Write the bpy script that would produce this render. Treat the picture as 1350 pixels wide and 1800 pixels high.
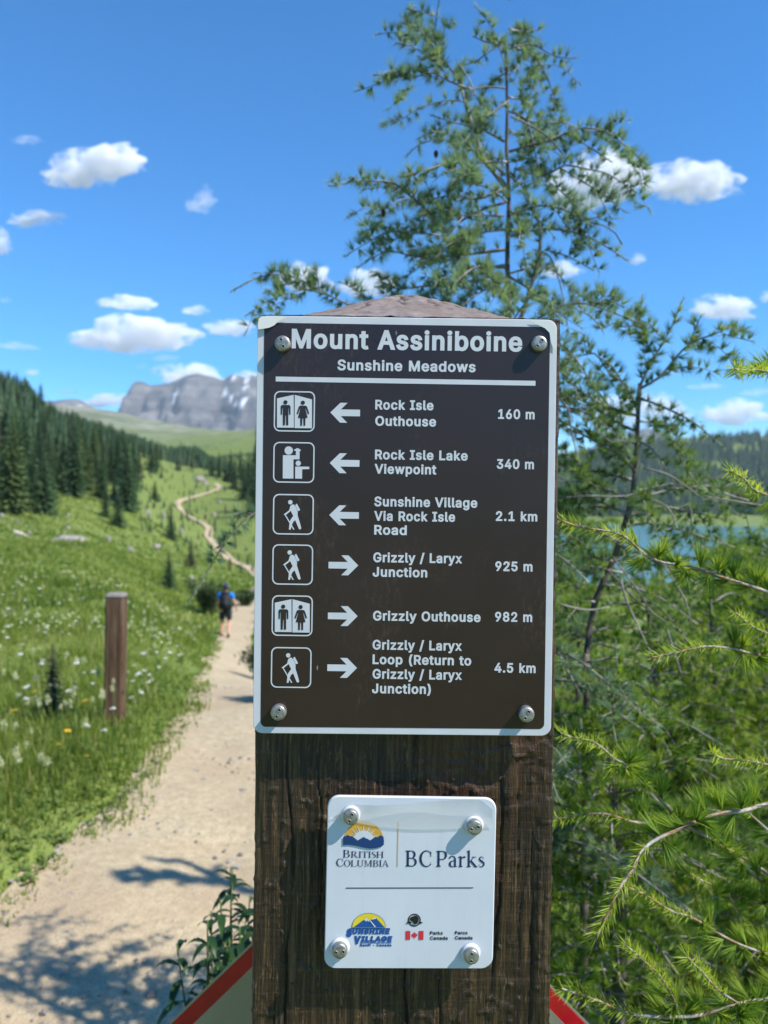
import bpy, bmesh, math, random
import numpy as np
from mathutils import Vector, Matrix, noise as mnoise
from mathutils.geometry import delaunay_2d_cdt

for o in list(bpy.data.objects):
    bpy.data.objects.remove(o)
SC = bpy.context.scene
COL = SC.collection
R = math.radians

# ------------------------------------------------------------------ camera
CAMZ = 1.5
PITCH = math.atan(10 / 1350)
ROLL = R(0.85)
FWD = np.array([0, math.cos(PITCH), -math.sin(PITCH)])
UP0 = np.array([0, math.sin(PITCH), math.cos(PITCH)])
RT0 = np.array([1.0, 0, 0])
RT = RT0 * math.cos(ROLL) + UP0 * math.sin(ROLL)
UP = -RT0 * math.sin(ROLL) + UP0 * math.cos(ROLL)
CAM = np.array([0, 0, CAMZ])
cam_d = bpy.data.cameras.new('camera')
cam = bpy.data.objects.new('camera', cam_d)
COL.objects.link(cam)
M = Matrix(((RT[0], UP[0], -FWD[0], 0), (RT[1], UP[1], -FWD[1], 0), (RT[2], UP[2], -FWD[2], CAMZ), (0, 0, 0, 1)))
cam.matrix_world = M
cam_d.sensor_fit = 'HORIZONTAL'
cam_d.sensor_width = 36
cam_d.lens = 36
cam_d.clip_start = 0.02
cam_d.clip_end = 40000
cam_d.dof.use_dof = True
cam_d.dof.focus_distance = 0.65
cam_d.dof.aperture_fstop = 11.0
SC.camera = cam

# ------------------------------------------------------------------ sky, sun, exposure
SUN = np.array([0.85, -0.36, 1.0])
SUN /= np.linalg.norm(SUN)
w = bpy.data.worlds.new('World')
SC.world = w
w.use_nodes = True
nt = w.node_tree
bg = nt.nodes['Background']
sky = nt.nodes.new('ShaderNodeTexSky')
sky.sky_type = 'NISHITA'
sky.sun_disc = False
sky.sun_elevation = math.asin(SUN[2])
sky.sun_rotation = math.atan2(SUN[0], SUN[1])
sky.altitude = 2300
sky.air_density = 1.0
sky.dust_density = 0.1
sky.ozone_density = 2.2
hs = nt.nodes.new('ShaderNodeHueSaturation')
hs.inputs['Saturation'].default_value = 1.6
hs.inputs['Hue'].default_value = 0.502
hs.inputs['Value'].default_value = 0.94
nt.links.new(sky.outputs[0], hs.inputs['Color'])
nt.links.new(hs.outputs[0], bg.inputs[0])
bg.inputs[1].default_value = 0.15
ld = bpy.data.lights.new('sun', 'SUN')
ld.energy = 4.3
ld.angle = R(0.53)
ld.color = (1.0, 0.94, 0.85)
lo = bpy.data.objects.new('sun', ld)
COL.objects.link(lo)
lo.rotation_euler = Vector(-SUN).to_track_quat('-Z', 'Y').to_euler()
lo.location = (5, -3, 8)
vs = SC.view_settings
vs.view_transform = 'Standard'
vs.look = 'None'
vs.exposure = 0.80
vs.gamma = 1
vs.use_curve_mapping = False
SC.render.engine = 'CYCLES'
SC.cycles.max_bounces = 10
SC.cycles.transparent_max_bounces = 8
SC.cycles.volume_bounces = 8
SC.cycles.volume_max_steps = 128

# ------------------------------------------------------------------ helpers
def P(px, py, d):
    """point seen at photo pixel (px, py), d metres ahead of the camera"""
    return CAM + FWD * d + RT * ((px - 675) / 1350 * d) + UP * ((900 - py) / 1350 * d)

def project(p):
    v = np.asarray(p) - CAM
    d = v @ FWD
    return 675 + (v @ RT) / d * 1350, 900 - (v @ UP) / d * 1350, d

def tag(o, label=None, cat=None, group=None, kind=None):
    if label: o['label'] = label
    if cat: o['category'] = cat
    if group: o['group'] = group
    if kind: o['kind'] = kind
    return o

def empty(name, loc, label, cat, group=None):
    o = bpy.data.objects.new(name, None)
    o.empty_display_size = 0.1
    COL.objects.link(o)
    o.location = loc
    return tag(o, label, cat, group)

def mesh(name, V, F, mat, parent=None, smooth=False, tint=None):
    """V (N,3); F a list of (M,k) index arrays"""
    V = np.asarray(V, dtype=np.float32)
    if not isinstance(F, (list, tuple)): F = [F]
    F = [np.asarray(f, dtype=np.int32) for f in F if len(f)]
    me = bpy.data.meshes.new(name)
    me.vertices.add(len(V))
    me.vertices.foreach_set('co', V.ravel())
    nl = sum(f.size for f in F); npoly = sum(len(f) for f in F)
    me.loops.add(nl); me.polygons.add(npoly)
    me.loops.foreach_set('vertex_index', np.concatenate([f.ravel() for f in F]))
    tot = np.concatenate([np.full(len(f), f.shape[1], dtype=np.int32) for f in F])
    st = np.concatenate([[0], np.cumsum(tot)[:-1]]).astype(np.int32)
    me.polygons.foreach_set('loop_start', st)
    try: me.polygons.foreach_set('loop_total', tot)
    except Exception: pass
    me.polygons.foreach_set('use_smooth', np.full(npoly, bool(smooth)))
    me.update(calc_edges=True)
    me.validate()
    if tint is not None:
        a = me.attributes.new('tint', 'FLOAT', 'POINT')
        a.data.foreach_set('value', np.asarray(tint, dtype=np.float32))
    if mat: me.materials.append(mat)
    o = bpy.data.objects.new(name, me)
    COL.objects.link(o)
    if parent: o.parent = parent
    return o

def bm_obj(name, bm, mat, parent=None, smooth=False):
    me = bpy.data.meshes.new(name)
    bm.to_mesh(me); bm.free()
    if mat: me.materials.append(mat)
    if smooth:
        for p in me.polygons: p.use_smooth = True
    o = bpy.data.objects.new(name, me)
    COL.objects.link(o)
    if parent: o.parent = parent
    return o

class Geo:
    def __init__(s): s.V = []; s.F = {}; s.T = []; s.n = 0
    def add(s, V, F, tint=0.5):
        V = np.asarray(V, dtype=np.float64)
        for f in (F if isinstance(F, list) else [F]):
            f = np.asarray(f, dtype=np.int64)
            if len(f): s.F.setdefault(f.shape[1], []).append(f + s.n)
        s.V.append(V); s.n += len(V)
        s.T.append(np.full(len(V), tint) if np.isscalar(tint) else np.asarray(tint))
    def build(s, name, mat, parent=None, smooth=False, off=None, tint=True):
        V = np.concatenate(s.V)
        if off is not None: V = V - np.asarray(off)
        return mesh(name, V, [np.concatenate(f) for f in s.F.values()], mat, parent, smooth, np.concatenate(s.T) if tint else None)

def unit(v): return v / (np.linalg.norm(v, axis=-1, keepdims=True) + 1e-12)

def tube(pts, rad, n=6):
    pts = np.asarray(pts, float); m = len(pts)
    rad = np.broadcast_to(np.asarray(rad, float), (m,))
    t = unit(np.gradient(pts, axis=0))
    ref = np.array([0.31, 0.2, 0.93])
    a = unit(np.cross(t, ref)); b = np.cross(t, a)
    an = np.linspace(0, 2 * np.pi, n, endpoint=False)
    V = pts[:, None] + rad[:, None, None] * (a[:, None] * np.cos(an)[None, :, None] + b[:, None] * np.sin(an)[None, :, None])
    i = np.arange(m - 1)[:, None] * n; j = np.arange(n)[None]; j2 = (j + 1) % n
    F = np.stack([i + j, i + j2, i + n + j2, i + n + j], -1).reshape(-1, 4)
    V = V.reshape(-1, 3)
    V = np.concatenate([V, pts[:1], pts[-1:]])
    c0 = m * n; c1 = c0 + 1; jj = np.arange(n)
    T = np.concatenate([np.stack([jj * 0 + c0, (jj + 1) % n, jj], -1), np.stack([jj * 0 + c1, (m - 1) * n + jj, (m - 1) * n + (jj + 1) % n], -1)])
    return V, [F, T]

def spline(pts, step):
    """Catmull-Rom through pts, resampled about every step"""
    p = np.asarray(pts, float)
    if len(p) == 2:
        n = max(2, int(np.linalg.norm(p[1] - p[0]) / step) + 1)
        return p[0] + (p[1] - p[0]) * np.linspace(0, 1, n)[:, None]
    q = np.concatenate([[2 * p[0] - p[1]], p, [2 * p[-1] - p[-2]]])
    out = []
    for i in range(len(p) - 1):
        a, b, c, d = q[i:i + 4]
        n = max(1, int(round(np.linalg.norm(c - b) / step)))
        t = np.linspace(0, 1, n, endpoint=False)[:, None]
        out.append(0.5 * (2 * b + (c - a) * t + (2 * a - 5 * b + 4 * c - d) * t ** 2 + (3 * b - a - 3 * c + d) * t ** 3))
    out.append(p[-1:])
    return np.concatenate(out)

def _hash(ix, iy, iz, seed):
    h = (ix.astype(np.int64) * 374761393 + iy.astype(np.int64) * 668265263 + iz.astype(np.int64) * 2147483647 + seed * 1442695041) & 0xFFFFFFFF
    h = ((h ^ (h >> 13)) * 1274126177) & 0xFFFFFFFF
    h = ((h ^ (h >> 16)) * 2246822519) & 0xFFFFFFFF
    return ((h ^ (h >> 15)) & 0xFFFFFF) / float(0xFFFFFF)

def vnoise(x, y, z=0.0, seed=0):
    x, y, z = np.broadcast_arrays(np.asarray(x, float), np.asarray(y, float), np.asarray(z, float))
    ix, iy, iz = np.floor(x), np.floor(y), np.floor(z)
    fx, fy, fz = x - ix, y - iy, z - iz
    fx, fy, fz = (f * f * (3 - 2 * f) for f in (fx, fy, fz))
    r = 0
    for a in (0, 1):
        for b in (0, 1):
            for c in (0, 1):
                r = r + _hash(ix + a, iy + b, iz + c, seed) * (fx if a else 1 - fx) * (fy if b else 1 - fy) * (fz if c else 1 - fz)
    return r * 2 - 1

def fbm(x, y, z=0.0, seed=0, octv=4, gain=0.5):
    r = 0; a = 1; s = 1
    for k in range(octv):
        r = r + a * vnoise(np.asarray(x) * s, np.asarray(y) * s, np.asarray(z) * s, seed + k); a *= gain; s *= 2.03
    return r

# ------------------------------------------------------------------ materials
class N:
    """tiny node-tree helper"""
    def __init__(s, name):
        s.m = bpy.data.materials.new(name); s.m.use_nodes = True
        s.t = s.m.node_tree; s.b = s.t.nodes['Principled BSDF']; s.out = s.t.nodes['Material Output']
    def new(s, typ, **kw):
        n = s.t.nodes.new('ShaderNode' + typ)
        for k, v in kw.items():
            if k.startswith('i_'):
                key = k[2:].replace('_', ' ')
                n.inputs[key].default_value = v
            else: setattr(n, k, v)
        return n
    def link(s, a, b): s.t.links.new(a, b)
    def coord(s, kind='Object', scale=(1, 1, 1), rot=(0, 0, 0)):
        c = s.new('TexCoord'); mp = s.new('Mapping')
        mp.inputs['Scale'].default_value = scale; mp.inputs['Rotation'].default_value = rot
        s.link(c.outputs[kind], mp.inputs[0]); return mp.outputs[0]
    def noise(s, vec, scale, detail=4, rough=0.55, dist=0.0):
        n = s.new('TexNoise'); n.inputs['Scale'].default_value = scale; n.inputs['Detail'].default_value = detail
        n.inputs['Roughness'].default_value = rough; n.inputs['Distortion'].default_value = dist
        if vec is not None: s.link(vec, n.inputs['Vector'])
        return n.outputs['Fac']
    def ramp(s, fac, stops, interp='LINEAR'):
        r = s.new('ValToRGB'); r.color_ramp.interpolation = interp
        e = r.color_ramp.elements
        while len(e) < len(stops): e.new(0.5)
        for q, (p, c) in zip(e, stops):
            q.position = p; q.color = (*c, 1) if len(c) == 3 else c
        s.link(fac, r.inputs[0]); return r.outputs[0]
    def mix(s, fac, a, b, mode='MIX'):
        n = s.new('MixRGB', blend_type=mode)
        for sock, v in ((n.inputs[0], fac), (n.inputs[1], a), (n.inputs[2], b)):
            if hasattr(v, 'is_linked'): s.link(v, sock)
            elif isinstance(v, tuple): sock.default_value = (*v, 1)
            else: sock.default_value = v
        return n.outputs[0]
    def math(s, op, a, b=0.0):
        n = s.new('Math', operation=op)
        for sock, v in ((n.inputs[0], a), (n.inputs[1], b)):
            if hasattr(v, 'is_linked'): s.link(v, sock)
            else: sock.default_value = v
        return n.outputs[0]
    def bump(s, h, strength=0.5, dist=0.01):
        n = s.new('Bump'); n.inputs['Strength'].default_value = strength; n.inputs['Distance'].default_value = dist
        s.link(h, n.inputs['Height']); s.link(n.outputs[0], s.b.inputs['Normal']); return n
    def base(s, c, rough=0.6, spec=0.5, metal=0.0):
        if hasattr(c, 'is_linked'): s.link(c, s.b.inputs['Base Color'])
        else: s.b.inputs['Base Color'].default_value = (*c, 1)
        if hasattr(rough, 'is_linked'): s.link(rough, s.b.inputs['Roughness'])
        else: s.b.inputs['Roughness'].default_value = rough
        s.b.inputs['Specular IOR Level'].default_value = spec
        s.b.inputs['Metallic'].default_value = metal
    def attr(s, name='tint'):
        a = s.new('Attribute'); a.attribute_name = name; return a.outputs['Fac']
    def translucent(s, col, fac):
        t = s.new('BsdfTranslucent'); mx = s.new('MixShader'); mx.inputs[0].default_value = fac
        if hasattr(col, 'is_linked'): s.link(col, t.inputs[0])
        else: t.inputs[0].default_value = (*col, 1)
        s.link(s.b.outputs[0], mx.inputs[1]); s.link(t.outputs[0], mx.inputs[2]); s.link(mx.outputs[0], s.out.inputs[0])

MAT = {}
def flat(name, col, rough=0.5, spec=0.5, metal=0.0, var=0.12, scale=40.0):
    """plain material with a little unevenness in colour and gloss"""
    n = N(name); v = n.coord('Object')
    f = n.noise(v, scale, 5)
    lo_ = tuple(c * (1 - var) for c in col); hi_ = tuple(min(1, c * (1 + var)) for c in col)
    n.base(n.ramp(f, [(0.3, lo_), (0.7, hi_)]), n.ramp(f, [(0.2, (max(0.02, rough - 0.08),) * 3), (0.8, (min(1, rough + 0.08),) * 3)]), spec, metal)
    MAT[name] = n.m; return n.m

def leafy(name, lo_, mid, hi_, rough=0.5, trans=0.35, nscale=1.5, spec=0.3):
    n = N(name)
    t = n.attr(); v = n.coord('Object')
    f = n.noise(v, nscale, 3)
    k = n.math('ADD', n.math('MULTIPLY', t, 0.65), n.math('MULTIPLY', f, 0.35))
    c = n.ramp(k, [(0.2, lo_), (0.5, mid), (0.85, hi_)])
    n.base(c, rough, spec)
    n.translucent(n.mix(1.0, c, (1.35, 1.25, 0.7), 'MULTIPLY'), trans)
    MAT[name] = n.m; return n.m

leafy('larch_needle', (0.13, 0.215, 0.155), (0.22, 0.34, 0.215), (0.31, 0.42, 0.20), 0.45, 0.48, 3)
leafy('larch_needle_mid', (0.095, 0.175, 0.07), (0.185, 0.30, 0.095), (0.32, 0.42, 0.11), 0.45, 0.48, 3)
leafy('larch_needle_near', (0.10, 0.20, 0.032), (0.22, 0.345, 0.052), (0.40, 0.49, 0.07), 0.5, 0.52, 6)
leafy('spruce_needle', (0.026, 0.062, 0.032), (0.050, 0.104, 0.046), (0.095, 0.155, 0.056), 0.6, 0.2, 0.5)
leafy('spruce_light', (0.045, 0.085, 0.032), (0.085, 0.135, 0.046), (0.14, 0.19, 0.06), 0.6, 0.2, 0.5)
leafy('spruce_rusty', (0.038, 0.050, 0.026), (0.070, 0.075, 0.040), (0.115, 0.10, 0.058), 0.65, 0.12, 0.5)
leafy('grass_blade', (0.10, 0.16, 0.026), (0.215, 0.29, 0.052), (0.37, 0.40, 0.115), 0.5, 0.55, 0.6)
leafy('herb_leaf', (0.014, 0.04, 0.014), (0.026, 0.07, 0.02), (0.05, 0.11, 0.03), 0.4, 0.3, 4)
leafy('bush_olive', (0.035, 0.06, 0.022), (0.065, 0.10, 0.034), (0.12, 0.16, 0.05), 0.6, 0.2, 2)
leafy('dry_blade', (0.20, 0.19, 0.06), (0.34, 0.31, 0.12), (0.50, 0.45, 0.24), 0.6, 0.35, 1)
leafy('meadow_leaf', (0.06, 0.12, 0.025), (0.13, 0.21, 0.04), (0.25, 0.30, 0.09), 0.5, 0.35, 1.2)
flat('petal_white', (0.8, 0.8, 0.74), 0.6, 0.2)
flat('petal_cream', (0.55, 0.58, 0.33), 0.7, 0.2)
flat('petal_yellow', (0.75, 0.42, 0.02), 0.6, 0.2)
flat('stem_green', (0.08, 0.14, 0.035), 0.6, 0.2)

def bark():
    n = N('larch_bark'); v = n.coord('Object')
    f = n.noise(v, 60, 6, 0.65); g = n.noise(v, 9, 3)
    c = n.mix(n.ramp(g, [(0.38, (0, 0, 0)), (0.62, (1, 1, 1))]), n.ramp(f, [(0.3, (0.07, 0.06, 0.052)), (0.7, (0.19, 0.17, 0.15))]),
              n.ramp(f, [(0.3, (0.20, 0.18, 0.165)), (0.7, (0.50, 0.47, 0.44))]))
    n.base(c, 0.85, 0.2); n.bump(f, 0.7, 0.002); MAT['larch_bark'] = n.m
    n = N('trunk_bark'); v = n.coord('Object', (1, 1, .5))
    f = n.noise(v, 70, 6, 0.65)
    n.base(n.ramp(f, [(0.3, (0.055, 0.046, 0.04)), (0.55, (0.125, 0.108, 0.094)), (0.75, (0.25, 0.225, 0.20))]), 0.9, 0.2); n.bump(f, 0.8, 0.003); MAT['trunk_bark'] = n.m
    n = N('twig_bark'); v = n.coord('Object')
    f = n.noise(v, 140, 5, 0.6); g = n.noise(v, 25, 3)
    c = n.mix(n.ramp(g, [(0.4, (0, 0, 0)), (0.6, (1, 1, 1))]), n.ramp(f, [(0.3, (0.16, 0.09, 0.05)), (0.7, (0.42, 0.27, 0.15))]),
              n.ramp(f, [(0.3, (0.20, 0.18, 0.16)), (0.7, (0.52, 0.49, 0.45))]))
    n.base(c, 0.8, 0.25); n.bump(f, 0.6, 0.001); MAT['twig_bark'] = n.m
bark()
# ------------------------------------------------------------------ terrain height
def polar(x, y):
    r = np.sqrt(x * x + y * y) + 1e-6
    return np.stack([np.sin(np.arctan2(x, y)) * 3.2, np.cos(np.arctan2(x, y)) * 3.2, np.log(r + 1.5)], -1), r

PATH_PX = [(436, 1056, 33), (452, 1034, 45), (470, 1018, 66), (445, 1010, 94), (408, 993, 103), (384, 970, 112), (366, 946, 122), (368, 930, 129),
           (358, 919, 136), (338, 914, 142), (320, 900, 152), (313, 886, 165), (330, 877, 175), (370, 865, 190), (386, 857, 200), (380, 849, 212)]
_c = []
for x, y, z in [(0, -.5, 0), (0, .7, 0), (-1.2, 2, 0), (1.2, 1.5, 0), (0, 2.6, 0), (-1.5, 3.2, .02), (-.7, 4, 0), (.5, 4, -.05), (-2.5, 4.5, .05), (-1.9, 5.5, 0), (-.9, 5.5, 0),
                (1.8, 3, -.12), (3, 5, -.5), (1, 8, -.75), (4, 10, -1.6), (2, 20, -3.3), (10, 22, -3.4), (0, -5, 0.1), (-5, 0, .2), (5, 0, -.2), (0, -20, 1), (-20, -5, 2.5), (20, -5, -1),
                (0, -80, 4), (-80, 0, 10), (80, 0, -4), (-80, -80, 10), (80, -80, 2), (-400, 0, 45), (400, -100, 15), (0, -500, 25), (-2500, 0, 250), (2500, 0, 120), (0, -3500, 180), (2500, -2500, 150), (-2500, -2500, 200),
                (-6, 5, .35), (-14, 10, 1.0), (6, 6, -.9), (20, 8, -2.5), (60, 30, -7)]:
    _c.append((x, y, z))
for px, py, d in PATH_PX + [(0, 1300, 4.95), (0, 1200, 6.6), (0, 1050, 13.2), (0, 965, 34), (110, 1100, 9.6), (200, 1050, 14.5), (200, 960, 48), (118, 950, 50), (300, 1100, 18), (300, 1010, 50), (300, 953, 93), (250, 985, 60),
                   (333, 1002, 70), (345, 1200, 8.07), (385, 1121, 22.6), (415, 1118, 23.2), (420, 960, 110), (430, 900, 150), (415, 1000, 92), (395, 1050, 45),
                   (0, 892, 79), (100, 900, 85), (200, 925, 88), (250, 872, 130), (60, 800, 140), (0, 725, 170), (100, 745, 200), (200, 783, 225), (300, 818, 250), (400, 835, 265), (430, 850, 235),
                   (-300, 880, 80), (-300, 700, 170), (-300, 690, 300), (0, 735, 300), (200, 800, 400), (330, 822, 400),
                   (440, 806, 330), (380, 812, 420), (440, 778, 620), (300, 775, 900), (440, 760, 1200), (330, 752, 1600), (180, 722, 1900), (60, 712, 2000), (-300, 690, 2000),
                   (440, 773, 1850), (700, 775, 1900),
                   (560, 880, 200), (560, 840, 330), (700, 880, 330), (700, 850, 450), (700, 800, 900), (800, 905, 700), (650, 1000, 70), (800, 1010, 80), (800, 960, 150),
                   (990, 911, 830), (1100, 911, 830), (1250, 910, 830), (1350, 909, 830), (1600, 905, 830), (990, 896, 900), (1150, 895, 900), (1350, 893, 900), (1000, 815, 1500), (1100, 793, 1500), (1230, 783, 1450), (1350, 782, 1400), (1600, 780, 1400), (900, 815, 1500),
                   (1200, 785, 2200), (900, 800, 2200), (1500, 785, 2200), (1100, 1036, 128), (1350, 1036, 128), (990, 1036, 128), (1600, 1036, 128), (1150, 1120, 45), (1350, 1150, 30), (1000, 1100, 40)]:
    p = P(px, py, d)
    _c.append(tuple(p))
for px, d in [(1000, 380), (1150, 265), (1150, 450), (1300, 380), (1500, 300), (1700, 450), (1150, 650), (1350, 620), (1000, 650)]:
    p = P(px, 900, d); _c.append((p[0], p[1], -17))
_c = np.array(_c)
_U, _rr = polar(_c[:, 0], _c[:, 1])
_val = _c[:, 2] / (_rr + 8)
def _ker(a, b): return np.linalg.norm(a[:, None] - b[None], axis=-1) ** 3
_n = len(_c)
_A = np.zeros((_n + 4, _n + 4))
_A[:_n, :_n] = _ker(_U, _U) + np.eye(_n) * 0.002
_A[:_n, _n] = 1; _A[:_n, _n + 1:] = _U
_A[_n:, :_n] = _A[:_n, _n:].T
_W = np.linalg.solve(_A, np.concatenate([_val, np.zeros(4)]))

def hbase(x, y):
    x = np.atleast_1d(np.asarray(x, float)); y = np.atleast_1d(np.asarray(y, float))
    out = np.empty(len(x))
    for s in range(0, len(x), 20000):
        U, r = polar(x[s:s + 20000], y[s:s + 20000])
        out[s:s + 20000] = (_ker(U, _U) @ _W[:_n] + _W[_n] + U @ _W[_n + 1:]) * (r + 8)
    return out

# the trail: centre line and width in metres on the ground
_near = [(-2.6, -1.2, 1.5), (-1.7, 0.8, 1.5), (-1.02, 2.1, 1.25), (-.85, 3.0, 1.16), (-.80, 4.0, 1.08), (-.84, 5.0, 1.12), (-.98, 6.3, 1.2), (-1.36, 8.07, 1.18), (-2.3, 12.5, 1.1), (-3.3, 17.5, 1.05), (-4.38, 22.8, 0.98)]
_tr = [(x, y) for x, y, _ in _near]; _tw = [q for *_, q in _near]
for px, py, d in PATH_PX:
    p = P(px, py, d); _tr.append((p[0], p[1])); _tw.append(1.05 if d < 90 else 1.3)
_tr = np.array(_tr); _tw = np.array(_tw)
_TRK = spline(np.column_stack([_tr, _tw]), 0.12)
_keep = [0]
for i in range(1, len(_TRK)):                       # coarser far away
    a = _TRK[_keep[-1]]; b = _TRK[i]
    if np.hypot(*(b - a)[:2]) > 0.09 + 0.006 * abs(b[1]) or i == len(_TRK) - 1: _keep.append(i)
TRK = _TRK[_keep]

def path_dist(x, y):
    """signed distance outside the trail's edge (negative on the trail)"""
    x = np.atleast_1d(x); y = np.atleast_1d(y); out = np.empty(len(x))
    a, b = TRK[:-1], TRK[1:]
    ab = b[:, :2] - a[:, :2]; L = (ab ** 2).sum(1) + 1e-9
    for s in range(0, len(x), 8000):
        p = np.column_stack([x[s:s + 8000], y[s:s + 8000]])
        t = np.clip(((p[:, None] - a[None, :, :2]) * ab[None]).sum(-1) / L, 0, 1)
        q = a[None, :, :2] + ab[None] * t[..., None]
        dd = np.linalg.norm(p[:, None] - q, axis=-1) - 0.5 * (a[:, 2] + (b[:, 2] - a[:, 2]) * t)
        out[s:s + 8000] = dd.min(1)
    return out

def height(x, y):
    x = np.atleast_1d(np.asarray(x, float)); y = np.atleast_1d(np.asarray(y, float))
    r = np.hypot(x, y)
    h = hbase(x, y)
    pd = path_dist(x, y)
    soft = np.clip(pd / (0.35 + 0.003 * r), 0, 1)
    b = 0.035 * fbm(x * 1.1, y * 1.1, seed=3, octv=3) * np.clip(r / 4, 0, 1)
    b = b + np.clip((r - 8) / 60, 0, 1) * 0.28 * fbm(x * .12, y * .12, seed=8, octv=4)
    b = b + np.clip((r - 150) / 800, 0, 1) * 5 * fbm(x * .012, y * .012, seed=12, octv=4) * np.clip((h + 11.5) / 15, 0, 1)
    return h + b * soft + 0.04 * soft * np.exp(-np.clip(pd, 0, 9) / 0.8) * (r < 60)

# ------------------------------------------------------------------ setting materials
def mk_ground():
    n = N('meadow'); v = n.coord('Object')
    a = n.noise(v, 0.05, 4); b = n.noise(v, 0.7, 6, 0.65); c = n.noise(v, 9, 5, 0.7)
    g = n.ramp(b, [(0.25, (0.098, 0.148, 0.030)), (0.5, (0.16, 0.212, 0.046)), (0.75, (0.225, 0.26, 0.072))])
    g = n.mix(n.ramp(a, [(0.4, (0, 0, 0)), (0.65, (.55, .55, .55))]), g, (0.165, 0.20, 0.055))
    g = n.mix(0.5, g, n.ramp(c, [(0.3, (.25, .25, .25)), (0.7, (.75, .75, .75))]), 'OVERLAY')
    rock = n.ramp(n.noise(v, 0.012, 10, 0.72), [(0.36, (0.08, 0.105, 0.055)), (0.48, (0.17, 0.18, 0.11)), (0.56, (0.27, 0.26, 0.20)), (0.68, (0.42, 0.39, 0.34))])
    g = n.mix(n.attr('zone'), g, rock)
    n.base(g, 0.85, 0.15); n.bump(c, 0.6, 0.03); MAT['meadow'] = n.m
    n = N('trail_dirt'); v = n.coord('Object')
    a = n.noise(v, 1.3, 5, 0.6); b = n.noise(v, 22, 6, 0.7); c = n.noise(v, 130, 4, 0.7)
    g = n.ramp(b, [(0.3, (0.34, 0.275, 0.175)), (0.55, (0.485, 0.40, 0.258)), (0.8, (0.62, 0.525, 0.36))])
    g = n.mix(n.ramp(a, [(0.40, (0, 0, 0)), (0.62, (.75, .75, .75))]), g, (0.40, 0.305, 0.195))
    g = n.mix(0.45, g, n.ramp(c, [(0.3, (.2, .2, .2)), (0.7, (.8, .8, .8))]), 'OVERLAY')
    vo = n.new('TexVoronoi'); vo.inputs['Scale'].default_value = 38; n.link(v, vo.inputs['Vector'])
    st = n.ramp(vo.outputs['Distance'], [(0.0, (1, 1, 1)), (0.16, (1, 1, 1)), (0.26, (0, 0, 0))])
    gate = n.ramp(n.noise(v, 5, 3), [(0.5, (0, 0, 0)), (0.62, (1, 1, 1))])
    pb = n.mix(1.0, st, gate, 'MULTIPLY')
    g = n.mix(n.math('MULTIPLY', pb, 0.5), g, (0.55, 0.52, 0.47))
    n.base(g, 0.9, 0.15)
    hgt = n.math('ADD', n.math('MULTIPLY', b, 0.5), n.math('ADD', n.math('MULTIPLY', c, 0.3), n.math('MULTIPLY', pb, 0.6)))
    n.bump(hgt, 0.7, 0.012); MAT['trail_dirt'] = n.m
    n = N('lake_water'); v = n.coord('Object', (1, .4, 1))
    n.base((0.08, 0.225, 0.25), 0.2, 0.5); n.bump(n.noise(v, 1.2, 4), 0.25, 0.05); MAT['lake_water'] = n.m
    n = N('mountain_rock'); v = n.coord('Object', (1, 1, 1))
    f = n.noise(v, 0.012, 9, 0.68); s = n.noise(n.coord('Object', (0.0006, 0.0006, 0.02)), 1.0, 5, 0.6, 0.6)
    k = n.math('ADD', n.math('MULTIPLY', f, 0.6), n.math('MULTIPLY', s, 0.4))
    c = n.ramp(k, [(0.36, (0.045, 0.045, 0.052)), (0.5, (0.105, 0.10, 0.10)), (0.64, (0.20, 0.19, 0.18))])
    snow = n.attr('snow')
    c = n.mix(snow, c, (0.85, 0.87, 0.9))
    n.base(c, 0.9, 0.1); n.bump(f, 0.8, 9.0); MAT['mountain_rock'] = n.m
    n = N('boulder_rock'); v = n.coord('Object')
    f = n.noise(v, 3.5, 8, 0.65)
    n.base(n.ramp(f, [(0.3, (0.17, 0.15, 0.125)), (0.55, (0.31, 0.285, 0.25)), (0.75, (0.47, 0.45, 0.41))]), 0.9, 0.2); n.bump(f, 0.8, 0.05); MAT['boulder_rock'] = n.m
mk_ground()

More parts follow.
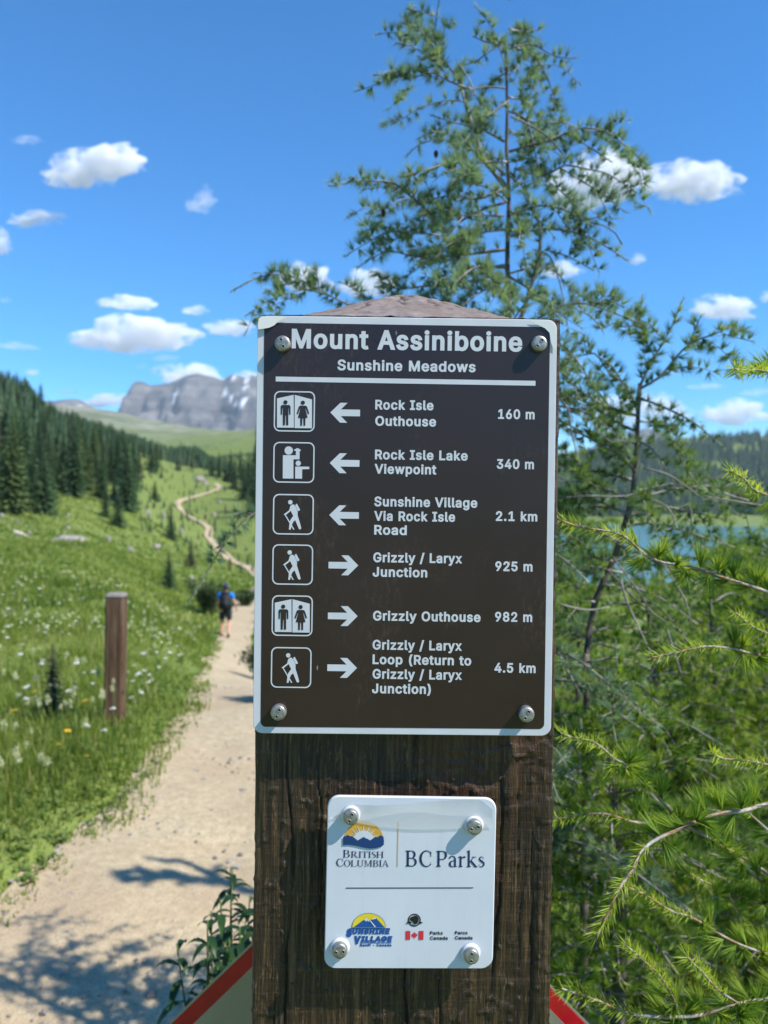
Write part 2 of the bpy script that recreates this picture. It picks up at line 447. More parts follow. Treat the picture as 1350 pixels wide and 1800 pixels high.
# ------------------------------------------------------------------ ground sheet, trail, lake
def build_ground():
    th = np.concatenate([np.linspace(-180, -46, 46, endpoint=False), np.linspace(-46, 46, 300), np.linspace(46, 180, 46)[1:-1]])
    th = np.radians(th)
    rr = np.concatenate([np.linspace(0.25, 2, 14, endpoint=False), np.geomspace(2, 40, 110, endpoint=False), np.geomspace(40, 7000, 150)])
    x = (rr[:, None] * np.sin(th)[None]).ravel(); y = (rr[:, None] * np.cos(th)[None]).ravel()
    z = height(x, y)
    pd = path_dist(x, y); r = np.hypot(x, y)
    z = z - np.clip(-pd / (0.02 + .004 * r), 0, 1) * (0.03 + 0.004 * r)
    nr, nth = len(rr), len(th)
    V = np.column_stack([x, y, z]); V = np.concatenate([V, [[0, 0, 0]]])
    i = np.arange(nr - 1)[:, None] * nth; j = np.arange(nth)[None]; j2 = (j + 1) % nth
    F = np.stack([i + j, i + nth + j, i + nth + j2, i + j2], -1).reshape(-1, 4)
    jj = np.arange(nth)
    T = np.stack([jj * 0 + nr * nth, jj, (jj + 1) % nth], -1)
    o = mesh('meadow_ground', V, [F[:, ::-1], T[:, ::-1]], MAT['meadow'], smooth=True)
    zone = np.clip((r - 650) / 900, 0, 1) * np.clip(0.5 - x / 300, 0, 1) * 0.9
    zone = np.concatenate([zone, [0]])
    a = o.data.attributes.new('zone', 'FLOAT', 'POINT'); a.data.foreach_set('value', zone.astype(np.float32))
    tag(o, kind='structure')
    # trail
    t = unit(np.gradient(TRK[:, :2], axis=0)); nrm = np.column_stack([-t[:, 1], t[:, 0]])
    m = 15; s = np.linspace(-.5, .5, m)
    V = []
    for k, (cx, cy, wd) in enumerate(TRK):
        fr = .10 + .22 * min(1, max(0, cy - 25) / 60); e1 = wd * (1 + fr * vnoise(k * .23, 1.5) + .09 * vnoise(k * .8, 9.5)); e2 = wd * (1 + fr * vnoise(k * .23, 5.5) + .09 * vnoise(k * .8, 19.5))
        off = np.where(s < 0, s * e1, s * e2)
        V.append(np.column_stack([cx + nrm[k, 0] * off, cy + nrm[k, 1] * off]))
    V = np.array(V).reshape(-1, 2)
    r = np.hypot(*V.T)
    z = hbase(V[:, 0], V[:, 1]) + 0.012 * fbm(V[:, 0] * 3, V[:, 1] * 3, seed=5, octv=3) * np.clip(1.5 - r / 30, 0, 1) - .01 + np.clip(r / 100, 0, 1) * .12
    n = len(TRK)
    i = np.arange(n - 1)[:, None] * m; j = np.arange(m - 1)[None]
    F = np.stack([i + j, i + j + 1, i + m + j + 1, i + m + j], -1).reshape(-1, 4)
    tag(mesh('trail', np.column_stack([V, z]), F[:, ::-1], MAT['trail_dirt'], smooth=True), kind='structure')
    # lake
    q = [P(760, 900, 90), P(2600, 900, 110), P(1900, 900, 1000), P(800, 900, 1000)]
    V = np.array([(p[0], p[1], -12.6) for p in q])
    tag(mesh('lake', V, [np.array([[0, 1, 2, 3]])], MAT['lake_water']), kind='structure')
build_ground()

# ------------------------------------------------------------------ far mountains
def ridge_mesh(name, prof, d, depth, seed, rough, snow_spots=(), foot=-60, step=0.25):
    """a massif whose skyline passes through the (px, py) points, d metres away"""
    prof = np.array(prof, float)
    px = np.arange(prof[0, 0], prof[-1, 0], 1350 * 14 / d)
    py = np.interp(px, prof[:, 0], prof[:, 1])
    top = np.array([P(a, b, d) for a, b in zip(px, py)])
    nv = 60
    V = []; T = []
    for k in range(nv):
        t = k / (nv - 1)
        if t < .75: s = t / .75; yy = -depth * (1 - s); hh = s
        else: s = (t - .75) / .25; yy = depth * .7 * s; hh = 1 - s
        base = np.minimum(foot, top[:, 2])
        prof_h = hh ** 1.25 if t < .75 else hh
        z = base + (top[:, 2] - base) * prof_h
        x = top[:, 0]
        g = np.abs(fbm(x * .0042 + .3 * t, yy * .0015, seed=seed, octv=3)); f = fbm(x * .014, yy * .014, z * .02, seed=seed + 9, octv=4)
        amp = (top[:, 2] - base) * rough
        edge = np.clip(1 - abs(hh - 0) ** 8, 0, 1) if k != 45 else 0.22
        strata = np.sin(z * .09 + 1.5 * vnoise(x * .003, t * 3, seed=2)) * 4
        yo = -(g * 260 + f * 40) * (hh * (1 - hh) * 4 * .7 + .2)
        V.append(np.column_stack([x, top[:, 1] + yy + yo + strata, z + amp * f * .12 * edge - amp * g * .25 * hh * (1 - hh) * 4]))
    V = np.array(V)
    n = len(px)
    i = np.arange(nv - 1)[:, None] * n; j = np.arange(n - 1)[None]
    F = np.stack([i + j, i + j + 1, i + n + j + 1, i + n + j], -1).reshape(-1, 4)
    V = V.reshape(-1, 3)
    o = mesh(name, V, F, MAT['mountain_rock'], smooth=True)
    sn = np.zeros(len(V))
    v = V - CAM; dd = v @ FWD
    vx = 675 + (v @ RT) / dd * 1350; vy = 900 - (v @ UP) / dd * 1350
    for (sx, sy, rx, ry, ang) in snow_spots:      # lingering snow fields in the gullies
        ca, sa = math.cos(ang), math.sin(ang)
        ux = ((vx - sx) * ca + (vy - sy) * sa) / rx; uy = (-(vx - sx) * sa + (vy - sy) * ca) / ry
        sn = np.maximum(sn, np.clip(1.6 - (ux ** 2 + uy ** 2) - .5 * vnoise(vx * .5, vy * .5), 0, 1))
    a = o.data.attributes.new('snow', 'FLOAT', 'POINT'); a.data.foreach_set('value', sn.astype(np.float32))
    return tag(o, kind='structure')
ridge_mesh('mountain', [(170, 762), (196, 742), (214, 726), (226, 706), (233, 692), (237, 677), (244, 670), (256, 671), (264, 676), (284, 673), (308, 669), (326, 663), (338, 658), (350, 656), (362, 658), (384, 665), (396, 668), (401, 661), (412, 657), (424, 660), (434, 664), (442, 659), (455, 662), (500, 680), (560, 700), (640, 735), (720, 790)],
           4200, 900, 21, .5, [(425, 706, 12, 5, -.4), (397, 691, 4, 6, 0), (434, 668, 3, 8, .2), (432, 683, 4, 4, 0), (411, 664, 3, 5, .4), (308, 694, 2, 7, .6), (405, 699, 8, 2, -.5)])
ridge_mesh('mountain', [(-260, 700), (-120, 690), (-40, 712), (40, 708), (80, 704), (105, 707), (125, 702), (140, 701), (155, 708), (175, 722), (215, 742), (260, 770)], 4300, 700, 33, .4, [(148, 727, 6, 3, .2), (140, 716, 5, 2, .3)])
ridge_mesh('mountain', [(985, 800), (1040, 785), (1080, 768), (1100, 762), (1118, 756), (1135, 752), (1150, 753), (1165, 760), (1185, 772), (1240, 785), (1330, 800)], 4500, 600, 44, .3)
# ------------------------------------------------------------------ spruces
def spruce_parts(h, rad, seed, dens=1.0):
    rg = np.random.default_rng(seed)
    V = []; F = []; T = []; n = 0
    nw = int(30 * dens + 3 * h)
    for k in range(nw):
        t = (k + rg.uniform(-.4, .4)) / nw
        t = min(max(t, 0), .985)
        z = h * (.04 + .96 * t)
        L = rad * (1 - t) ** .82 * rg.uniform(.72, 1.12) + .02 * h
        nb = max(4, int(7 * dens * (1 - t * .4)))
        a0 = rg.uniform(0, 6.28)
        for b in range(nb):
            a = a0 + b * 6.283 / nb + rg.uniform(-.35, .35)
            l = L * rg.uniform(.7, 1.15)
            d = np.array([math.cos(a), math.sin(a), 0]); sd = np.array([-d[1], d[0], 0])
            droop = rg.uniform(.22, .5) * (1 - .5 * t)
            ns = 5
            for s in range(ns):
                u = (s + .6) / ns
                c = d * l * u + np.array([0, 0, z - droop * l * u * (1.25 - .5 * u)])
                ln = l / ns * rg.uniform(1.0, 1.5); wd = l * .17 * (1.25 - u) * rg.uniform(.7, 1.3) + .03 * rad
                dd = d * math.cos(.5) * ln + np.array([0, 0, -droop * ln * .8])
                tw = rg.uniform(-.7, .7)
                s2 = sd * wd * math.cos(tw) + np.array([0, 0, 1]) * wd * math.sin(tw)
                tip = c + dd; tail = c - dd * .6
                V += [tail, c + s2 + dd * .15 + np.array([0, 0, -.35 * wd]), tip, c - s2 + dd * .15 + np.array([0, 0, -.35 * wd])]
                F.append([n, n + 1, n + 2]); F.append([n, n + 2, n + 3]); n += 4
                tt = .25 + .6 * u + rg.uniform(-.15, .15); T += [tt - .1, tt, tt + .15, tt]
    return np.array(V), np.array(F), np.array(T)

SPR = []
def make_spruce_protos():
    for i, (h, r_, mat, dens) in enumerate([(10, 1.75, 'spruce_needle', 1.0), (11.5, 1.6, 'spruce_needle', 1.1), (8, 1.7, 'spruce_needle', 1.0), (9.5, 1.45, 'spruce_rusty', .85), (10.5, 1.9, 'spruce_light', 1.0)]):
        V, F, T = spruce_parts(h, r_, 100 + i, dens)
        me = mesh('crown', V, [F], MAT[mat], tint=T); mc = me.data; bpy.data.objects.remove(me)
        tv, tf = tube([(0, 0, -.8), (0, 0, h * .3), (.05, 0, h * .98)], [.17, .12, .015], 7)
        mo = mesh('trunk', tv, tf, MAT['larch_bark']); mt = mo.data; bpy.data.objects.remove(mo)
        SPR.append((h, mc, mt))
make_spruce_protos()

def spruce(kind, x, y, z, hgt, rot, label, group=None, wide=1.0, name='spruce_tree'):
    h, mc, mt = SPR[kind]
    root = empty(name, (x, y, z - .1), label, 'tree', group)
    s = hgt / h
    root.scale = (s * wide, s * wide, s); root.rotation_euler = (0, 0, rot)
    for nm, me in (('crown', mc), ('trunk', mt)):
        o = bpy.data.objects.new(nm, me); COL.objects.link(o); o.parent = root
    return root

def ground_at(px, py, d0=None):
    """march the view ray of a photo pixel until it meets the ground"""
    lo_ = 2.0
    for d in np.geomspace(2.2, 900, 260):
        p = P(px, py, d)
        if p[2] < height(p[0], p[1])[0]:
            return np.array([p[0], p[1], height(p[0], p[1])[0]]), d
    return None, None

def forest():
    rg = np.random.default_rng(5)
    front = np.array([(-80, 880), (0, 893), (60, 905), (100, 900), (150, 880), (200, 880), (222, 915), (240, 868), (270, 850), (300, 838), (345, 828), (390, 842), (415, 842), (440, 842)], float)
    skyl = np.array([(-80, 650), (0, 648), (45, 640), (62, 690), (100, 716), (150, 732), (200, 750), (250, 764), (300, 780), (345, 780), (370, 797), (440, 812)], float)
    global skyline; skyline = lambda x: np.interp(x, skyl[:, 0], skyl[:, 1])
    n = 0; tries = 0
    pts = []
    while n < 295 and tries < 30000:
        tries += 1
        d = rg.uniform(76, 215) if n < 175 else rg.uniform(110, 340); px = rg.uniform(-110, 235) if n < 175 else rg.uniform(120, 450)
        p = P(px, 900, d); z = height(p[0], p[1])[0]
        bx, by, _ = project((p[0], p[1], z))
        if by > np.interp(bx, front[:, 0], front[:, 1]) - rg.uniform(0, 6): continue
        if by < 690: continue
        sp = 1.5 if d < 150 else 1.9
        if any((p[0] - a) ** 2 + (p[1] - b) ** 2 < sp * sp for a, b in pts): continue
        if bx > 330 and rg.uniform() < .3: continue
        pts.append((p[0], p[1])); n += 1
        hg = rg.uniform(6.0, 10.5) * (0.85 if bx > 280 else 1.0) * (.6 if by > np.interp(bx, front[:, 0], front[:, 1]) - 14 else 1)
        hg = min(hg, max(2.0, (by - skyline(bx) - rg.uniform(-26 if bx < 85 else -8, 14)) / 1350 * d))
        k = int(rg.choice([0, 1, 2, 3, 4], p=[.27, .25, .16, .12, .2]))
        spruce(k, p[0], p[1], z, hg, rg.uniform(0, 6.28), 'rusty brown tinged spruce in the dense wood on the left slope' if k == 3 else 'paler yellow green spruce in the dense wood on the left slope' if k == 4 else 'dark green spruce in the dense wood on the left slope',
               'rusty spruces in the wood' if k == 3 else 'pale spruces in the wood' if k == 4 else 'green spruces in the wood', rg.uniform(.85, 1.2))
    # trees that stand apart: base pixel, top pixel, kind
    solo = [(20, 905, 735, 4, 'tall pale green spruce at the front of the wood, nearest the left edge', 1.15), (75, 905, 800, 2, 'broad spruce with a grey base at the wood front near a white log', 1.2),
            (300, 953, 892, 0, 'lone dark spruce standing in open meadow left of the winding trail', 1.1), (335, 1000, 945, 3, 'stubby rusty topped spruce below the lone dark spruce', 1.5),
            (207, 930, 868, 2, 'low bushy spruce jutting from the wood into the meadow', 1.4), (185, 912, 845, 1, 'slim spruce just behind the low bushy spruce of the wood front', 1.0),
            (272, 882, 845, 2, 'small round spruce on the meadow above the lone dark spruce', 1.3), (232, 900, 800, 1, 'tall slim dark spruce ending the wood front on its meadow side', 1.0)]
    for bx, by, ty, k, lab, wd in solo:
        q, d = ground_at(bx, by)
        if q is None: continue
        spruce(k, q[0], q[1], q[2], (by - ty) / 1350 * d + .1, bx * .7, lab, None, wd)
    # a loose stand beyond the trail's far bend, by the left edge of the sign
    for i, (bx, by, hh) in enumerate([(445, 905, 95), (428, 880, 72), (452, 880, 100), (412, 862, 50), (436, 862, 70), (405, 850, 60), (422, 846, 56), (395, 848, 30), (447, 850, 70), (462, 900, 110), (385, 842, 48), (372, 838, 40)]):
        q, d = ground_at(bx, by)
        if q is not None:
            spruce([0, 2, 1, 2][i % 4], q[0], q[1], q[2], hh / 1350 * d, i * 1.3, 'dark spruce in the loose stand right of the far trail bend', 'spruces by the far trail bend', 1.05)
forest()

def far_wood():
    """the woods across the lake and on the far slopes: one mass"""
    rg = np.random.default_rng(9)
    V = []; n = 0
    tmpl = []
    for k in range(6):
        z0 = k / 6
        rr = (1 - z0) ** .9
        for j in range(7):
            a = j * .898 + k * .5
            tmpl.append([(0, 0, z0 + .30), (math.cos(a - .42) * rr, math.sin(a - .42) * rr, z0 + .03), (math.cos(a + .42) * rr, math.sin(a + .42) * rr, z0 - .02)])
    tmpl = np.array(tmpl).reshape(-1, 3); tmpl[-1:, 2] = 1.02
    tt = np.clip(np.tile([.45, .75, .6], len(tmpl) // 3), 0, 1)
    xs = []; 
    def put(px, d, hmin, hmax):
        p = P(px, 900, d); xs.append((p[0], p[1], rg.uniform(hmin, hmax)))
    for _ in range(7500):
        d = 905 + 640 * rg.uniform() ** .85
        px = rg.uniform(760, 1800)
        cl = vnoise(px * .02, d * .012, seed=4)
        if cl < -.4 and rg.uniform() < .7: continue
        put(px, d, 11, 21)
    for _ in range(1500): put(rg.uniform(900, 1750), rg.uniform(846, 905), 6, 15)
    for _ in range(420): put(rg.uniform(240, 450), rg.uniform(85, 270), .5, 1.9)
    for _ in range(900): put(rg.uniform(110, 455), rg.uniform(600, 1500), 4, 9)
    for _ in range(1500):
        px = rg.uniform(330, 800); d = rg.uniform(420, 900)
        if vnoise(px * .02, d * .02, seed=7) < .05: continue
        put(px, d, 6, 12)
    for _ in range(420):
        put(rg.uniform(330, 470), rg.uniform(265, 340), 4, 8)
    for _ in range(1300):
        px = rg.uniform(120, 450); d = rg.uniform(262, 420)
        if vnoise(px * .03, d * .02, seed=17) > -.45 + (px - 300) / 700: put(px, d, 6, 11)
    for _ in range(900):
        px = rg.uniform(-110, 240); d = rg.uniform(130, 300); p = P(px, 900, d); q_ = project((p[0], p[1], height(p[0], p[1])[0]))
        if q_[1] < 868 - 40 * (px > 120): xs.append((p[0], p[1], rg.uniform(5, 9)))
    for _ in range(500):
        px = rg.uniform(230, 450); d = rg.uniform(420, 800)
        if vnoise(px * .03, d * .012, seed=19) > .1: put(px, d, 6, 11)
    for _ in range(900):
        px = rg.uniform(980, 1750); d = 150 + 0 * px; put(px, rg.uniform(112, 128), 2.0, 4.5) if rg.uniform() < .12 else None
    xs = np.array(xs)
    z = height(xs[:, 0], xs[:, 1])
    ok = (z > -12.3); xs = xs[ok]; z = z[ok]
    m = len(xs)
    vx, vy, vd = [], [], []
    for a_, b_, c_ in zip(xs[:, 0], xs[:, 1], z): q_ = project((a_, b_, c_)); vx.append(q_[0]); vy.append(q_[1]); vd.append(q_[2])
    vx, vy, vd = map(np.array, (vx, vy, vd))
    lim = np.where(vx < 450, np.maximum(1.5, (vy - skyline(vx) - 4) / 1350 * vd * rg.uniform(.55, 1.08, len(vx))), 99)
    xs[:, 2] = np.minimum(xs[:, 2], lim)
    h = xs[:, 2]; rad = h * rg.uniform(.15, .23, m); rot = rg.uniform(0, 6.28, m)
    X = tmpl[None, :, 0] * np.cos(rot)[:, None] - tmpl[None, :, 1] * np.sin(rot)[:, None]
    Y = tmpl[None, :, 0] * np.sin(rot)[:, None] + tmpl[None, :, 1] * np.cos(rot)[:, None]
    V = np.stack([xs[:, :1] + X * rad[:, None], xs[:, 1:2] + Y * rad[:, None], z[:, None] - .4 + tmpl[None, :, 2] * h[:, None]], -1).reshape(-1, 3)
    F = np.arange(len(V)).reshape(-1, 3)
    T = (tt[None] + rg.uniform(-.45, .35, m)[:, None]).ravel()
    o = mesh('far_forest', V, [F], MAT['spruce_needle'], tint=T)
    tag(o, 'dark mass of conifer woods on the hills across the lake and valley', 'forest', kind='stuff')
far_wood()

# ------------------------------------------------------------------ larches
def needles(pos, dirs, length, width, rg, curve=.25, tint=None, seg=2):
    """thin bent needle strips"""
    n = len(pos)
    side = unit(np.cross(dirs, unit(rg.normal(size=(n, 3)))))
    nor = np.cross(side, dirs)
    L = length * rg.uniform(.7, 1.15, n)[:, None]
    bend = nor * (curve * rg.uniform(-.3, 1, n))[:, None]
    p1 = pos + dirs * L * .5 + bend * L * .18
    p2 = pos + dirs * L + bend * L * .75
    wv = side * (width * .5)
    if seg == 2:
        V = np.stack([pos - wv * .6, pos + wv * .6, p1 - wv, p1 + wv, p2], 1).reshape(-1, 3)
        b = np.arange(n)[:, None] * 5
        F = [b + np.array([[0, 1, 3, 2]]), b + np.array([[2, 3, 4]])]; k = 5
    else:
        V = np.stack([pos - wv, pos + wv, p2], 1).reshape(-1, 3); b = np.arange(n)[:, None] * 3
        F = [b + np.array([[0, 1, 2]])]; k = 3
    T = np.repeat(tint if tint is not None else rg.uniform(.2, .8, n), k)
    return V, F, T

class Larch:
    def __init__(s, name, base, label, seed, tuft=.018, nn=26, nlen=.026, nwid=.0013, seg=1, group=None, mat='larch_needle', wood='larch_bark', spread=1.0):
        s.rg = np.random.default_rng(seed); s.root = empty(name, base, label, 'tree', group)
        s.base = np.array(base, float); s.wood = Geo(); s.fol = Geo(); s.trunk = Geo(); s.cones = []
        s.thin = .62 if seg == 1 else 1.0
        s.tuft, s.nn, s.nlen, s.nwid, s.seg, s.mat, s.woodmat, s.spread = tuft, nn, nlen, nwid, seg, mat, wood, spread
    def set_trunk(s, pts, r0, r1):
        p = spline(pts, .05); rad = np.linspace(r0, r1, len(p)) * (1 + .1 * s.rg.normal(size=len(p)) * .5)
        s.trunk.add(*tube(p, rad, 9)); return p
    def tufts(s, pos, axis, shoot=False):
        rg = s.rg; n = len(pos)
        if n == 0: return
        rnd = unit(rg.normal(size=(n, 3))); side = unit(rnd - (rnd * axis).sum(-1, keepdims=True) * axis)
        if shoot:
            d = unit(axis * .9 + side * .75 + rg.normal(size=(n, 3)) * .1)
            a = s.fol.add(*needles(pos, d, s.nlen * .58, s.nwid, rg, -.3, np.clip(rg.normal(.85, .12, n), 0, 1), s.seg)); return
        td = unit(side + axis * .3 + np.array([0, 0, .5]))
        k = s.nn
        pp = np.repeat(pos + side * .003, k, 0); dd = np.repeat(td, k, 0)
        dd = unit(dd + unit(rg.normal(size=dd.shape)) * (.62 * s.spread * rg.uniform(.4, 1.25, len(dd)))[:, None])
        tn = np.clip(np.repeat(rg.uniform(.1, .75, n), k) + rg.normal(0, .1, n * k), 0, 1)
        s.fol.add(*needles(pp, dd, s.nlen, s.nwid, rg, .22, tn, s.seg))
    def limb(s, pts, r0, r1=.0012, leaf=(0.12, 1.0), shoot=.1, twigs=0.0, tlen=.16, dens=1.0, depth=0):
        rg = s.rg
        p = spline(pts, .012 if s.seg == 2 else .02)
        p = p + np.column_stack([vnoise(np.arange(len(p)) * .19, k * 7.3 + rg.uniform(0, 50), seed=3) for k in range(3)]) * .006 * np.linspace(0, 1, len(p))[:, None]
        seglen = np.linalg.norm(np.diff(p, axis=0), axis=1); cum = np.concatenate([[0], np.cumsum(seglen)]); L = cum[-1]
        r0 = r0 * s.thin; rad = r0 + (r1 - r0) * (cum / L) ** .8
        rad = rad * (1 + .18 * vnoise(cum / .013, rg.uniform(0, 90), seed=6))
        s.wood.add(*tube(p, rad, 6 if r0 < .008 else 8))
        t = unit(np.gradient(p, axis=0))
        def at(u):
            q = np.stack([np.interp(u, cum, p[:, i]) for i in range(3)], -1); a = unit(np.stack([np.interp(u, cum, t[:, i]) for i in range(3)], -1)); return q, a
        if dens > 0:
            u = np.arange(leaf[0] * L, L * (min(leaf[1], 1 - shoot)), s.tuft / dens); u = u + rg.uniform(-.5, .5, len(u)) * s.tuft
            if len(u): s.tufts(*at(u))
            if shoot > 0:
                u = np.linspace(L * (1 - shoot), L, max(6, int(L * shoot / (.0007 if s.seg == 2 else .0022)))); s.tufts(*at(u), shoot=True)
        if twigs > 0 and depth < 2:
            nt = rg.poisson(twigs * L)
            for u in rg.uniform(.18 * L, .95 * L, nt):
                q, a = at(np.array([u])); q, a = q[0], a[0]
                sd = unit(np.cross(a, unit(rg.normal(size=3)))); d = unit(a * .75 + sd * .7 + np.array([0, 0, rg.uniform(-.35, .25)]))
                l = tlen * rg.uniform(.4, 1.2) * (1 - .5 * u / L)
                m = q + d * l * .5 + rg.normal(size=3) * l * .05; e = q + d * l + a * l * .15 + np.array([0, 0, -l * rg.uniform(0, .3)])
                s.limb([q, m, e], max(r1, np.interp(u, cum, rad) * .5), r1 * .8, (0.1, 1), .14, twigs * .25, tlen * .5, dens, depth + 1)
    def cone(s, p):
        s.cones.append(np.array(p))
    def finish(s, limbname='limbs'):
        if s.trunk.n: s.trunk.build('trunk', MAT['trunk_bark'], s.root, True, s.base, False)
        s.wood.build('limbs', MAT[s.woodmat], s.root, True, s.base, False)
        if s.fol.n: s.fol.build('needles', MAT[s.mat], s.root, False, s.base)
        for c in s.cones:
            bm = bmesh.new()
            for k in range(9):
                for j in range(6):
                    a = j * 1.047 + k * .52; z = k / 9; r_ = .008 * math.sin(math.pi * (z * .8 + .15))
                    v = [bm.verts.new((0, 0, z * .026)), bm.verts.new((r_ * math.cos(a - .6), r_ * math.sin(a - .6), z * .026 + .003)), bm.verts.new((r_ * 1.2 * math.cos(a), r_ * 1.2 * math.sin(a), z * .026 + .007)), bm.verts.new((r_ * math.cos(a + .6), r_ * math.sin(a + .6), z * .026 + .003))]
                    bm.faces.new(v)
            o = bm_obj('cone', bm, MAT['cone_brown'], s.root); o.location = tuple(c - s.base); o.scale = (.6, .6, .6)

flat('cone_brown', (0.12, 0.06, 0.045), 0.8, 0.2)

def zpts(arr, ox, oy, sc, d, rg=None, dd=.0, d1=None):
    """photo-pixel polyline with depth running from d to d1 (root to tip)"""
    n = len(arr); out = []
    for i, (a, b) in enumerate(arr):
        dep = d + ((d1 if d1 is not None else d) - d) * i / max(1, n - 1)
        out.append(P(ox + a / sc, oy + b / sc, dep))
    return out

def main_larch():
    b = P(893, 1750, 1.78); b[2] = height(b[0], b[1])[0]
    t = Larch('larch_tree', b, 'tall ragged larch rising into blue sky behind the top of the sign post', 31, tuft=.0125, nn=30, nlen=.029, nwid=.0017)
    z = lambda arr, d=1.78, d1=None: zpts(arr, 400, 0, 1.6875, d, None, 0, d1)
    t.set_trunk([b - [0, 0, .15], P(897, 1300, 1.78)] + z([(838, 1000), (830, 800), (832, 680), (835, 560), (828, 450), (830, 330), (828, 250), (825, 150), (822, 118)]), .017, .0025)
    A = [([(830, 560), (760, 470), (740, 400), (712, 320), (690, 240), (650, 180), (615, 120), (618, 50), (625, 5)], 1.70, .010, 5),
         ([(655, 190), (590, 165), (540, 135), (495, 128)], 1.62, .003, 4), ([(615, 125), (575, 95), (540, 70), (515, 48)], 1.8, .003, 4), ([(616, 45), (570, 33), (530, 30)], 1.72, .0025, 0),
         ([(725, 265), (660, 243), (600, 215), (560, 228), (500, 220), (435, 218)], 1.6, .004, 4), ([(700, 300), (640, 300), (570, 320), (520, 350), (480, 370)], 1.9, .0035, 4),
         ([(825, 130), (780, 150), (740, 180), (700, 195)], 1.8, .003, 0), ([(815, 130), (770, 125), (725, 103)], 1.7, .003, 2), ([(835, 145), (890, 130), (930, 140), (980, 165), (1040, 170)], 1.75, .0032, 1),
         ([(830, 225), (860, 200), (880, 150)], 1.85, .003, 1), ([(826, 200), (800, 130), (795, 115)], 1.7, .003, 0),
         ([(835, 450), (900, 430), (960, 415), (1030, 385), (1090, 380), (1150, 400), (1200, 450), (1250, 497)], 1.65, .006, 4), ([(1020, 400), (1080, 440), (1140, 477)], 1.6, .003, 0), ([(1150, 400), (1190, 450), (1213, 503)], 1.56, .002, 1),
         ([(870, 350), (930, 365), (1000, 365), (1060, 385), (1130, 380)], 1.85, .004, 5),
         ([(850, 480), (900, 470), (950, 540), (990, 570), (1040, 625)], 1.9, .005, 6), ([(850, 500), (940, 520), (1000, 490), (1060, 500), (1120, 510), (1180, 550), (1212, 617)], 1.7, .005, 6),
         ([(990, 500), (1060, 540), (1120, 575), (1160, 615)], 1.66, .003, 3), ([(840, 640), (920, 610), (1000, 620), (1060, 650), (1112, 640)], 1.6, .005, 7), ([(840, 700), (930, 680), (1020, 690), (1090, 715), (1140, 745), (1188, 780)], 1.75, .006, 6),
         ([(940, 740), (1010, 760), (1090, 800)], 1.7, .003, 2), ([(825, 520), (760, 460), (700, 430), (640, 410), (580, 420), (530, 470)], 1.85, .006, 7), ([(825, 560), (740, 590), (670, 580), (600, 590), (560, 610)], 1.65, .006, 7),
         ([(825, 790), (720, 790), (660, 730), (640, 680), (610, 640), (550, 590), (490, 545), (430, 540), (360, 545), (295, 560)], 1.6, .008, 5), ([(610, 600), (520, 590), (460, 620), (412, 632)], 1.7, .004, 5),
         ([(640, 700), (560, 690), (480, 690), (420, 720), (345, 765)], 1.66, .004, 4), ([(825, 740), (740, 750), (640, 760), (560, 760), (480, 745), (420, 770), (380, 800)], 1.85, .007, 6), ([(820, 880), (740, 830), (690, 850), (600, 850), (520, 860), (430, 855)], 1.7, .007, 6),
         ([(825, 600), (760, 620), (690, 660), (640, 720), (560, 800), (500, 830)], 1.95, .006, 7), ([(822, 420), (770, 390), (720, 370), (650, 350), (600, 340)], 1.75, .005, 6), ([(828, 480), (740, 480), (660, 480), (590, 500), (530, 515)], 1.6, .005, 6),
         ([(820, 640), (720, 640), (640, 640), (560, 640)], 1.9, .005, 7), ([(832, 300), (790, 330), (740, 370), (690, 440)], 1.7, .005, 7), ([(832, 330), (880, 350), (905, 420), (920, 520)], 1.7, .004, 7),
         ([(835, 520), (880, 560), (900, 640), (890, 700)], 1.65, .004, 7), ([(830, 600), (780, 560), (720, 540), (690, 500)], 1.6, .004, 7), ([(830, 680), (760, 690), (700, 720), (660, 780)], 1.65, .005, 7),
         ([(835, 830), (760, 860), (700, 900), (640, 960)], 1.65, .005, 6), ([(835, 820), (900, 860), (960, 900), (1030, 920), (1080, 950), (1110, 985)], 1.7, .005, 4),
         ([(830, 990), (600, 960), (450, 930), (330, 890), (280, 860), (220, 830), (160, 810), (90, 820), (10, 865)], 1.62, .007, 4), ([(330, 888), (240, 860), (170, 870), (110, 900), (55, 937)], 1.58, .003, 4), ([(270, 862), (268, 830), (250, 792)], 1.62, .003, 4), ([(450, 930), (400, 870), (330, 830)], 1.66, .003, 4),
         ([(832, 940), (700, 920), (560, 900), (480, 890)], 1.75, .006, 6), ([(832, 380), (870, 410), (930, 430), (990, 460)], 1.85, .004, 3),
         # low limb leaning out left of the post
         ([(838, 1080), (600, 1300), (200, 1480), (60, 1540), (-60, 1690), (-120, 1790)], 1.62, .007, 2.5), ([(838, 1010), (930, 1000), (1010, 1040), (1080, 1130), (1120, 1210)], 1.7, .006, 6), ([(838, 1090), (960, 1070), (1060, 1130), (1160, 1240)], 1.8, .006, 6),
         ([(838, 1180), (960, 1200), (1080, 1230), (1200, 1330)], 1.7, .006, 6), ([(838, 1260), (980, 1250), (1080, 1300), (1170, 1360)], 1.85, .006, 6)]
    for arr, d, r0, tw in A:
        t.limb(z(arr, (d + 1.78) / 2, d), r0, .0012, (.06, 1), .1, tw * 2.6 + .6, .13, 1.15)
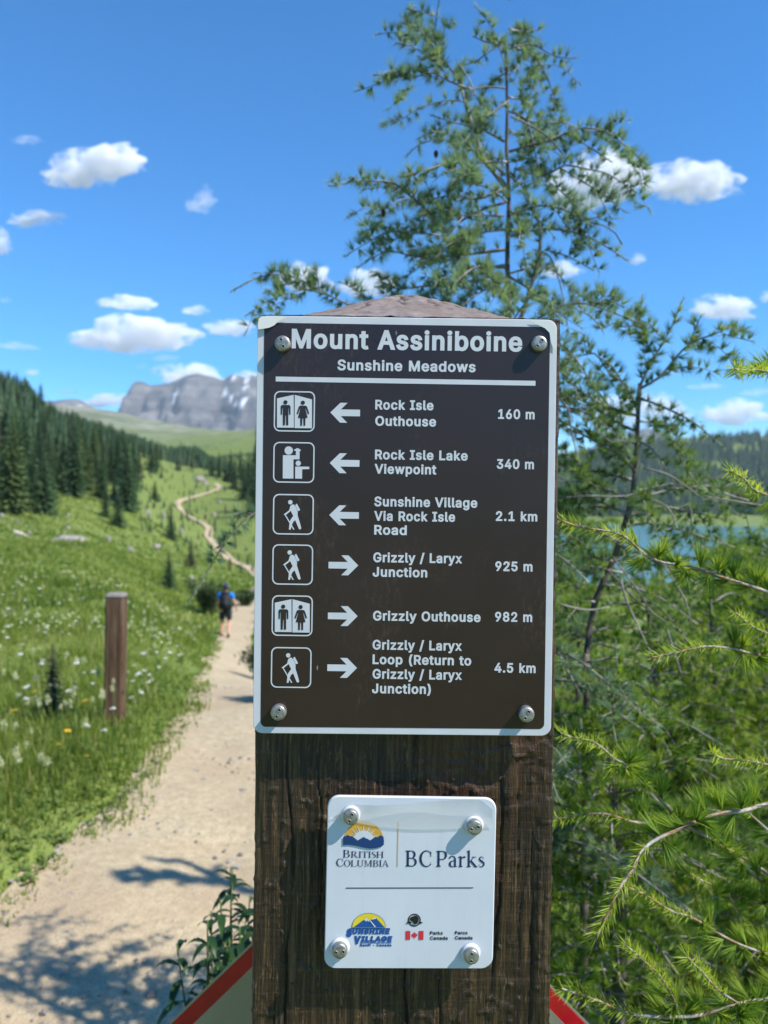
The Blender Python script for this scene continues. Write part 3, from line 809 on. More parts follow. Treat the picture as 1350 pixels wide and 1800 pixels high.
    for arr, d, r0 in [([(905, 740), (955, 760), (985, 850), (1000, 910), (1012, 972)], 1.75, .003), ([(1080, 660), (1120, 670), (1150, 690), (1167, 720)], 1.6, .002), ([(825, 262), (770, 258), (725, 270), (700, 300)], 1.66, .0035),
                       ([(840, 345), (900, 375), (950, 410), (990, 460)], 1.66, .0035), ([(690, 195), (720, 235), (740, 280)], 1.68, .003), ([(740, 440), (800, 470), (830, 500)], 1.7, .003), ([(650, 700), (680, 670), (700, 640)], 1.6, .003)]:
        t.limb(z(arr, d), r0, .0015, dens=0, twigs=0)
    # a dark second stem
    t.limb(z([(838, 1010), (880, 920), (905, 830), (920, 750), (925, 690), (915, 640)], 1.72), .009, .004, (.5, 1), .1, 4, .12)
    # limbs reaching away from and towards the viewer, and back low down
    rg = t.rg
    for k in range(42):
        zz = rg.uniform(1.0, 3.0) if k > 14 else rg.uniform(.4, 1.2)
        yk = rg.choice([-1, 1, 1]); a = yk * math.pi / 2 + rg.uniform(-.8, .8)
        L = (.20 + .5 * (3.1 - zz) / 2.4 * rg.uniform(.5, 1)) * (.8 if yk < 0 else 1)
        px_ = b[0] + .02; o0 = np.array([np.interp(zz, [0, 2.9], [b[0], P(890, 60, 1.78)[0]]), b[1], zz]); d = np.array([math.cos(a), math.sin(a), rg.uniform(-.1, .25)])
        t.limb([o0, o0 + d * L * .5 + [0, 0, .03], o0 + d * L + [0, 0, -.06]], .006 * L / .4, .0012, (.15, 1), .12, 9, .13)
    for c in [(462, 645), (1045, 700), (572, 212), (618, 470)]: t.cone(P(400 + c[0] / 1.6875, c[1] / 1.6875, 1.64))
    t.finish()
main_larch()

def second_larch():
    z = lambda arr, d=2.05, d1=None: zpts(arr, 960, 560, 2.8125, d * .88, None, 0, d1 * .88 if d1 else None)
    b = P(1028, 1700, 2.05 * .88); b[2] = height(b[0], b[1])[0]
    t = Larch('larch_tree', b, 'young larch with a crooked forked leader between sign post and right edge', 32, tuft=.012, nn=28, nlen=.029, nwid=.0018, mat='larch_needle_mid')
    t.set_trunk([b - [0, 0, .15]] + z([(200, 1900), (200, 1660), (240, 1400), (330, 1200), (390, 1010), (430, 850), (450, 600), (455, 450), (465, 320)]),   .013, .005)
    A = [([(465, 330), (520, 220), (590, 110), (640, 20), (670, -60), (690, -95)], 1.98, .006, 7), ([(465, 345), (560, 290), (640, 190), (720, 112), (820, 75), (915, 33)], 1.9, .006, 6), ([(700, 125), (720, 80), (755, -25)], 1.9, .003, 3),
         ([(705, 122), (770, 115), (848, 137)], 1.95, .003, 1), ([(590, 120), (560, 80), (500, 15), (430, 30), (345, 32)], 2.1, .003, 3), ([(560, 285), (640, 250), (725, 245)], 2.0, .003, 5), ([(500, 250), (470, 200)], 2.0, .003, 4),
         ([(465, 395), (560, 430), (650, 470), (740, 520), (810, 580), (872, 627)], 1.9, .005, 8), ([(455, 470), (400, 340), (310, 270), (240, 170), (150, 185), (60, 130)], 2.1, .005, 8), ([(250, 185), (330, 240), (380, 320), (450, 430)], 2.0, .003, 3),
         ([(450, 480), (330, 440), (200, 370), (60, 250)], 1.95, .006, 9), ([(450, 560), (320, 500), (200, 420), (60, 380)], 2.1, .006, 8), ([(448, 600), (520, 640), (560, 690), (600, 760)], 2.0, .004, 5), ([(445, 620), (330, 560), (330, 440)], 2.05, .006, 7),
         ([(440, 700), (300, 640), (160, 560), (40, 500)], 2.0, .006, 8), ([(440, 760), (340, 620), (240, 520)], 1.9, .005, 7), ([(435, 800), (280, 760), (130, 740), (30, 700)], 2.1, .006, 8), ([(420, 900), (300, 840), (150, 800), (40, 820)], 1.95, .006, 8),
         ([(430, 850), (560, 830), (700, 790), (800, 800)], 2.1, .005, 7), ([(400, 980), (560, 930), (700, 950), (880, 990)], 2.0, .006, 9), ([(380, 1030), (540, 1010), (720, 1060), (900, 1120), (1010, 1150)], 2.15, .006, 9), ([(360, 1100), (240, 1050), (120, 1100), (40, 1130)], 1.95, .006, 9),
         ([(330, 1200), (200, 1180), (90, 1230), (20, 1300)], 2.0, .006, 9), ([(330, 1200), (480, 1180), (620, 1240), (780, 1330)], 2.1, .006, 9), ([(280, 1320), (430, 1330), (600, 1400), (760, 1500)], 2.0, .006, 9), ([(240, 1400), (140, 1400), (40, 1480)], 1.95, .006, 9), ([(220, 1550), (380, 1520), (560, 1580), (700, 1640)], 2.1, .006, 9), ([(200, 1700), (350, 1680), (520, 1740)], 2.0, .006, 9)]
    for arr, d, r0, tw in A: t.limb(z(arr, (d + 2.05) / 2, d), r0, .0013, (.06, 1), .1, tw * 1.6 + 1, .16, 1.15)
    for arr, d in [([(480, 740), (600, 770), (700, 830), (760, 880)], 1.9), ([(480, 860), (560, 830), (660, 820), (740, 860)], 1.95), ([(1000, 900), (860, 850), (945, 810), (985, 760)], 1.85), ([(500, 890), (600, 930), (640, 1030), (520, 1050)], 1.9), ([(60, 890), (200, 880), (400, 885), (470, 850)], 1.9),
                   ([(780, 880), (900, 900), (1040, 930), (1090, 930)], 1.9), ([(60, 390), (110, 450), (130, 560), (180, 740)], 1.9), ([(330, 1180), (420, 1300), (520, 1450)], 1.85), ([(370, 1290), (400, 1400), (540, 1700)], 1.85), ([(590, 1230), (690, 1400), (720, 1520)], 1.9), ([(60, 1410), (200, 1440), (320, 1420)], 1.9), ([(300, 1240), (480, 1420), (690, 1560)], 1.95),
                   ([(600, 1540), (640, 1700), (660, 1790)], 1.95), ([(60, 1650), (130, 1790), (180, 1900)], 1.9), ([(640, 960), (700, 920), (720, 1010), (690, 1100)], 1.9)]:
        t.limb(z(arr, d), .0035, .0016, dens=0)
    rg = t.rg
    for k in range(44):
        zz = rg.uniform(.2, 1.75); a = rg.uniform(0, 6.28); L = .3 + .25 * rg.uniform()
        o0 = np.array([np.interp(zz, [0, 1.9], [b[0], P(1125, 680, 2.05 * .88)[0]]), b[1], zz]); d = np.array([math.cos(a), math.sin(a) * .7, rg.uniform(-.1, .2)])
        t.limb([o0, o0 + d * L * .5 + [0, 0, .02], o0 + d * L + [0, 0, -.05]], .005, .0012, (.15, 1), .12, 9, .14)
    t.finish()
second_larch()

def near_larch():
    """stands just outside the right edge; its branches reach into the picture"""
    b = np.array([1.62, 1.62, 0.0]); b[2] = height(b[0], b[1])[0]
    t = Larch('larch_tree', b, 'larch beyond the right edge whose bright near branches reach towards the post', 33, tuft=.0125, nn=52, nlen=.035, nwid=.00125, seg=2, mat='larch_needle_near', wood='twig_bark', spread=.8)
    t.set_trunk([b - [0, 0, .2], b + [.02, 0, .8], b + [-.03, .02, 1.6], b + [.02, 0, 2.45]], .05, .008)
    hub = lambda h, dx=0, dy=-.12: b + np.array([dx, dy, h])
    z = lambda arr, d, d1: zpts(arr, 0, 0, 1, d, None, 0, d1)
    Bs = [([(1560, 1110), (1400, 1058), (1320, 1030), (1250, 1007), (1170, 985), (1112, 955), (1060, 932), (984, 912)], 1.05, .84, .0042, 1.25),
          ([(1600, 1150), (1450, 1148), (1350, 1146), (1290, 1142), (1240, 1137), (1190, 1146), (1145, 1155)], 1.0, .86, .0034, 1.05), ([(1560, 1190), (1420, 1140), (1350, 1108), (1312, 1095), (1295, 1082)], .98, .9, .0026, 1.05),
          ([(1560, 690), (1420, 662), (1350, 657), (1310, 655), (1284, 648)], .95, .8, .0024, 1.75), ([(1560, 930), (1450, 890), (1370, 870), (1330, 855), (1300, 843), (1274, 830)], .98, .84, .0024, 1.45),
          ([(1500, 1590), (1300, 1500), (1200, 1440), (1155, 1402), (1120, 1350), (1085, 1328), (1035, 1303), (980, 1282)], 1.15, .88, .0042, .85), ([(1620, 1340), (1450, 1395), (1350, 1418), (1300, 1430), (1240, 1437), (1190, 1462), (1135, 1500), (1110, 1530), (1088, 1555), (1062, 1600), (1040, 1640)], .95, .76, .0062, 1.0),
          ([(1560, 1640), (1350, 1556), (1295, 1508), (1240, 1470), (1190, 1448), (1120, 1448), (1060, 1432), (1000, 1436), (975, 1442)], 1.1, .95, .006, .7), ([(1560, 1760), (1400, 1700), (1350, 1682), (1262, 1642), (1215, 1615), (1190, 1608), (1140, 1580), (1095, 1560)], 1.0, .9, .0045, .65),
          ([(1420, 1960), (1260, 1840), (1205, 1780), (1165, 1722), (1130, 1690), (1102, 1662)], .95, .82, .0035, .4), ([(1560, 1700), (1400, 1735), (1350, 1752), (1310, 1766), (1250, 1778), (1180, 1783), (1100, 1778), (1040, 1762), (985, 1738)], .95, .84, .0058, .65), ([(1480, 1850), (1370, 1790), (1310, 1762), (1270, 1735), (1235, 1700), (1206, 1674)], .96, .84, .003, .55),
          ([(1560, 1365), (1420, 1350), (1350, 1345), (1310, 1340), (1270, 1335), (1250, 1322)], 1.0, .92, .003, .95), ([(1520, 1520), (1400, 1490), (1330, 1440), (1290, 1400), (1250, 1390)], 1.1, 1.0, .0035, .8), ([(1560, 1900), (1400, 1850), (1300, 1830), (1200, 1835), (1100, 1850), (1000, 1880)], 1.0, .9, .005, .45),
          ([(1500, 1640), (1400, 1600), (1320, 1590), (1260, 1560), (1200, 1530)], 1.2, 1.1, .004, .7)]
    for arr, d, d1, r0, hh in Bs:
        pts = z(arr, d, d1)
        t.limb([hub(hh + .08)] + [(hub(hh + .1) + pts[0]) / 2 + [0, 0, .04]] + pts, r0 * 1.6, .0011, (.22, 1), .08, 1.6, .07, 1.0)
    # the rest of the crown, out of the picture: coarser
    t.seg = 1; t.tuft = .024; t.nn = 14; t.nwid = .0022; t.nlen = .03
    rg = t.rg
    for k in range(12):
        zz = rg.uniform(.3, 2.0); a = rg.uniform(-1.9, .5); L = .25 + .45 * (2.6 - zz) / 2.3
        o0 = b + [0, 0, zz]; d = np.array([math.cos(a), math.sin(a), rg.uniform(-.1, .2)])
        if (o0 + d * L)[1] < .9: continue
        t.limb([o0, o0 + d * L * .5 + [0, 0, .03], o0 + d * L + [0, 0, -.05]], .008, .0014, (.15, 1), .1, 6, .2)
    # unseen high limb, shaped and thickened to cast a compact shadow on the trail
    for pts, tw in (([b + [0, 0, 2.3], (1.98, 1.86, 2.55), (1.80, 2.06, 2.78), (1.5, 2.09, 2.80), (1.27, 2.12, 2.72)], 16), ([(1.80, 2.06, 2.78), (1.62, 2.20, 2.84), (1.45, 2.22, 2.78)], 4), ([(1.55, 2.09, 2.79), (1.42, 2.0, 2.86), (1.36, 2.06, 2.76)], 10)):
        t.nn = 34; t.nwid = .003; t.limb(pts, .03, .008, (.5, 1), .08, tw * 2, .13, 3.0)
    t.finish()
near_larch()

def bushy_larch(x, y, h, seed, label, spread=.5, group=None):
    z0 = height(x, y)[0]; b = np.array([x, y, z0])
    t = Larch('larch_sapling', b, label, seed, tuft=.017, nn=20, nlen=.036, nwid=.0030, group=group, mat='larch_needle_near')
    rg = t.rg
    t.set_trunk([b - [0, 0, .1], b + [.03, 0, h * .5], b + [-.02, .02, h]], .02, .004)
    for k in range(int(75 * h)):
        zz = rg.uniform(.06, .97) * h; a = rg.uniform(0, 6.28); L = spread * (1 - zz / h * .75) * rg.uniform(.6, 1.15)
        o0 = b + [0, 0, zz]; d = np.array([math.cos(a), math.sin(a), rg.uniform(-.1, .3)])
        t.limb([o0, o0 + d * L * .5 + [0, 0, .03], o0 + d * L + [0, 0, -.07 * L]], .006, .0014, (.1, 1), .14, 7, .2)
    t.finish()
for x, y, h, sd, lab, sp in [(.95, 2.7, 1.25, 41, 'bushy light green larch low behind the crooked leader larch', .55), (1.55, 3.1, 1.52, 42, 'bushy larch at the right edge in front of the lake', .6), (.75, 3.7, 1.35, 43, 'bushy larch close beside the right side of the post, farther back', .6),
                             (2.2, 4.2, 1.75, 44, 'bushy larch farther down the bank by the right edge', .75), (1.2, 2.05, .85, 45, 'low larch shoot at the bottom right under the near branches', .5),
                             (1.22, 2.85, 1.45, 50, 'slender bushy larch screening the lake between the crooked larch and right edge', .55), (1.15, 4.6, 1.7, 46, 'bushy larch half hidden behind the trunk of the crooked larch', .8), (2.6, 5.6, 1.9, 47, 'farthest of the bushy larches down the bank, by the right edge', .9), (1.75, 2.35, 1.15, 48, 'bushy larch under the lower near branches at the right edge', .6), (.50, 1.66, 1.0, 51, 'feathery larch sapling hiding the foot of the crooked larch trunk', .42), (.62, 2.35, .75, 49, 'small larch shoot tucked in beside the diamond sign', .4)]:
    bushy_larch(x, y, h, sd, lab, sp)
# ------------------------------------------------------------------ grass and flowers
def in_meadow(n, d0, d1, rg, a0=-30, a1=36):
    th = np.radians(rg.uniform(a0, a1, n)); r = np.sqrt(rg.uniform(d0 ** 2, d1 ** 2, n))
    x = r * np.sin(th); y = r * np.cos(th)
    pd = path_dist(x, y)
    return x, y, pd

def blades(name, bands, seed, label, mat='grass_blade'):
    rg = np.random.default_rng(seed); g = Geo()
    for n, d0, d1, hmin, hmax, wd, a0, a1 in bands:
        x, y, pd = in_meadow(n, d0, d1, rg, a0, a1)
        edge = .10 * vnoise(x * 2.5, y * 2.5, seed=2) + .05 * vnoise(x * 9, y * 9, seed=4)
        ok = (pd > -.11 + edge * .4 + rg.uniform(-.10, .05, n)) & (np.hypot(x - .0, y - .78) > .3)
        x, y, pd = x[ok], y[ok], pd[ok]; m = len(x)
        if not m: continue
        z = height(x, y)
        cl = fbm(x * 1.4, y * 1.4, seed=6, octv=3)
        ht = rg.uniform(hmin, hmax, m) * np.clip(.85 + .55 * cl, .3, 1.6) * np.clip(.42 + pd * 1.0, .38, 1)
        a = rg.uniform(0, 6.283, m); lean = rg.uniform(.15, .75, m)
        d = np.stack([np.cos(a), np.sin(a), np.zeros(m)], -1); sd = np.stack([-np.sin(a), np.cos(a), np.zeros(m)], -1)
        w_ = (wd * rg.uniform(.5, 1.4, m))[:, None]; up = np.array([0, 0, 1.0]); b = np.stack([x, y, z - .015], -1); H = ht[:, None]; ln = lean[:, None]
        p1 = b + up * H * .55 + d * H * ln * .25; p2 = b + up * H * (1 - .25 * ln) + d * H * ln * .85
        V = np.stack([b - sd * w_ * .5, b + sd * w_ * .5, p1 - sd * w_ * .5, p1 + sd * w_ * .5, p2], 1).reshape(-1, 3)
        k = np.arange(m)[:, None] * 5
        tn = np.clip(.45 + .30 * fbm(x * .6, y * .6, seed=11, octv=3) + rg.normal(0, .16, m), 0, 1)
        T = np.repeat(tn, 5) + np.tile([-.1, -.1, 0, 0, .12], m)
        g.add(V, [k + np.array([[0, 1, 3, 2]]), k + np.array([[2, 3, 4]])], T)
    tag(g.build(name, MAT[mat]), label, 'grass', kind='stuff')
blades('grass', [(40000, 2.2, 5.5, .06, .19, .0065, -40, 38), (42000, 5.5, 10, .08, .21, .009, -34, 34), (42000, 10, 22, .12, .26, .02, -32, 24), (36000, 22, 50, .14, .30, .05, -32, 12), (22000, 50, 110, .18, .4, .13, -32, 8)], 71,
       'lush green meadow grass on both sides of the dirt trail')

blades('dry_grass', [(3200, 2.2, 6, .05, .24, .004, -40, 38), (4200, 6, 14, .08, .26, .007, -34, 30), (3500, 14, 45, .12, .3, .028, -32, 14)], 72, 'straw coloured dry stems scattered through the green meadow', 'dry_blade')
def herbs():
    rg = np.random.default_rng(73); g = Geo()
    for n, d0, d1, sz, a0, a1 in [(2600, 2.2, 6, .030, -40, 38), (2600, 6, 13, .042, -34, 30), (2200, 13, 40, .10, -32, 16)]:
        x, y, pd = in_meadow(n, d0, d1, rg, a0, a1)
        ok = (pd > -.08 + rg.uniform(-.06, .05, n)) & ((pd < .35) | (fbm(x * .8, y * .8, seed=31, octv=3) > .05)) & (np.hypot(x, y - .78) > .3)
        x, y, pd = x[ok], y[ok], pd[ok]; z = height(x, y); m = len(x)
        for rep in range(9):
            a = rg.uniform(0, 6.283, m); el = rg.uniform(.0, 1.1, m); L = sz * rg.uniform(.6, 1.7, m)
            d = np.stack([np.cos(a) * np.cos(el), np.sin(a) * np.cos(el), np.sin(el)], -1); s_ = np.stack([-np.sin(a), np.cos(a), np.zeros(m)], -1)
            b = np.stack([x + rg.normal(0, sz * .5, m), y + rg.normal(0, sz * .5, m), z + rg.uniform(-.005, .05, m) * np.clip(.3 + pd * 2, .1, 1.4)], -1); L = L[:, None]
            mid = b + d * L * .5; tip = b + d * L + np.array([0, 0, -.35]) * L
            V = np.stack([b, mid + s_ * L * .24, tip, mid - s_ * L * .24], 1).reshape(-1, 3); k = np.arange(m)[:, None] * 4
            g.add(V, [k + np.array([[0, 1, 2]]), k + np.array([[0, 2, 3]])], np.repeat(np.clip(rg.normal(.5, .2, m), 0, 1), 4))
    tag(g.build('meadow_herbs', MAT['meadow_leaf']), 'broad leaved low herbs and ground cover along the trail edge and in the grass', 'ground cover', kind='stuff')
herbs()
def gravel():
    rg = np.random.default_rng(74); n = 5200
    i = rg.integers(len(TRK) - 1, size=n * 6); ok = np.hypot(TRK[i, 0], TRK[i, 1]) < 16; i = i[ok][:n]; n = len(i)
    t = unit(np.gradient(TRK[:, :2], axis=0)); u = rg.uniform(-.53, .53, n); u = np.where(rg.uniform(size=n) < .4, np.sign(u) * rg.uniform(.38, .56, n), u)
    x = TRK[i, 0] - t[i, 1] * u * TRK[i, 2] + rg.normal(0, .05, n); y = TRK[i, 1] + t[i, 0] * u * TRK[i, 2] + rg.normal(0, .05, n)
    s_ = np.clip(rg.lognormal(-5.35, .5, n), .002, .022)
    z = hbase(x, y) - .008 + s_ * .2
    bm = bmesh.new(); bmesh.ops.create_icosphere(bm, subdivisions=1, radius=1); bv = np.array([v.co[:] for v in bm.verts]); bf = np.array([[v.index for v in f.verts] for f in bm.faces]); bm.free()
    V = bv[None] * rg.uniform(.65, 1.3, (n, len(bv), 1)) * (s_[:, None, None] * np.array([1.2, 1.0, .7])); V = V + np.stack([x, y, z], -1)[:, None]
    F = (np.arange(n)[:, None, None] * len(bv) + bf[None]).reshape(-1, 3)
    tag(mesh('gravel', V.reshape(-1, 3), [F], MAT['boulder_rock']), 'loose small stones and grit on the dirt trail', 'gravel', kind='stuff')
gravel()

def head_umbel(rg):
    g = Geo()
    for k in range(26):
        a = rg.uniform(0, 6.28); r = .020 * math.sqrt(rg.uniform()); c = np.array([r * math.cos(a), r * math.sin(a), .004 * rg.normal() + .006 - r * .25])
        for j in range(4):
            q = j * 1.57 + a; d = np.array([math.cos(q), math.sin(q), .3]) * .0055; s = np.array([-d[1], d[0], 0]) * .6
            g.add([c, c + d * .6 + s, c + d, c + d * .6 - s], [np.array([[0, 1, 2, 3]])])
    return g
def head_tuft(rg):
    g = Geo()
    n = 90; d = unit(rg.normal(size=(n, 3))); d[:, 2] = d[:, 2] * 1.5 + .5
    V, F, T = needles(np.zeros((n, 3)) + [0, 0, .012], unit(d), .024, .004, rg, .2, None, 1); V[:, 2] *= 1.5
    g.add(V, F); return g
def head_daisy(rg):
    g = Geo()
    for j in range(13):
        q = j * .483; d = np.array([math.cos(q), math.sin(q), .12]) * .021; s = np.array([-d[1], d[0], 0]) * .17
        g.add([d * .2, d * .6 + s, d, d * .6 - s], [np.array([[0, 1, 2, 3]])])
    g.add([(.006 * math.cos(q), .006 * math.sin(q), .004) for q in np.arange(6) * 1.047] + [(0, 0, .007)], [np.array([[i, (i + 1) % 6, 6] for i in range(6)])])
    return g

def flowers():
    rg = np.random.default_rng(77)
    kinds = [('white_flower', head_umbel, 'petal_white', 'small white flower cluster on a thin stem in the meadow grass', 'white flowers in the meadow', 'umbel'), ('seed_tuft', head_tuft, 'petal_cream', 'fluffy cream seed head standing above the meadow grass', 'cream seed heads in the meadow', 'seed_head'), ('yellow_flower', head_daisy, 'petal_yellow', 'yellow daisy like flower in the grass left of the marker post', 'yellow flowers in the meadow', 'petals')]
    protos = []
    for nm, fn, mt, lab, grp, part in kinds:
        for v in range(2):
            hm = fn(rg).build(part, MAT[mt]); me = hm.data; bpy.data.objects.remove(hm)
            tv, tf = tube([(0, 0, -1), (.01, .0, -.5), (0, 0, 0)], [.0016, .0014, .0011], 4)
            so = mesh('stem', tv, tf, MAT['stem_green']); sm = so.data; bpy.data.objects.remove(so)
            protos.append((nm, part, me, sm, lab, grp))
    def place(k, x, y, sc):
        nm, part, me, sm, lab, grp = protos[k]
        h = rg.uniform(.2, .34); z = height(x, y)[0]
        root = empty(nm, (x, y, z), lab, 'flower', grp)
        tl = (rg.uniform(-.25, .25), rg.uniform(-.25, .25))
        o = bpy.data.objects.new(part, me); COL.objects.link(o); o.parent = root; o.location = (0, 0, h); o.scale = (sc,) * 3; o.rotation_euler = (tl[0], tl[1], rg.uniform(0, 6))
        s = bpy.data.objects.new('stem', sm); COL.objects.link(s); s.parent = root; s.location = (0, 0, h); s.scale = (1, 1, h)
    cnt = 0
    while cnt < 230:
        th = R(rg.uniform(-28, -8.5)); r = 3.0 + 11 * rg.uniform() ** 1.7; x, y = r * math.sin(th), r * math.cos(th)
        if path_dist(x, y)[0] < .12: continue
        cl = vnoise(x * .9, y * .9, seed=15)
        k = 0 if cl > -.25 else 2
        if rg.uniform() < .25: k = 2
        place(k + int(rg.integers(2)), x, y, rg.uniform(.6, 1.15)); cnt += 1
    for px, py in [(118, 1308), (102, 1333), (148, 1266), (296, 1205), (60, 1240), (152, 1330), (25, 1245), (212, 1345)]:
        q, d = ground_at(px, py + 70)
        if q is not None and path_dist(q[0], q[1])[0] > .1: place(4 + int(rg.integers(2)), q[0], q[1], 1.0)
    # the far ones: pale specks nobody could count
    g = Geo(); n = 1200
    th = np.radians(rg.uniform(-31, -8, n)); r = 9 + 70 * rg.uniform(size=n) ** 1.8; x, y = r * np.sin(th), r * np.cos(th)
    ok = (path_dist(x, y) > .3) & (fbm(x * .35, y * .35, seed=18, octv=3) + .25 * vnoise(x * 3, y * 3) > .22); x, y, r = x[ok], y[ok], r[ok]
    z = height(x, y) + rg.uniform(.16, .32, len(x)); s = (.008 + .0008 * r) * rg.uniform(.6, 1.3, len(x))
    c = np.stack([x, y, z], -1)
    oct_ = np.array([(1, 0, 0), (0, 1, 0), (-1, 0, 0), (0, -1, 0), (0, 0, .7), (0, 0, -.5)])
    V = (c[:, None] + oct_[None] * s[:, None, None]).reshape(-1, 3)
    f = np.array([[0, 1, 4], [1, 2, 4], [2, 3, 4], [3, 0, 4], [1, 0, 5], [2, 1, 5], [3, 2, 5], [0, 3, 5]])
    F = (np.arange(len(c))[:, None, None] * 6 + f[None]).reshape(-1, 3)
    tag(g_build_far(V, F), 'pale specks of countless small flowers over the farther meadow', 'flowers', kind='stuff')
def g_build_far(V, F):
    return mesh('far_flowers', V, [F], MAT['petal_cream'])
flowers()

def herb_plant():
    """leafy willowherb at the foot of the post"""
    rg = np.random.default_rng(12)
    b = np.array([-.318, 1.5, 0.0]); b[2] = height(b[0], b[1])[0]
    root = empty('leafy_plant', b, 'dark leafy plant with drooping lance leaves left of the sign post', 'plant')
    st = Geo(); lf = Geo()
    for k in range(50):
        ox, oy = rg.uniform(-.01, .11), rg.normal(0, .07); H = rg.uniform(.45, .80) if k > 4 else rg.uniform(.68, .84); lean = np.array([rg.normal(-.004, .03), rg.normal(0, .06), 0])
        pts = np.array([[ox, oy, 0], [ox + lean[0] * .4, oy + lean[1] * .4, H * .5], [ox + lean[0], oy + lean[1], H]])
        p = spline(pts, .02); st.add(*tube(p, np.linspace(.004, .0015, len(p)), 5))
        nl = int(H / .017)
        for j in range(nl):
            u = .15 + .85 * j / nl; q = np.array([np.interp(u, np.linspace(0, 1, len(p)), p[:, i]) for i in range(3)])
            a = j * 2.4 + rg.uniform(-.3, .3); L = rg.uniform(.07, .115) * (1.1 - .5 * u); wd = L * .115
            d = np.array([math.cos(a), math.sin(a), 0]); s = np.array([-d[1], d[0], 0]); el = .55 - 1.1 * (1 - u)
            V = []; 
            for i in range(6):
                v = i / 5; w_ = wd * math.sin(math.pi * min(1, v * .93 + .06)) ** .8
                c = q + d * L * v * (1 - .2 * v) + np.array([0, 0, 1]) * L * (el * v - .75 * v * v)
                V += [c - s * w_ + [0, 0, .12 * w_], c + [0, 0, -.15 * w_], c + s * w_ + [0, 0, .12 * w_]]
            F = []
            for i in range(5):
                e = i * 3; F += [[e, e + 3, e + 4, e + 1], [e + 1, e + 4, e + 5, e + 2]]
            lf.add(np.array(V), [np.array(F)], rg.uniform(.1, .8))
    st.build('stems', MAT['stem_green'], root, True, None, False); lf.build('leaves', MAT['herb_leaf'], root, True)
herb_plant()

def low_bush(name, x, y, h, wd, seed, label, mat='herb_leaf', n=5200, ls=.03):
    rg = np.random.default_rng(seed); z = height(x, y)[0]
    root = empty(name, (x, y, z), label, 'bush')
    st = Geo(); lf = Geo()
    tips = []
    for k in range(16):
        a = rg.uniform(0, 6.28); d = np.array([math.cos(a) * wd * rg.uniform(.2, 1), math.sin(a) * wd * rg.uniform(.2, 1), h * rg.uniform(.6, 1)])
        p = spline([np.zeros(3), d * [.4, .4, .6], d], .08); st.add(*tube(p, np.linspace(.012, .004, len(p)), 5)); tips.append(p)
    allp = np.concatenate([p[len(p) // 4:] for p in tips])
    c = allp[rg.integers(len(allp), size=n)] + rg.normal(size=(n, 3)) * [wd * .11, wd * .11, h * .08]; c[:, 2] = np.abs(c[:, 2]) * .98
    d = unit(rg.normal(size=(n, 3)) + [0, 0, .4])
    V, F, T = needles(c, d, ls, ls * .35, rg, .3); lf.add(V, F, T)
    st.build('stems', MAT['larch_bark'], root, True, None, False); lf.build('leaves', MAT[mat], root)
for px, py, d, h, wd, sd, lab in [(366, 1062, 27, 1.15, .8, 1, 'dark low conifer bush on the slope left of the hiker'), (432, 1056, 31, .6, .5, 2, 'dark bush beside the trail right of the hiker')]:
    p = P(px, py, d); low_bush('conifer_bush', p[0], p[1], h, wd, sd, lab, 'bush_olive', 2600, .13)
for px, py, d, h, wd, sd, lab in [(446, 1250, 6.3, .34, .28, 3, 'green bush at the trail edge beside the lower left of the large sign'), (440, 1150, 11, .5, .4, 4, 'green bush at the trail edge just below the hiker')]:
    p = P(px, py, d); low_bush('trailside_bush', p[0] + wd * .75, p[1], h, wd, sd, lab, 'herb_leaf', 3500, .06)
def fir_seedlings():
    for px, py, top, lab in [(92, 1262, 1112, 'small sparse fir seedling in the grass left of the marker post'), (203, 1046, 1012, 'tiny dark fir seedling behind the top of the marker post'), (296, 1036, 965, 'thin pale fir seedling on the slope above the marker post')]:
        q, d = ground_at(px, py)
        if q is not None: spruce(3 if px < 100 else 0, q[0], q[1], q[2] + .03, (py - top) / 1350 * d, px * .1, lab, None, 1.3, 'fir_seedling')
fir_seedlings()

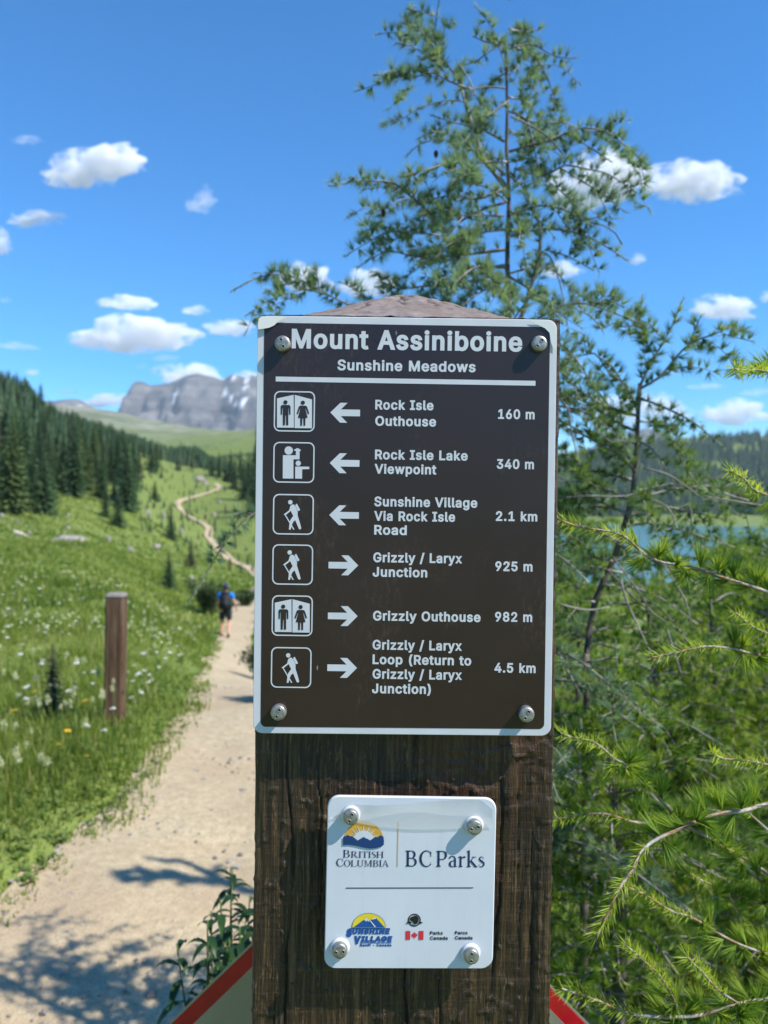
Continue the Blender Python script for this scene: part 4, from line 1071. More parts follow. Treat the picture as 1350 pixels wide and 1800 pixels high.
# ------------------------------------------------------------------ stones
def boulder(px, py, wpx, hpx, label, seed, name='boulder', cat='rock'):
    q, d = ground_at(px, py)
    if q is None: return
    rx = wpx / 2 / 1350 * d; rz = hpx / 1350 * d
    bm = bmesh.new(); bmesh.ops.create_icosphere(bm, subdivisions=3, radius=1)
    for v in bm.verts:
        c = v.co.copy(); k = 1 + .35 * mnoise.noise(c * 1.3 + Vector((seed * 7.7, 0, 0))) + .14 * mnoise.noise(c * 3.4 + Vector((0, seed * 3.1, 0)))
        v.co = Vector((c.x * k * rx, c.y * k * rx * .8, c.z * k * rz * .8))
    o = bm_obj(name, bm, MAT['boulder_rock']); o.location = (q[0], q[1], q[2] + rz * .12); o.rotation_euler = (0, 0, seed)
    tag(o, label, cat)
for i, (a, b, c, d, l) in enumerate([(120, 953, 62, 12, 'broad flat grey rock slab lying in the left meadow'), (52, 942, 11, 8, 'small white rock just right of the pale log'), (33, 923, 7, 8, 'small yellowish rock just above the pale log'), (3, 912, 8, 8, 'white rock cut by the left picture edge under the spruces'), (119, 932, 12, 8, 'small grey rock just above the flat slab'),
                                     (119, 911, 7, 6, 'pale rock in the grass between the wood front and the flat slab'), (228, 970, 14, 9, 'pair like pale rock in mid meadow right of the flat slab'), (260, 904, 12, 9, 'pale rock uphill and left of the lone dark spruce'), (287, 915, 8, 10, 'upright pale rock close to the lone dark spruce'),
                                     (190, 951, 9, 10, 'buff rock on the meadow right end of the flat slab'), (275, 965, 16, 9, 'buff rock downhill of the lone dark spruce'), (337, 1022, 13, 8, 'pale rock below the stubby rusty topped spruce'), (318, 935, 8, 8, 'buff rock right of the lone dark spruce'), (376, 908, 9, 8, 'pale rock right of the trail bend beyond the hiker'), (385, 886, 8, 7, 'pale rock in grass inside the far trail bend'), (350, 849, 20, 9, 'wide grey outcrop above the far trail bend'), (362, 853, 13, 6, 'low buff outcrop beside the wide grey outcrop'), (236, 1238, 16, 9, 'white rounded rock in grass right of the marker post')]):
    boulder(a, b, c, d, l, i + 1)
def log():
    q, d = ground_at(38, 946)
    s = d / 1350
    p = spline([q + np.array([-13 * s, 0, 9 * s]), q + np.array([0, 0, 5 * s]), q + np.array([13 * s, -.2, 0.5 * s])], .06)
    V, F = tube(p, np.linspace(4.2, 3.2, len(p)) * s * (1 + .1 * vnoise(np.arange(len(p)) * .5, 2)), 9)
    tag(mesh('fallen_log', V, F, MAT['pale_wood'], smooth=True), 'pale bleached log lying in the grass near the left edge', 'log')
flat('pale_wood', (0.50, 0.45, 0.36), 0.85, 0.2, 0, .2, 12)
log()
GLYPH_DATA = """( 273 89,156,89,207,89,244,93,283,101,324,108,364,119,404,132,441,145,479,160,511,177,539,196,539,216,539,236,539,219,504,204,467,191,428,178,389,168,351,161,313,155,276,151,240,151,207,151,176,154,146,160,115,166,83,176,51,188,16,201,-18,217,-56,236,-96,216,-96,196,-96,177,-96,148,-47,126,3,111,55,97,106
) 273 57,-96,37,-96,57,-55,73,-17,86,18,98,53,107,85,113,116,119,147,122,177,122,207,122,240,118,276,112,313,105,351,95,389,82,428,70,467,55,504,37,539,57,539,77,539,97,539,113,511,128,479,142,441,155,404,165,364,173,323,180,283,184,244,184,207,184,156,177,104,161,53,146,2,125,-48,97,-96,77,-96
- 453 263,244,337,244,337,226,337,207,337,188,263,188,188,188,114,188,114,207,114,226,114,244,188,244
. 188 108,-4,95,-4,83,-4,72,0,63,9,54,18,50,28,50,41,50,54,54,65,63,73,72,82,83,87,95,87,108,87,119,82,128,73,137,65,141,54,141,41,141,28,137,18,128,9,119,0
/ 249 216,533,235,533,180,330,126,127,71,-76,52,-76,33,-76,14,-76,69,127,124,330,178,533,197,533
0 453 264,-7,227,-7,189,-7,157,3,130,24,103,45,83,74,69,113,55,152,48,199,48,254,48,309,55,356,69,395,83,434,104,464,130,484,157,505,189,516,227,516,264,516,296,505,323,484,350,464,370,434,384,395,398,356,405,309,405,254,405,199,398,152,384,113,370,74,350,45,323,24,297,3|202,50,227,50,252,50,273,58,290,74,308,90,321,113,330,144,339,174,344,211,344,254,344,297,339,334,330,365,321,395,308,419,290,435,273,451,252,460,227,460,202,460,180,451,163,435,146,419,132,395,123,365,114,334,109,297,109,254,109,211,114,174,123,144,132,113,146,90,163,74,180,58
1 453 181,0,76,0,76,18,76,36,76,55,181,55,286,55,391,55,391,36,391,18,391,0,286,0|250,509,276,509,276,339,276,170,276,0,255,0,234,0,212,0,212,149,212,299,212,448,211,448,210,448,209,448,168,418,127,388,86,358,86,381,86,404,86,427,123,454,161,481,198,509,224,509
2 453 172,0,64,0,64,16,64,32,64,47,121,108,177,168,234,229,254,249,270,267,282,282,295,298,304,313,311,327,317,341,320,356,320,371,320,390,316,405,308,419,299,432,288,442,273,449,259,456,242,460,224,460,204,460,187,456,172,447,158,439,147,428,139,413,131,399,127,382,127,362,107,362,86,362,66,362,66,392,72,419,86,442,100,465,119,483,143,496,167,509,194,516,225,516,255,516,282,509,306,497,329,484,348,467,361,445,374,424,381,399,381,372,381,354,378,335,371,318,364,300,353,280,336,259,319,237,296,211,267,180,229,140,191,100,153,60,153,59,153,58,153,57,231,57,310,57,389,57,389,38,389,19,389,0,281,0
3 453 252,-7,218,-7,187,-7,158,-1,133,10,107,21,86,37,70,57,54,78,46,103,44,132,66,132,87,132,109,132,111,114,117,99,126,87,136,75,149,65,165,59,181,53,199,50,219,50,239,50,258,53,275,61,292,68,305,79,315,93,324,107,329,124,329,145,329,163,325,181,316,196,307,212,293,224,275,234,256,243,231,248,201,248,186,248,172,248,157,248,157,265,157,282,157,299,200,349,244,399,288,448,288,450,288,451,288,452,215,452,142,452,70,452,70,471,70,490,70,509,171,509,272,509,372,509,372,493,372,477,372,461,319,400,265,339,211,278,211,282,211,285,211,289,249,293,281,288,308,276,335,263,356,246,371,222,386,199,393,173,393,145,393,115,385,89,370,66,355,43,335,25,309,12,282,0
4 453 164,105,40,105,40,123,40,141,40,158,109,275,178,392,247,509,268,509,289,509,311,509,243,394,176,280,109,166,109,165,109,164,109,163,210,163,312,163,413,163,413,144,413,125,413,105,289,105|302,0,282,0,282,40,282,81,282,121,282,130,282,138,282,146,282,203,282,260,282,318,302,318,322,318,343,318,343,212,343,106,343,0,322,0
5 453 254,-7,221,-7,191,-7,164,-1,140,11,116,23,97,39,83,60,69,81,61,104,60,130,81,130,101,130,122,130,124,115,129,101,138,89,147,77,159,67,173,60,188,53,204,50,221,50,242,50,260,55,276,64,292,74,305,87,314,104,323,121,328,141,328,162,328,184,323,204,314,221,304,238,291,252,275,262,258,272,239,277,218,277,201,277,184,274,167,268,151,263,138,255,128,246,108,248,88,250,67,253,77,338,86,423,96,509,186,509,276,509,366,509,366,490,366,471,366,452,294,452,222,452,151,452,145,402,139,352,134,301,135,301,135,301,136,301,147,311,161,319,178,325,194,331,211,334,229,334,253,334,274,329,294,321,313,313,331,301,345,285,359,270,371,252,379,231,387,210,391,188,391,163,391,130,384,101,369,76,354,50,334,30,309,15,283,1
6 453 258,-7,226,-7,195,-7,167,0,142,15,118,29,98,49,84,74,71,100,64,129,64,162,64,186,69,212,80,239,91,266,110,300,137,340,176,396,214,453,252,509,276,509,299,509,322,509,265,426,208,344,151,261,149,261,147,261,145,261,150,271,157,280,165,288,174,296,184,302,196,307,207,312,221,314,235,314,266,314,293,308,316,295,339,282,357,263,370,240,382,216,389,189,389,157,389,125,382,97,368,73,354,48,334,28,310,14,286,0|207,48,226,48,246,48,264,53,279,63,294,72,306,85,314,101,323,118,327,136,327,157,327,178,323,197,314,213,306,230,294,242,279,251,264,261,246,265,226,265,207,265,189,261,174,252,159,243,147,230,138,214,129,198,125,179,125,158,125,137,129,118,138,102,147,85,159,72,174,63,189,53
8 453 260,-7,226,-7,192,-7,162,-1,136,11,109,24,89,40,74,62,59,83,52,108,52,135,52,157,56,177,65,195,74,213,86,229,101,241,116,253,133,261,153,265,153,265,153,266,153,267,128,273,108,287,93,308,78,329,70,353,70,380,70,406,77,429,90,450,104,470,122,486,146,498,169,510,196,516,226,516,256,516,283,510,306,498,329,486,348,470,361,450,375,429,382,406,382,380,382,353,374,329,359,308,344,287,325,273,300,267,300,266,300,265,300,265,319,261,336,253,351,241,366,229,378,213,387,195,396,177,401,157,401,135,401,108,393,83,378,62,364,40,343,24,317,11,291,-1|204,49,226,49,249,49,268,53,285,60,301,68,314,78,323,91,332,105,337,121,337,139,337,158,332,174,322,189,313,203,300,214,283,223,266,231,247,235,226,235,205,235,186,231,169,223,152,214,139,203,130,189,120,174,115,158,115,139,115,121,120,105,129,91,138,78,151,68,167,60,184,53|208,290,226,290,244,290,260,293,274,300,288,307,299,318,307,330,315,343,319,358,319,376,319,393,315,407,308,420,300,433,289,443,275,449,261,456,245,460,226,460,208,460,191,456,177,449,163,443,152,433,145,420,137,407,133,393,133,376,133,358,137,343,145,330,152,318,163,307,178,300,192,293
9 453 195,516,226,516,258,516,286,508,310,494,335,480,354,460,368,434,382,409,389,380,389,347,389,323,383,297,373,270,362,243,343,209,315,168,277,112,239,56,200,0,177,0,154,0,130,0,187,83,244,165,301,248,303,248,305,248,307,248,303,238,296,229,287,221,279,213,269,207,257,202,245,197,232,195,218,195,187,195,160,201,137,214,114,227,96,245,83,269,70,292,64,320,64,352,64,384,71,412,85,436,99,461,118,480,143,494,167,508|246,460,226,460,207,460,189,456,174,446,159,437,147,424,138,407,130,391,125,372,125,352,125,330,130,312,138,295,147,279,159,266,174,257,189,248,207,243,226,243,246,243,263,248,279,257,294,266,306,279,314,295,323,311,327,330,327,350,327,372,323,391,314,407,306,424,294,437,279,446,264,456
A 480 39,0,16,0,78,170,140,339,201,509,226,509,251,509,276,509,338,339,401,170,463,0,440,0,418,0,395,0,359,101,323,202,287,302,281,321,273,344,264,372,255,400,245,435,232,478,236,478,241,478,245,478,233,435,222,399,213,371,204,343,196,320,191,302,155,202,120,101,85,0,62,0|197,142,110,142,110,161,110,180,110,199,197,199,283,199,370,199,370,180,370,161,370,142,283,142
B 456 122,0,60,0,60,170,60,339,60,509,120,509,181,509,241,509,276,509,306,503,329,491,352,479,369,462,381,442,392,422,398,399,398,374,398,352,394,334,387,320,379,306,369,294,356,286,344,277,330,271,315,267,315,265,315,264,315,262,331,261,347,255,363,245,379,235,392,221,402,203,413,185,418,163,418,136,418,111,412,87,400,67,388,46,370,30,344,18,319,6,287,0,247,0,184,0|125,115,125,57,165,57,205,57,245,57,284,57,313,65,330,80,347,95,355,114,355,137,355,154,351,170,342,184,334,198,321,209,306,218,290,227,271,231,248,231,207,231,166,231,125,231,125,173|125,341,125,285,162,285,200,285,238,285,257,285,273,289,288,296,303,303,315,313,323,326,332,339,336,355,336,372,336,395,328,414,313,429,297,444,273,452,240,452,202,452,163,452,125,452,125,396
C 510 293,-7,267,-7,223,-7,184,4,150,25,116,46,89,76,70,115,50,154,40,201,40,254,40,308,50,354,70,393,89,432,116,462,150,484,184,505,223,516,267,516,293,516,317,512,340,504,363,497,384,486,402,471,420,457,436,439,448,418,460,398,468,374,473,348,451,348,430,348,408,348,404,366,398,381,389,395,381,408,370,419,357,428,345,438,331,444,315,449,300,454,284,456,267,456,236,456,208,448,184,432,159,417,139,394,125,364,111,334,103,297,103,254,103,211,111,175,125,145,140,115,159,92,184,76,209,61,236,53,267,53,284,53,300,55,315,60,331,65,345,71,357,81,370,90,381,101,389,114,398,128,404,143,408,160,430,160,451,160,473,160,469,135,460,111,448,91,436,70,421,52,402,38,384,23,363,12,341,5,318,-3
E 419 165,0,60,0,60,170,60,339,60,509,164,509,268,509,372,509,372,490,372,471,372,452,290,452,207,452,125,452,125,396,125,341,125,286,202,286,278,286,355,286,355,267,355,248,355,229,278,229,202,229,125,229,125,172,125,114,125,57,208,57,292,57,375,57,375,38,375,19,375,0,270,0
G 520 309,-7,269,-7,223,-7,184,4,149,25,115,46,88,77,69,116,50,155,40,201,40,254,40,308,50,354,69,393,88,432,115,462,149,484,183,505,221,516,265,516,292,516,317,512,340,504,364,496,385,484,403,469,422,454,437,437,449,416,461,396,470,373,474,349,452,349,430,349,408,349,403,365,396,380,387,393,379,406,368,417,356,427,344,436,330,444,315,448,300,453,283,456,265,456,235,456,208,448,183,432,159,417,139,394,125,364,111,334,103,297,103,254,103,211,111,175,125,145,140,115,159,92,184,76,209,61,237,53,269,53,297,53,323,59,345,71,367,83,384,101,396,123,409,146,415,172,415,202,421,201,428,200,434,199,384,199,333,199,283,199,283,218,283,237,283,256,348,256,413,256,478,256,478,237,478,219,478,200,478,158,469,122,451,91,433,60,408,36,377,19,345,2
H 517 82,0,60,0,60,170,60,339,60,509,82,509,103,509,125,509,125,435,125,362,125,289,214,289,303,289,392,289,392,362,392,435,392,509,414,509,435,509,457,509,457,339,457,170,457,0,435,0,414,0,392,0,392,77,392,155,392,232,303,232,214,232,125,232,125,155,125,77,125,0,103,0
I 300 111,0,31,0,31,19,31,38,31,57,60,57,89,57,118,57,118,189,118,320,118,452,89,452,60,452,31,452,31,471,31,490,31,509,111,509,190,509,269,509,269,490,269,471,269,452,240,452,212,452,183,452,183,320,183,189,183,57,212,57,240,57,269,57,269,38,269,19,269,0,190,0
J 396 230,-7,185,-7,140,-7,104,6,75,33,47,59,33,97,33,145,33,155,33,164,33,173,55,173,76,173,98,173,98,164,98,155,98,145,98,114,106,91,122,74,137,58,159,50,185,50,211,50,232,58,248,74,264,91,272,114,272,145,272,267,272,388,272,509,293,509,315,509,336,509,336,388,336,267,336,145,336,97,322,59,294,33,266,6
L 393 160,0,60,0,60,170,60,339,60,509,82,509,103,509,125,509,125,358,125,208,125,57,203,57,282,57,361,57,361,38,361,19,361,0,261,0
M 628 81,0,60,0,60,170,60,339,60,509,91,509,121,509,152,509,193,402,235,294,277,187,280,180,284,170,287,159,291,148,295,136,299,123,303,110,307,97,311,84,315,71,319,59,322,49,317,49,312,49,307,49,310,59,314,70,318,83,322,95,326,108,330,121,334,134,338,147,342,158,346,170,349,179,352,187,394,294,435,402,476,509,507,509,537,509,568,509,568,339,568,170,568,0,547,0,525,0,504,0,504,97,504,194,504,291,504,302,504,314,504,327,505,340,505,354,505,369,505,383,506,398,506,413,506,428,507,443,507,457,509,457,511,457,513,457,508,441,503,426,498,409,492,393,487,378,482,363,477,348,472,334,467,322,463,309,459,299,456,291,418,194,380,97,342,0,323,0,305,0,286,0,248,97,209,194,170,291,167,299,163,309,159,321,155,333,150,346,145,361,140,376,135,391,129,408,124,424,118,441,112,457,114,457,117,457,119,457,119,444,120,431,120,416,120,401,121,387,121,372,121,357,121,342,122,328,122,315,122,302,122,291,122,194,122,97,122,0,101,0
N 523 82,0,60,0,60,170,60,339,60,509,85,509,111,509,136,509,205,400,274,291,343,183,349,174,355,164,363,151,370,138,379,123,388,107,396,90,405,73,414,55,411,55,408,54,405,54,403,72,401,90,401,108,400,126,399,142,399,157,399,172,399,185,399,195,399,300,399,404,399,509,420,509,442,509,463,509,463,339,463,170,463,0,438,0,412,0,387,0,325,97,264,193,202,290,194,303,186,316,177,331,169,345,159,362,148,381,137,400,123,424,108,452,111,453,115,453,119,454,120,428,121,405,122,384,123,362,124,344,124,328,125,312,125,300,125,291,125,194,125,97,125,0,103,0
O 533 311,-7,267,-7,223,-7,184,4,150,25,116,46,90,76,70,115,50,154,40,201,40,254,40,308,50,354,70,393,90,432,116,462,150,484,184,505,223,516,267,516,311,516,350,505,384,484,418,462,444,432,464,393,483,354,493,308,493,254,493,201,483,154,464,115,444,76,418,46,384,25,350,4|236,53,267,53,297,53,325,61,349,76,374,91,394,114,408,144,423,174,430,211,430,254,430,298,423,335,408,365,394,395,374,417,349,433,325,448,297,456,267,456,236,456,209,448,184,433,159,417,140,394,125,364,111,334,103,297,103,254,103,211,111,174,125,144,140,114,159,92,184,76,209,61
P 445 82,0,60,0,60,170,60,339,60,509,118,509,177,509,235,509,274,509,307,502,332,487,358,473,377,454,390,430,402,405,409,378,409,348,409,317,402,290,390,265,377,241,358,222,332,207,307,193,274,186,235,186,193,186,151,186,109,186,109,205,109,224,109,242,150,242,191,242,233,242,259,242,281,247,297,256,313,265,325,278,333,294,341,310,344,328,344,348,344,368,341,386,333,402,325,417,313,430,297,439,280,448,259,452,232,452,196,452,160,452,125,452,125,301,125,151,125,0,103,0
R 449 82,0,60,0,60,170,60,339,60,509,119,509,177,509,236,509,275,509,307,502,333,489,359,475,378,457,390,433,403,410,409,382,409,352,409,321,403,295,390,271,378,248,359,230,333,217,307,204,275,198,236,198,189,198,143,198,96,198,96,217,96,236,96,255,142,255,188,255,234,255,260,255,281,259,298,267,314,275,326,286,334,300,341,315,345,332,345,352,345,372,341,390,334,405,326,420,314,431,298,440,281,448,259,452,233,452,197,452,161,452,125,452,125,301,125,151,125,0,103,0|378,0,353,0,312,76,271,153,230,229,254,229,279,229,303,229,344,153,386,76,428,0,403,0
S 447 263,-9,224,-9,187,-9,155,-3,128,9,100,21,79,38,64,60,49,82,40,107,38,137,60,137,82,137,104,137,106,117,112,101,123,88,134,75,149,65,166,59,184,52,203,49,224,49,247,49,268,53,286,60,304,68,319,78,329,92,340,105,346,121,346,139,346,155,341,169,332,179,323,189,311,198,296,205,281,211,264,217,245,222,224,228,204,234,184,239,142,251,109,268,86,289,63,311,52,339,52,372,52,401,60,426,75,448,90,469,111,486,138,498,164,510,194,516,227,516,261,516,290,510,316,498,342,486,362,469,377,449,392,428,400,404,401,378,380,378,358,378,337,378,335,403,323,423,302,437,281,451,256,459,225,459,203,459,184,455,167,448,151,441,138,431,129,418,120,406,115,391,115,376,115,358,120,344,131,334,142,323,154,314,169,308,184,302,199,297,212,293,230,289,247,284,264,279,279,275,295,270,312,264,328,257,344,248,359,238,373,227,385,214,395,198,404,181,408,162,408,139,408,111,401,86,386,64,372,41,351,24,323,11,296,-2
U 517 299,-8,259,-8,219,-8,184,0,154,15,124,31,101,53,85,80,68,107,60,138,60,173,60,285,60,397,60,509,81,509,103,509,124,509,124,399,124,288,124,178,124,154,130,132,141,113,152,94,167,79,187,68,207,57,231,52,259,52,287,52,311,57,331,68,351,79,366,94,377,113,387,132,393,154,393,178,393,288,393,399,393,509,414,509,436,509,457,509,457,397,457,285,457,173,457,138,449,107,433,80,416,53,393,31,363,15,334,0
V 480 229,0,204,0,141,170,79,339,16,509,39,509,62,509,84,509,120,408,156,307,192,206,198,189,206,166,215,137,224,109,235,73,248,31,243,31,239,31,235,31,247,74,258,110,267,138,276,166,284,189,290,206,325,307,360,408,395,509,417,509,440,509,463,509,401,339,340,170,278,0,253,0
a 389 182,-9,160,-9,136,-9,114,-4,94,5,75,14,59,27,48,45,36,62,30,83,30,108,30,130,35,147,43,161,52,175,63,185,78,193,92,201,108,207,125,211,143,215,160,218,178,220,201,223,219,225,234,227,248,228,258,231,265,235,272,239,276,245,276,255,276,255,276,256,276,257,276,272,273,286,267,297,261,308,252,316,240,322,228,328,213,331,196,331,178,331,162,328,149,322,136,317,126,309,118,301,110,292,104,283,100,274,80,280,61,285,41,291,50,314,62,332,79,346,95,360,113,369,133,375,153,381,173,384,194,384,208,384,223,383,239,379,255,376,271,370,286,360,301,351,313,338,322,320,332,303,337,280,337,251,337,168,337,84,337,0,317,0,297,0,277,0,277,17,277,35,277,52,275,52,274,52,272,52,268,43,261,34,252,25,243,15,230,7,215,1,200,-5|155,45,170,45,193,45,212,50,228,59,243,68,255,79,263,93,271,107,276,122,276,138,276,155,276,173,276,190,273,187,268,184,259,182,251,180,242,178,231,176,221,174,210,172,200,171,190,170,182,169,175,168,161,166,147,163,134,159,121,154,111,148,103,139,96,131,92,119,92,105,92,92,95,81,102,72,109,63,118,57,130,52,142,48
b 424 261,-8,229,-8,206,-8,187,-4,172,4,158,12,146,21,138,31,129,42,123,51,118,59,116,59,114,59,112,59,112,39,112,20,112,0,92,0,72,0,53,0,53,170,53,339,53,509,73,509,93,509,114,509,114,446,114,382,114,319,115,319,117,319,118,319,123,327,129,336,137,346,145,356,157,365,171,373,186,381,205,384,229,384,261,384,289,376,313,361,337,345,356,322,370,293,383,263,390,229,390,189,390,149,383,114,370,84,356,55,337,32,313,16,289,0|197,47,220,47,244,47,263,53,279,66,295,78,308,95,316,117,324,138,328,162,328,189,328,216,324,240,316,261,308,282,296,299,280,311,264,324,244,330,220,330,197,330,177,324,161,312,145,300,133,284,125,263,117,242,113,217,113,189,113,161,117,136,125,115,133,94,146,77,162,65,178,53
c 396 226,-8,207,-8,173,-8,143,0,117,16,91,33,71,56,56,85,41,114,34,149,34,187,34,227,41,262,56,291,71,321,91,343,117,360,143,376,173,384,207,384,226,384,243,382,260,377,276,372,292,365,305,356,319,347,330,335,340,322,350,309,357,294,362,277,342,272,322,267,303,262,300,272,296,281,290,289,285,297,278,305,270,311,262,317,253,322,242,325,232,328,220,330,207,330,182,330,161,323,145,310,129,297,116,280,108,258,100,237,96,213,96,187,96,162,100,139,108,117,116,96,129,79,145,66,161,53,182,46,207,46,220,46,232,48,243,52,253,55,263,60,271,66,279,72,286,80,292,89,297,97,301,107,304,117,324,112,343,107,363,102,358,85,351,70,341,56,332,43,320,31,306,21,293,12,277,4,261,-1,244,-6
d 424 219,-8,195,-8,164,-8,136,0,111,16,87,32,68,55,55,84,41,114,34,149,34,189,34,229,41,263,55,293,69,322,88,345,112,361,136,376,164,384,196,384,219,384,238,381,253,373,268,365,279,356,287,346,296,336,302,327,306,319,308,319,309,319,311,319,311,382,311,446,311,509,331,509,351,509,372,509,372,339,372,170,372,0,352,0,332,0,313,0,313,20,313,39,313,59,311,59,309,59,307,59,302,51,295,42,287,31,278,21,267,12,252,4,238,-4|181,47,205,47,227,47,247,53,263,65,279,77,291,94,299,115,308,136,312,161,312,189,312,217,308,242,300,263,292,284,279,300,263,312,247,324,228,330,205,330,181,330,161,324,145,311,129,299,116,282,108,261,100,240,96,216,96,189,96,162,100,138,109,117,117,95,129,78,145,66,161,53
e 404 238,-8,212,-8,175,-8,143,0,117,16,90,33,70,56,56,85,41,114,34,148,34,187,34,226,41,260,55,290,69,319,89,343,115,359,141,376,171,384,205,384,226,384,246,381,266,374,285,367,303,356,319,341,335,326,348,306,357,282,366,258,371,228,371,194,371,186,371,178,371,169,272,169,174,169,75,169,75,187,75,204,75,221,163,221,250,221,338,221,329,215,319,208,310,202,310,227,306,249,298,269,290,288,278,303,263,314,247,325,228,330,205,330,182,330,163,325,146,313,130,302,118,288,109,270,100,251,96,232,96,211,96,200,96,189,96,178,96,150,101,126,110,106,120,87,134,72,151,61,168,51,189,46,212,46,228,46,241,48,254,53,266,57,277,64,285,73,294,82,301,93,306,105,325,101,345,96,365,91,359,71,349,54,335,39,321,24,303,13,283,4,262,-4
f 254 154,379,228,379,228,362,228,344,228,327,154,327,80,327,6,327,6,344,6,362,6,379,80,379|101,0,81,0,81,144,81,288,81,432,81,453,86,471,96,486,106,500,119,511,135,519,152,526,169,530,187,530,201,530,213,529,222,527,232,525,238,523,243,521,238,503,233,486,227,468,224,470,220,471,215,472,210,473,203,474,195,474,176,474,163,469,154,460,146,451,142,437,142,419,142,279,142,140,142,0,121,0
g 425 238,-151,207,-151,179,-151,155,-147,134,-140,113,-132,96,-123,82,-110,69,-98,58,-84,51,-69,67,-60,84,-50,101,-41,107,-49,113,-57,122,-66,130,-75,141,-82,154,-88,168,-94,186,-97,207,-97,238,-97,263,-90,282,-75,302,-60,311,-37,311,-6,311,19,311,44,311,68,310,68,308,68,306,68,301,60,295,51,287,41,278,32,267,23,252,16,238,8,219,5,195,5,164,5,137,12,113,27,88,41,69,62,55,90,41,118,34,152,34,191,34,230,41,264,55,293,69,322,88,345,112,361,137,376,165,384,196,384,220,384,239,381,253,373,268,365,280,356,288,346,297,336,303,327,308,319,309,319,311,319,313,319,313,339,313,359,313,379,333,379,353,379,372,379,372,250,372,121,372,-9,372,-42,365,-69,350,-90,335,-111,316,-126,291,-136,266,-146|181,59,205,59,228,59,248,64,264,75,280,86,292,101,300,121,308,141,312,165,312,193,312,220,308,243,300,264,292,284,280,301,264,312,248,324,228,330,205,330,181,330,161,324,145,312,129,299,117,283,109,262,100,242,96,219,96,193,96,166,100,143,109,123,117,103,129,87,145,76,162,65
h 410 114,249,114,227,114,151,114,76,114,0,93,0,73,0,53,0,53,170,53,339,53,509,73,509,93,509,114,509,114,435,114,361,114,287,110,287,106,287,102,287,114,322,131,347,152,362,174,377,199,384,227,384,253,384,276,379,295,369,315,358,330,342,341,321,352,299,357,273,357,240,357,160,357,80,357,0,337,0,316,0,296,0,296,78,296,157,296,235,296,265,288,288,273,304,258,321,237,329,210,329,192,329,175,325,161,317,146,309,135,298,126,283,118,267
i 167 73,0,53,0,53,126,53,253,53,379,73,379,93,379,114,379,114,253,114,126,114,0,93,0|95,443,84,443,72,443,62,447,54,455,45,462,41,472,41,483,41,494,45,504,54,512,62,520,72,524,84,524,95,524,106,520,114,512,122,504,126,494,126,483,126,472,122,462,114,455,106,447
k 381 132,158,110,137,110,162,110,187,110,212,113,212,117,212,121,212,175,268,230,323,284,379,310,379,335,379,360,379,301,319,243,259,184,199,182,199,179,199,177,199,155,178|73,0,53,0,53,170,53,339,53,509,73,509,93,509,114,509,114,339,114,170,114,0,93,0|320,0,294,0,245,62,197,124,148,186,162,200,177,214,191,229,252,152,312,76,372,0,346,0
l 189 147,-2,139,-2,110,-2,88,5,74,20,60,35,53,57,53,84,53,226,53,367,53,509,73,509,93,509,114,509,114,372,114,235,114,99,114,81,116,69,120,62,125,55,133,52,146,52,152,52,157,52,160,53,164,53,167,54,170,54,173,37,177,20,181,3,175,1,169,0,162,-1,154,-2
m 610 73,0,53,0,53,126,53,253,53,379,72,379,92,379,112,379,112,351,112,323,112,295,111,295,109,295,108,295,113,316,121,332,132,346,144,359,157,369,172,376,187,383,203,386,219,386,247,386,270,378,287,361,305,344,316,322,321,295,318,295,315,295,312,295,317,313,325,329,337,343,349,357,364,367,381,375,398,382,416,386,437,386,459,386,479,381,497,372,515,362,530,348,541,328,551,309,557,285,557,255,557,170,557,85,557,0,536,0,516,0,496,0,496,85,496,169,496,254,496,281,488,301,473,313,457,325,439,330,419,330,402,330,387,327,374,320,362,313,352,303,345,290,339,278,335,263,335,247,335,165,335,82,335,0,315,0,295,0,274,0,274,87,274,173,274,260,274,281,267,298,253,311,239,324,221,330,199,330,185,330,171,327,158,320,144,313,134,303,126,289,118,276,114,258,114,238,114,159,114,79,114,0,93,0
n 410 114,249,114,227,114,151,114,76,114,0,93,0,73,0,53,0,53,126,53,253,53,379,72,379,92,379,112,379,112,349,112,318,112,287,109,287,106,287,102,287,114,322,131,347,152,362,174,377,199,384,227,384,253,384,276,379,295,369,314,358,330,342,341,321,352,299,357,273,357,240,357,160,357,80,357,0,337,0,316,0,296,0,296,78,296,157,296,235,296,265,288,288,273,304,258,321,237,329,210,329,192,329,175,325,161,317,146,309,135,298,126,283,118,267
o 415 242,-8,207,-8,173,-8,143,0,117,16,91,33,71,56,56,85,41,114,34,149,34,187,34,227,41,262,56,291,71,321,91,343,117,360,143,376,173,384,207,384,242,384,273,376,299,360,325,343,345,321,359,291,374,262,381,227,381,187,381,149,374,114,359,85,345,56,325,33,299,16,273,0|182,46,207,46,233,46,254,53,270,66,287,79,299,96,307,117,315,139,319,162,319,187,319,213,315,236,307,258,299,280,287,297,270,310,254,323,233,330,207,330,182,330,161,323,145,310,129,297,116,280,108,258,100,237,96,213,96,187,96,162,100,139,108,117,116,96,129,79,145,66,161,53
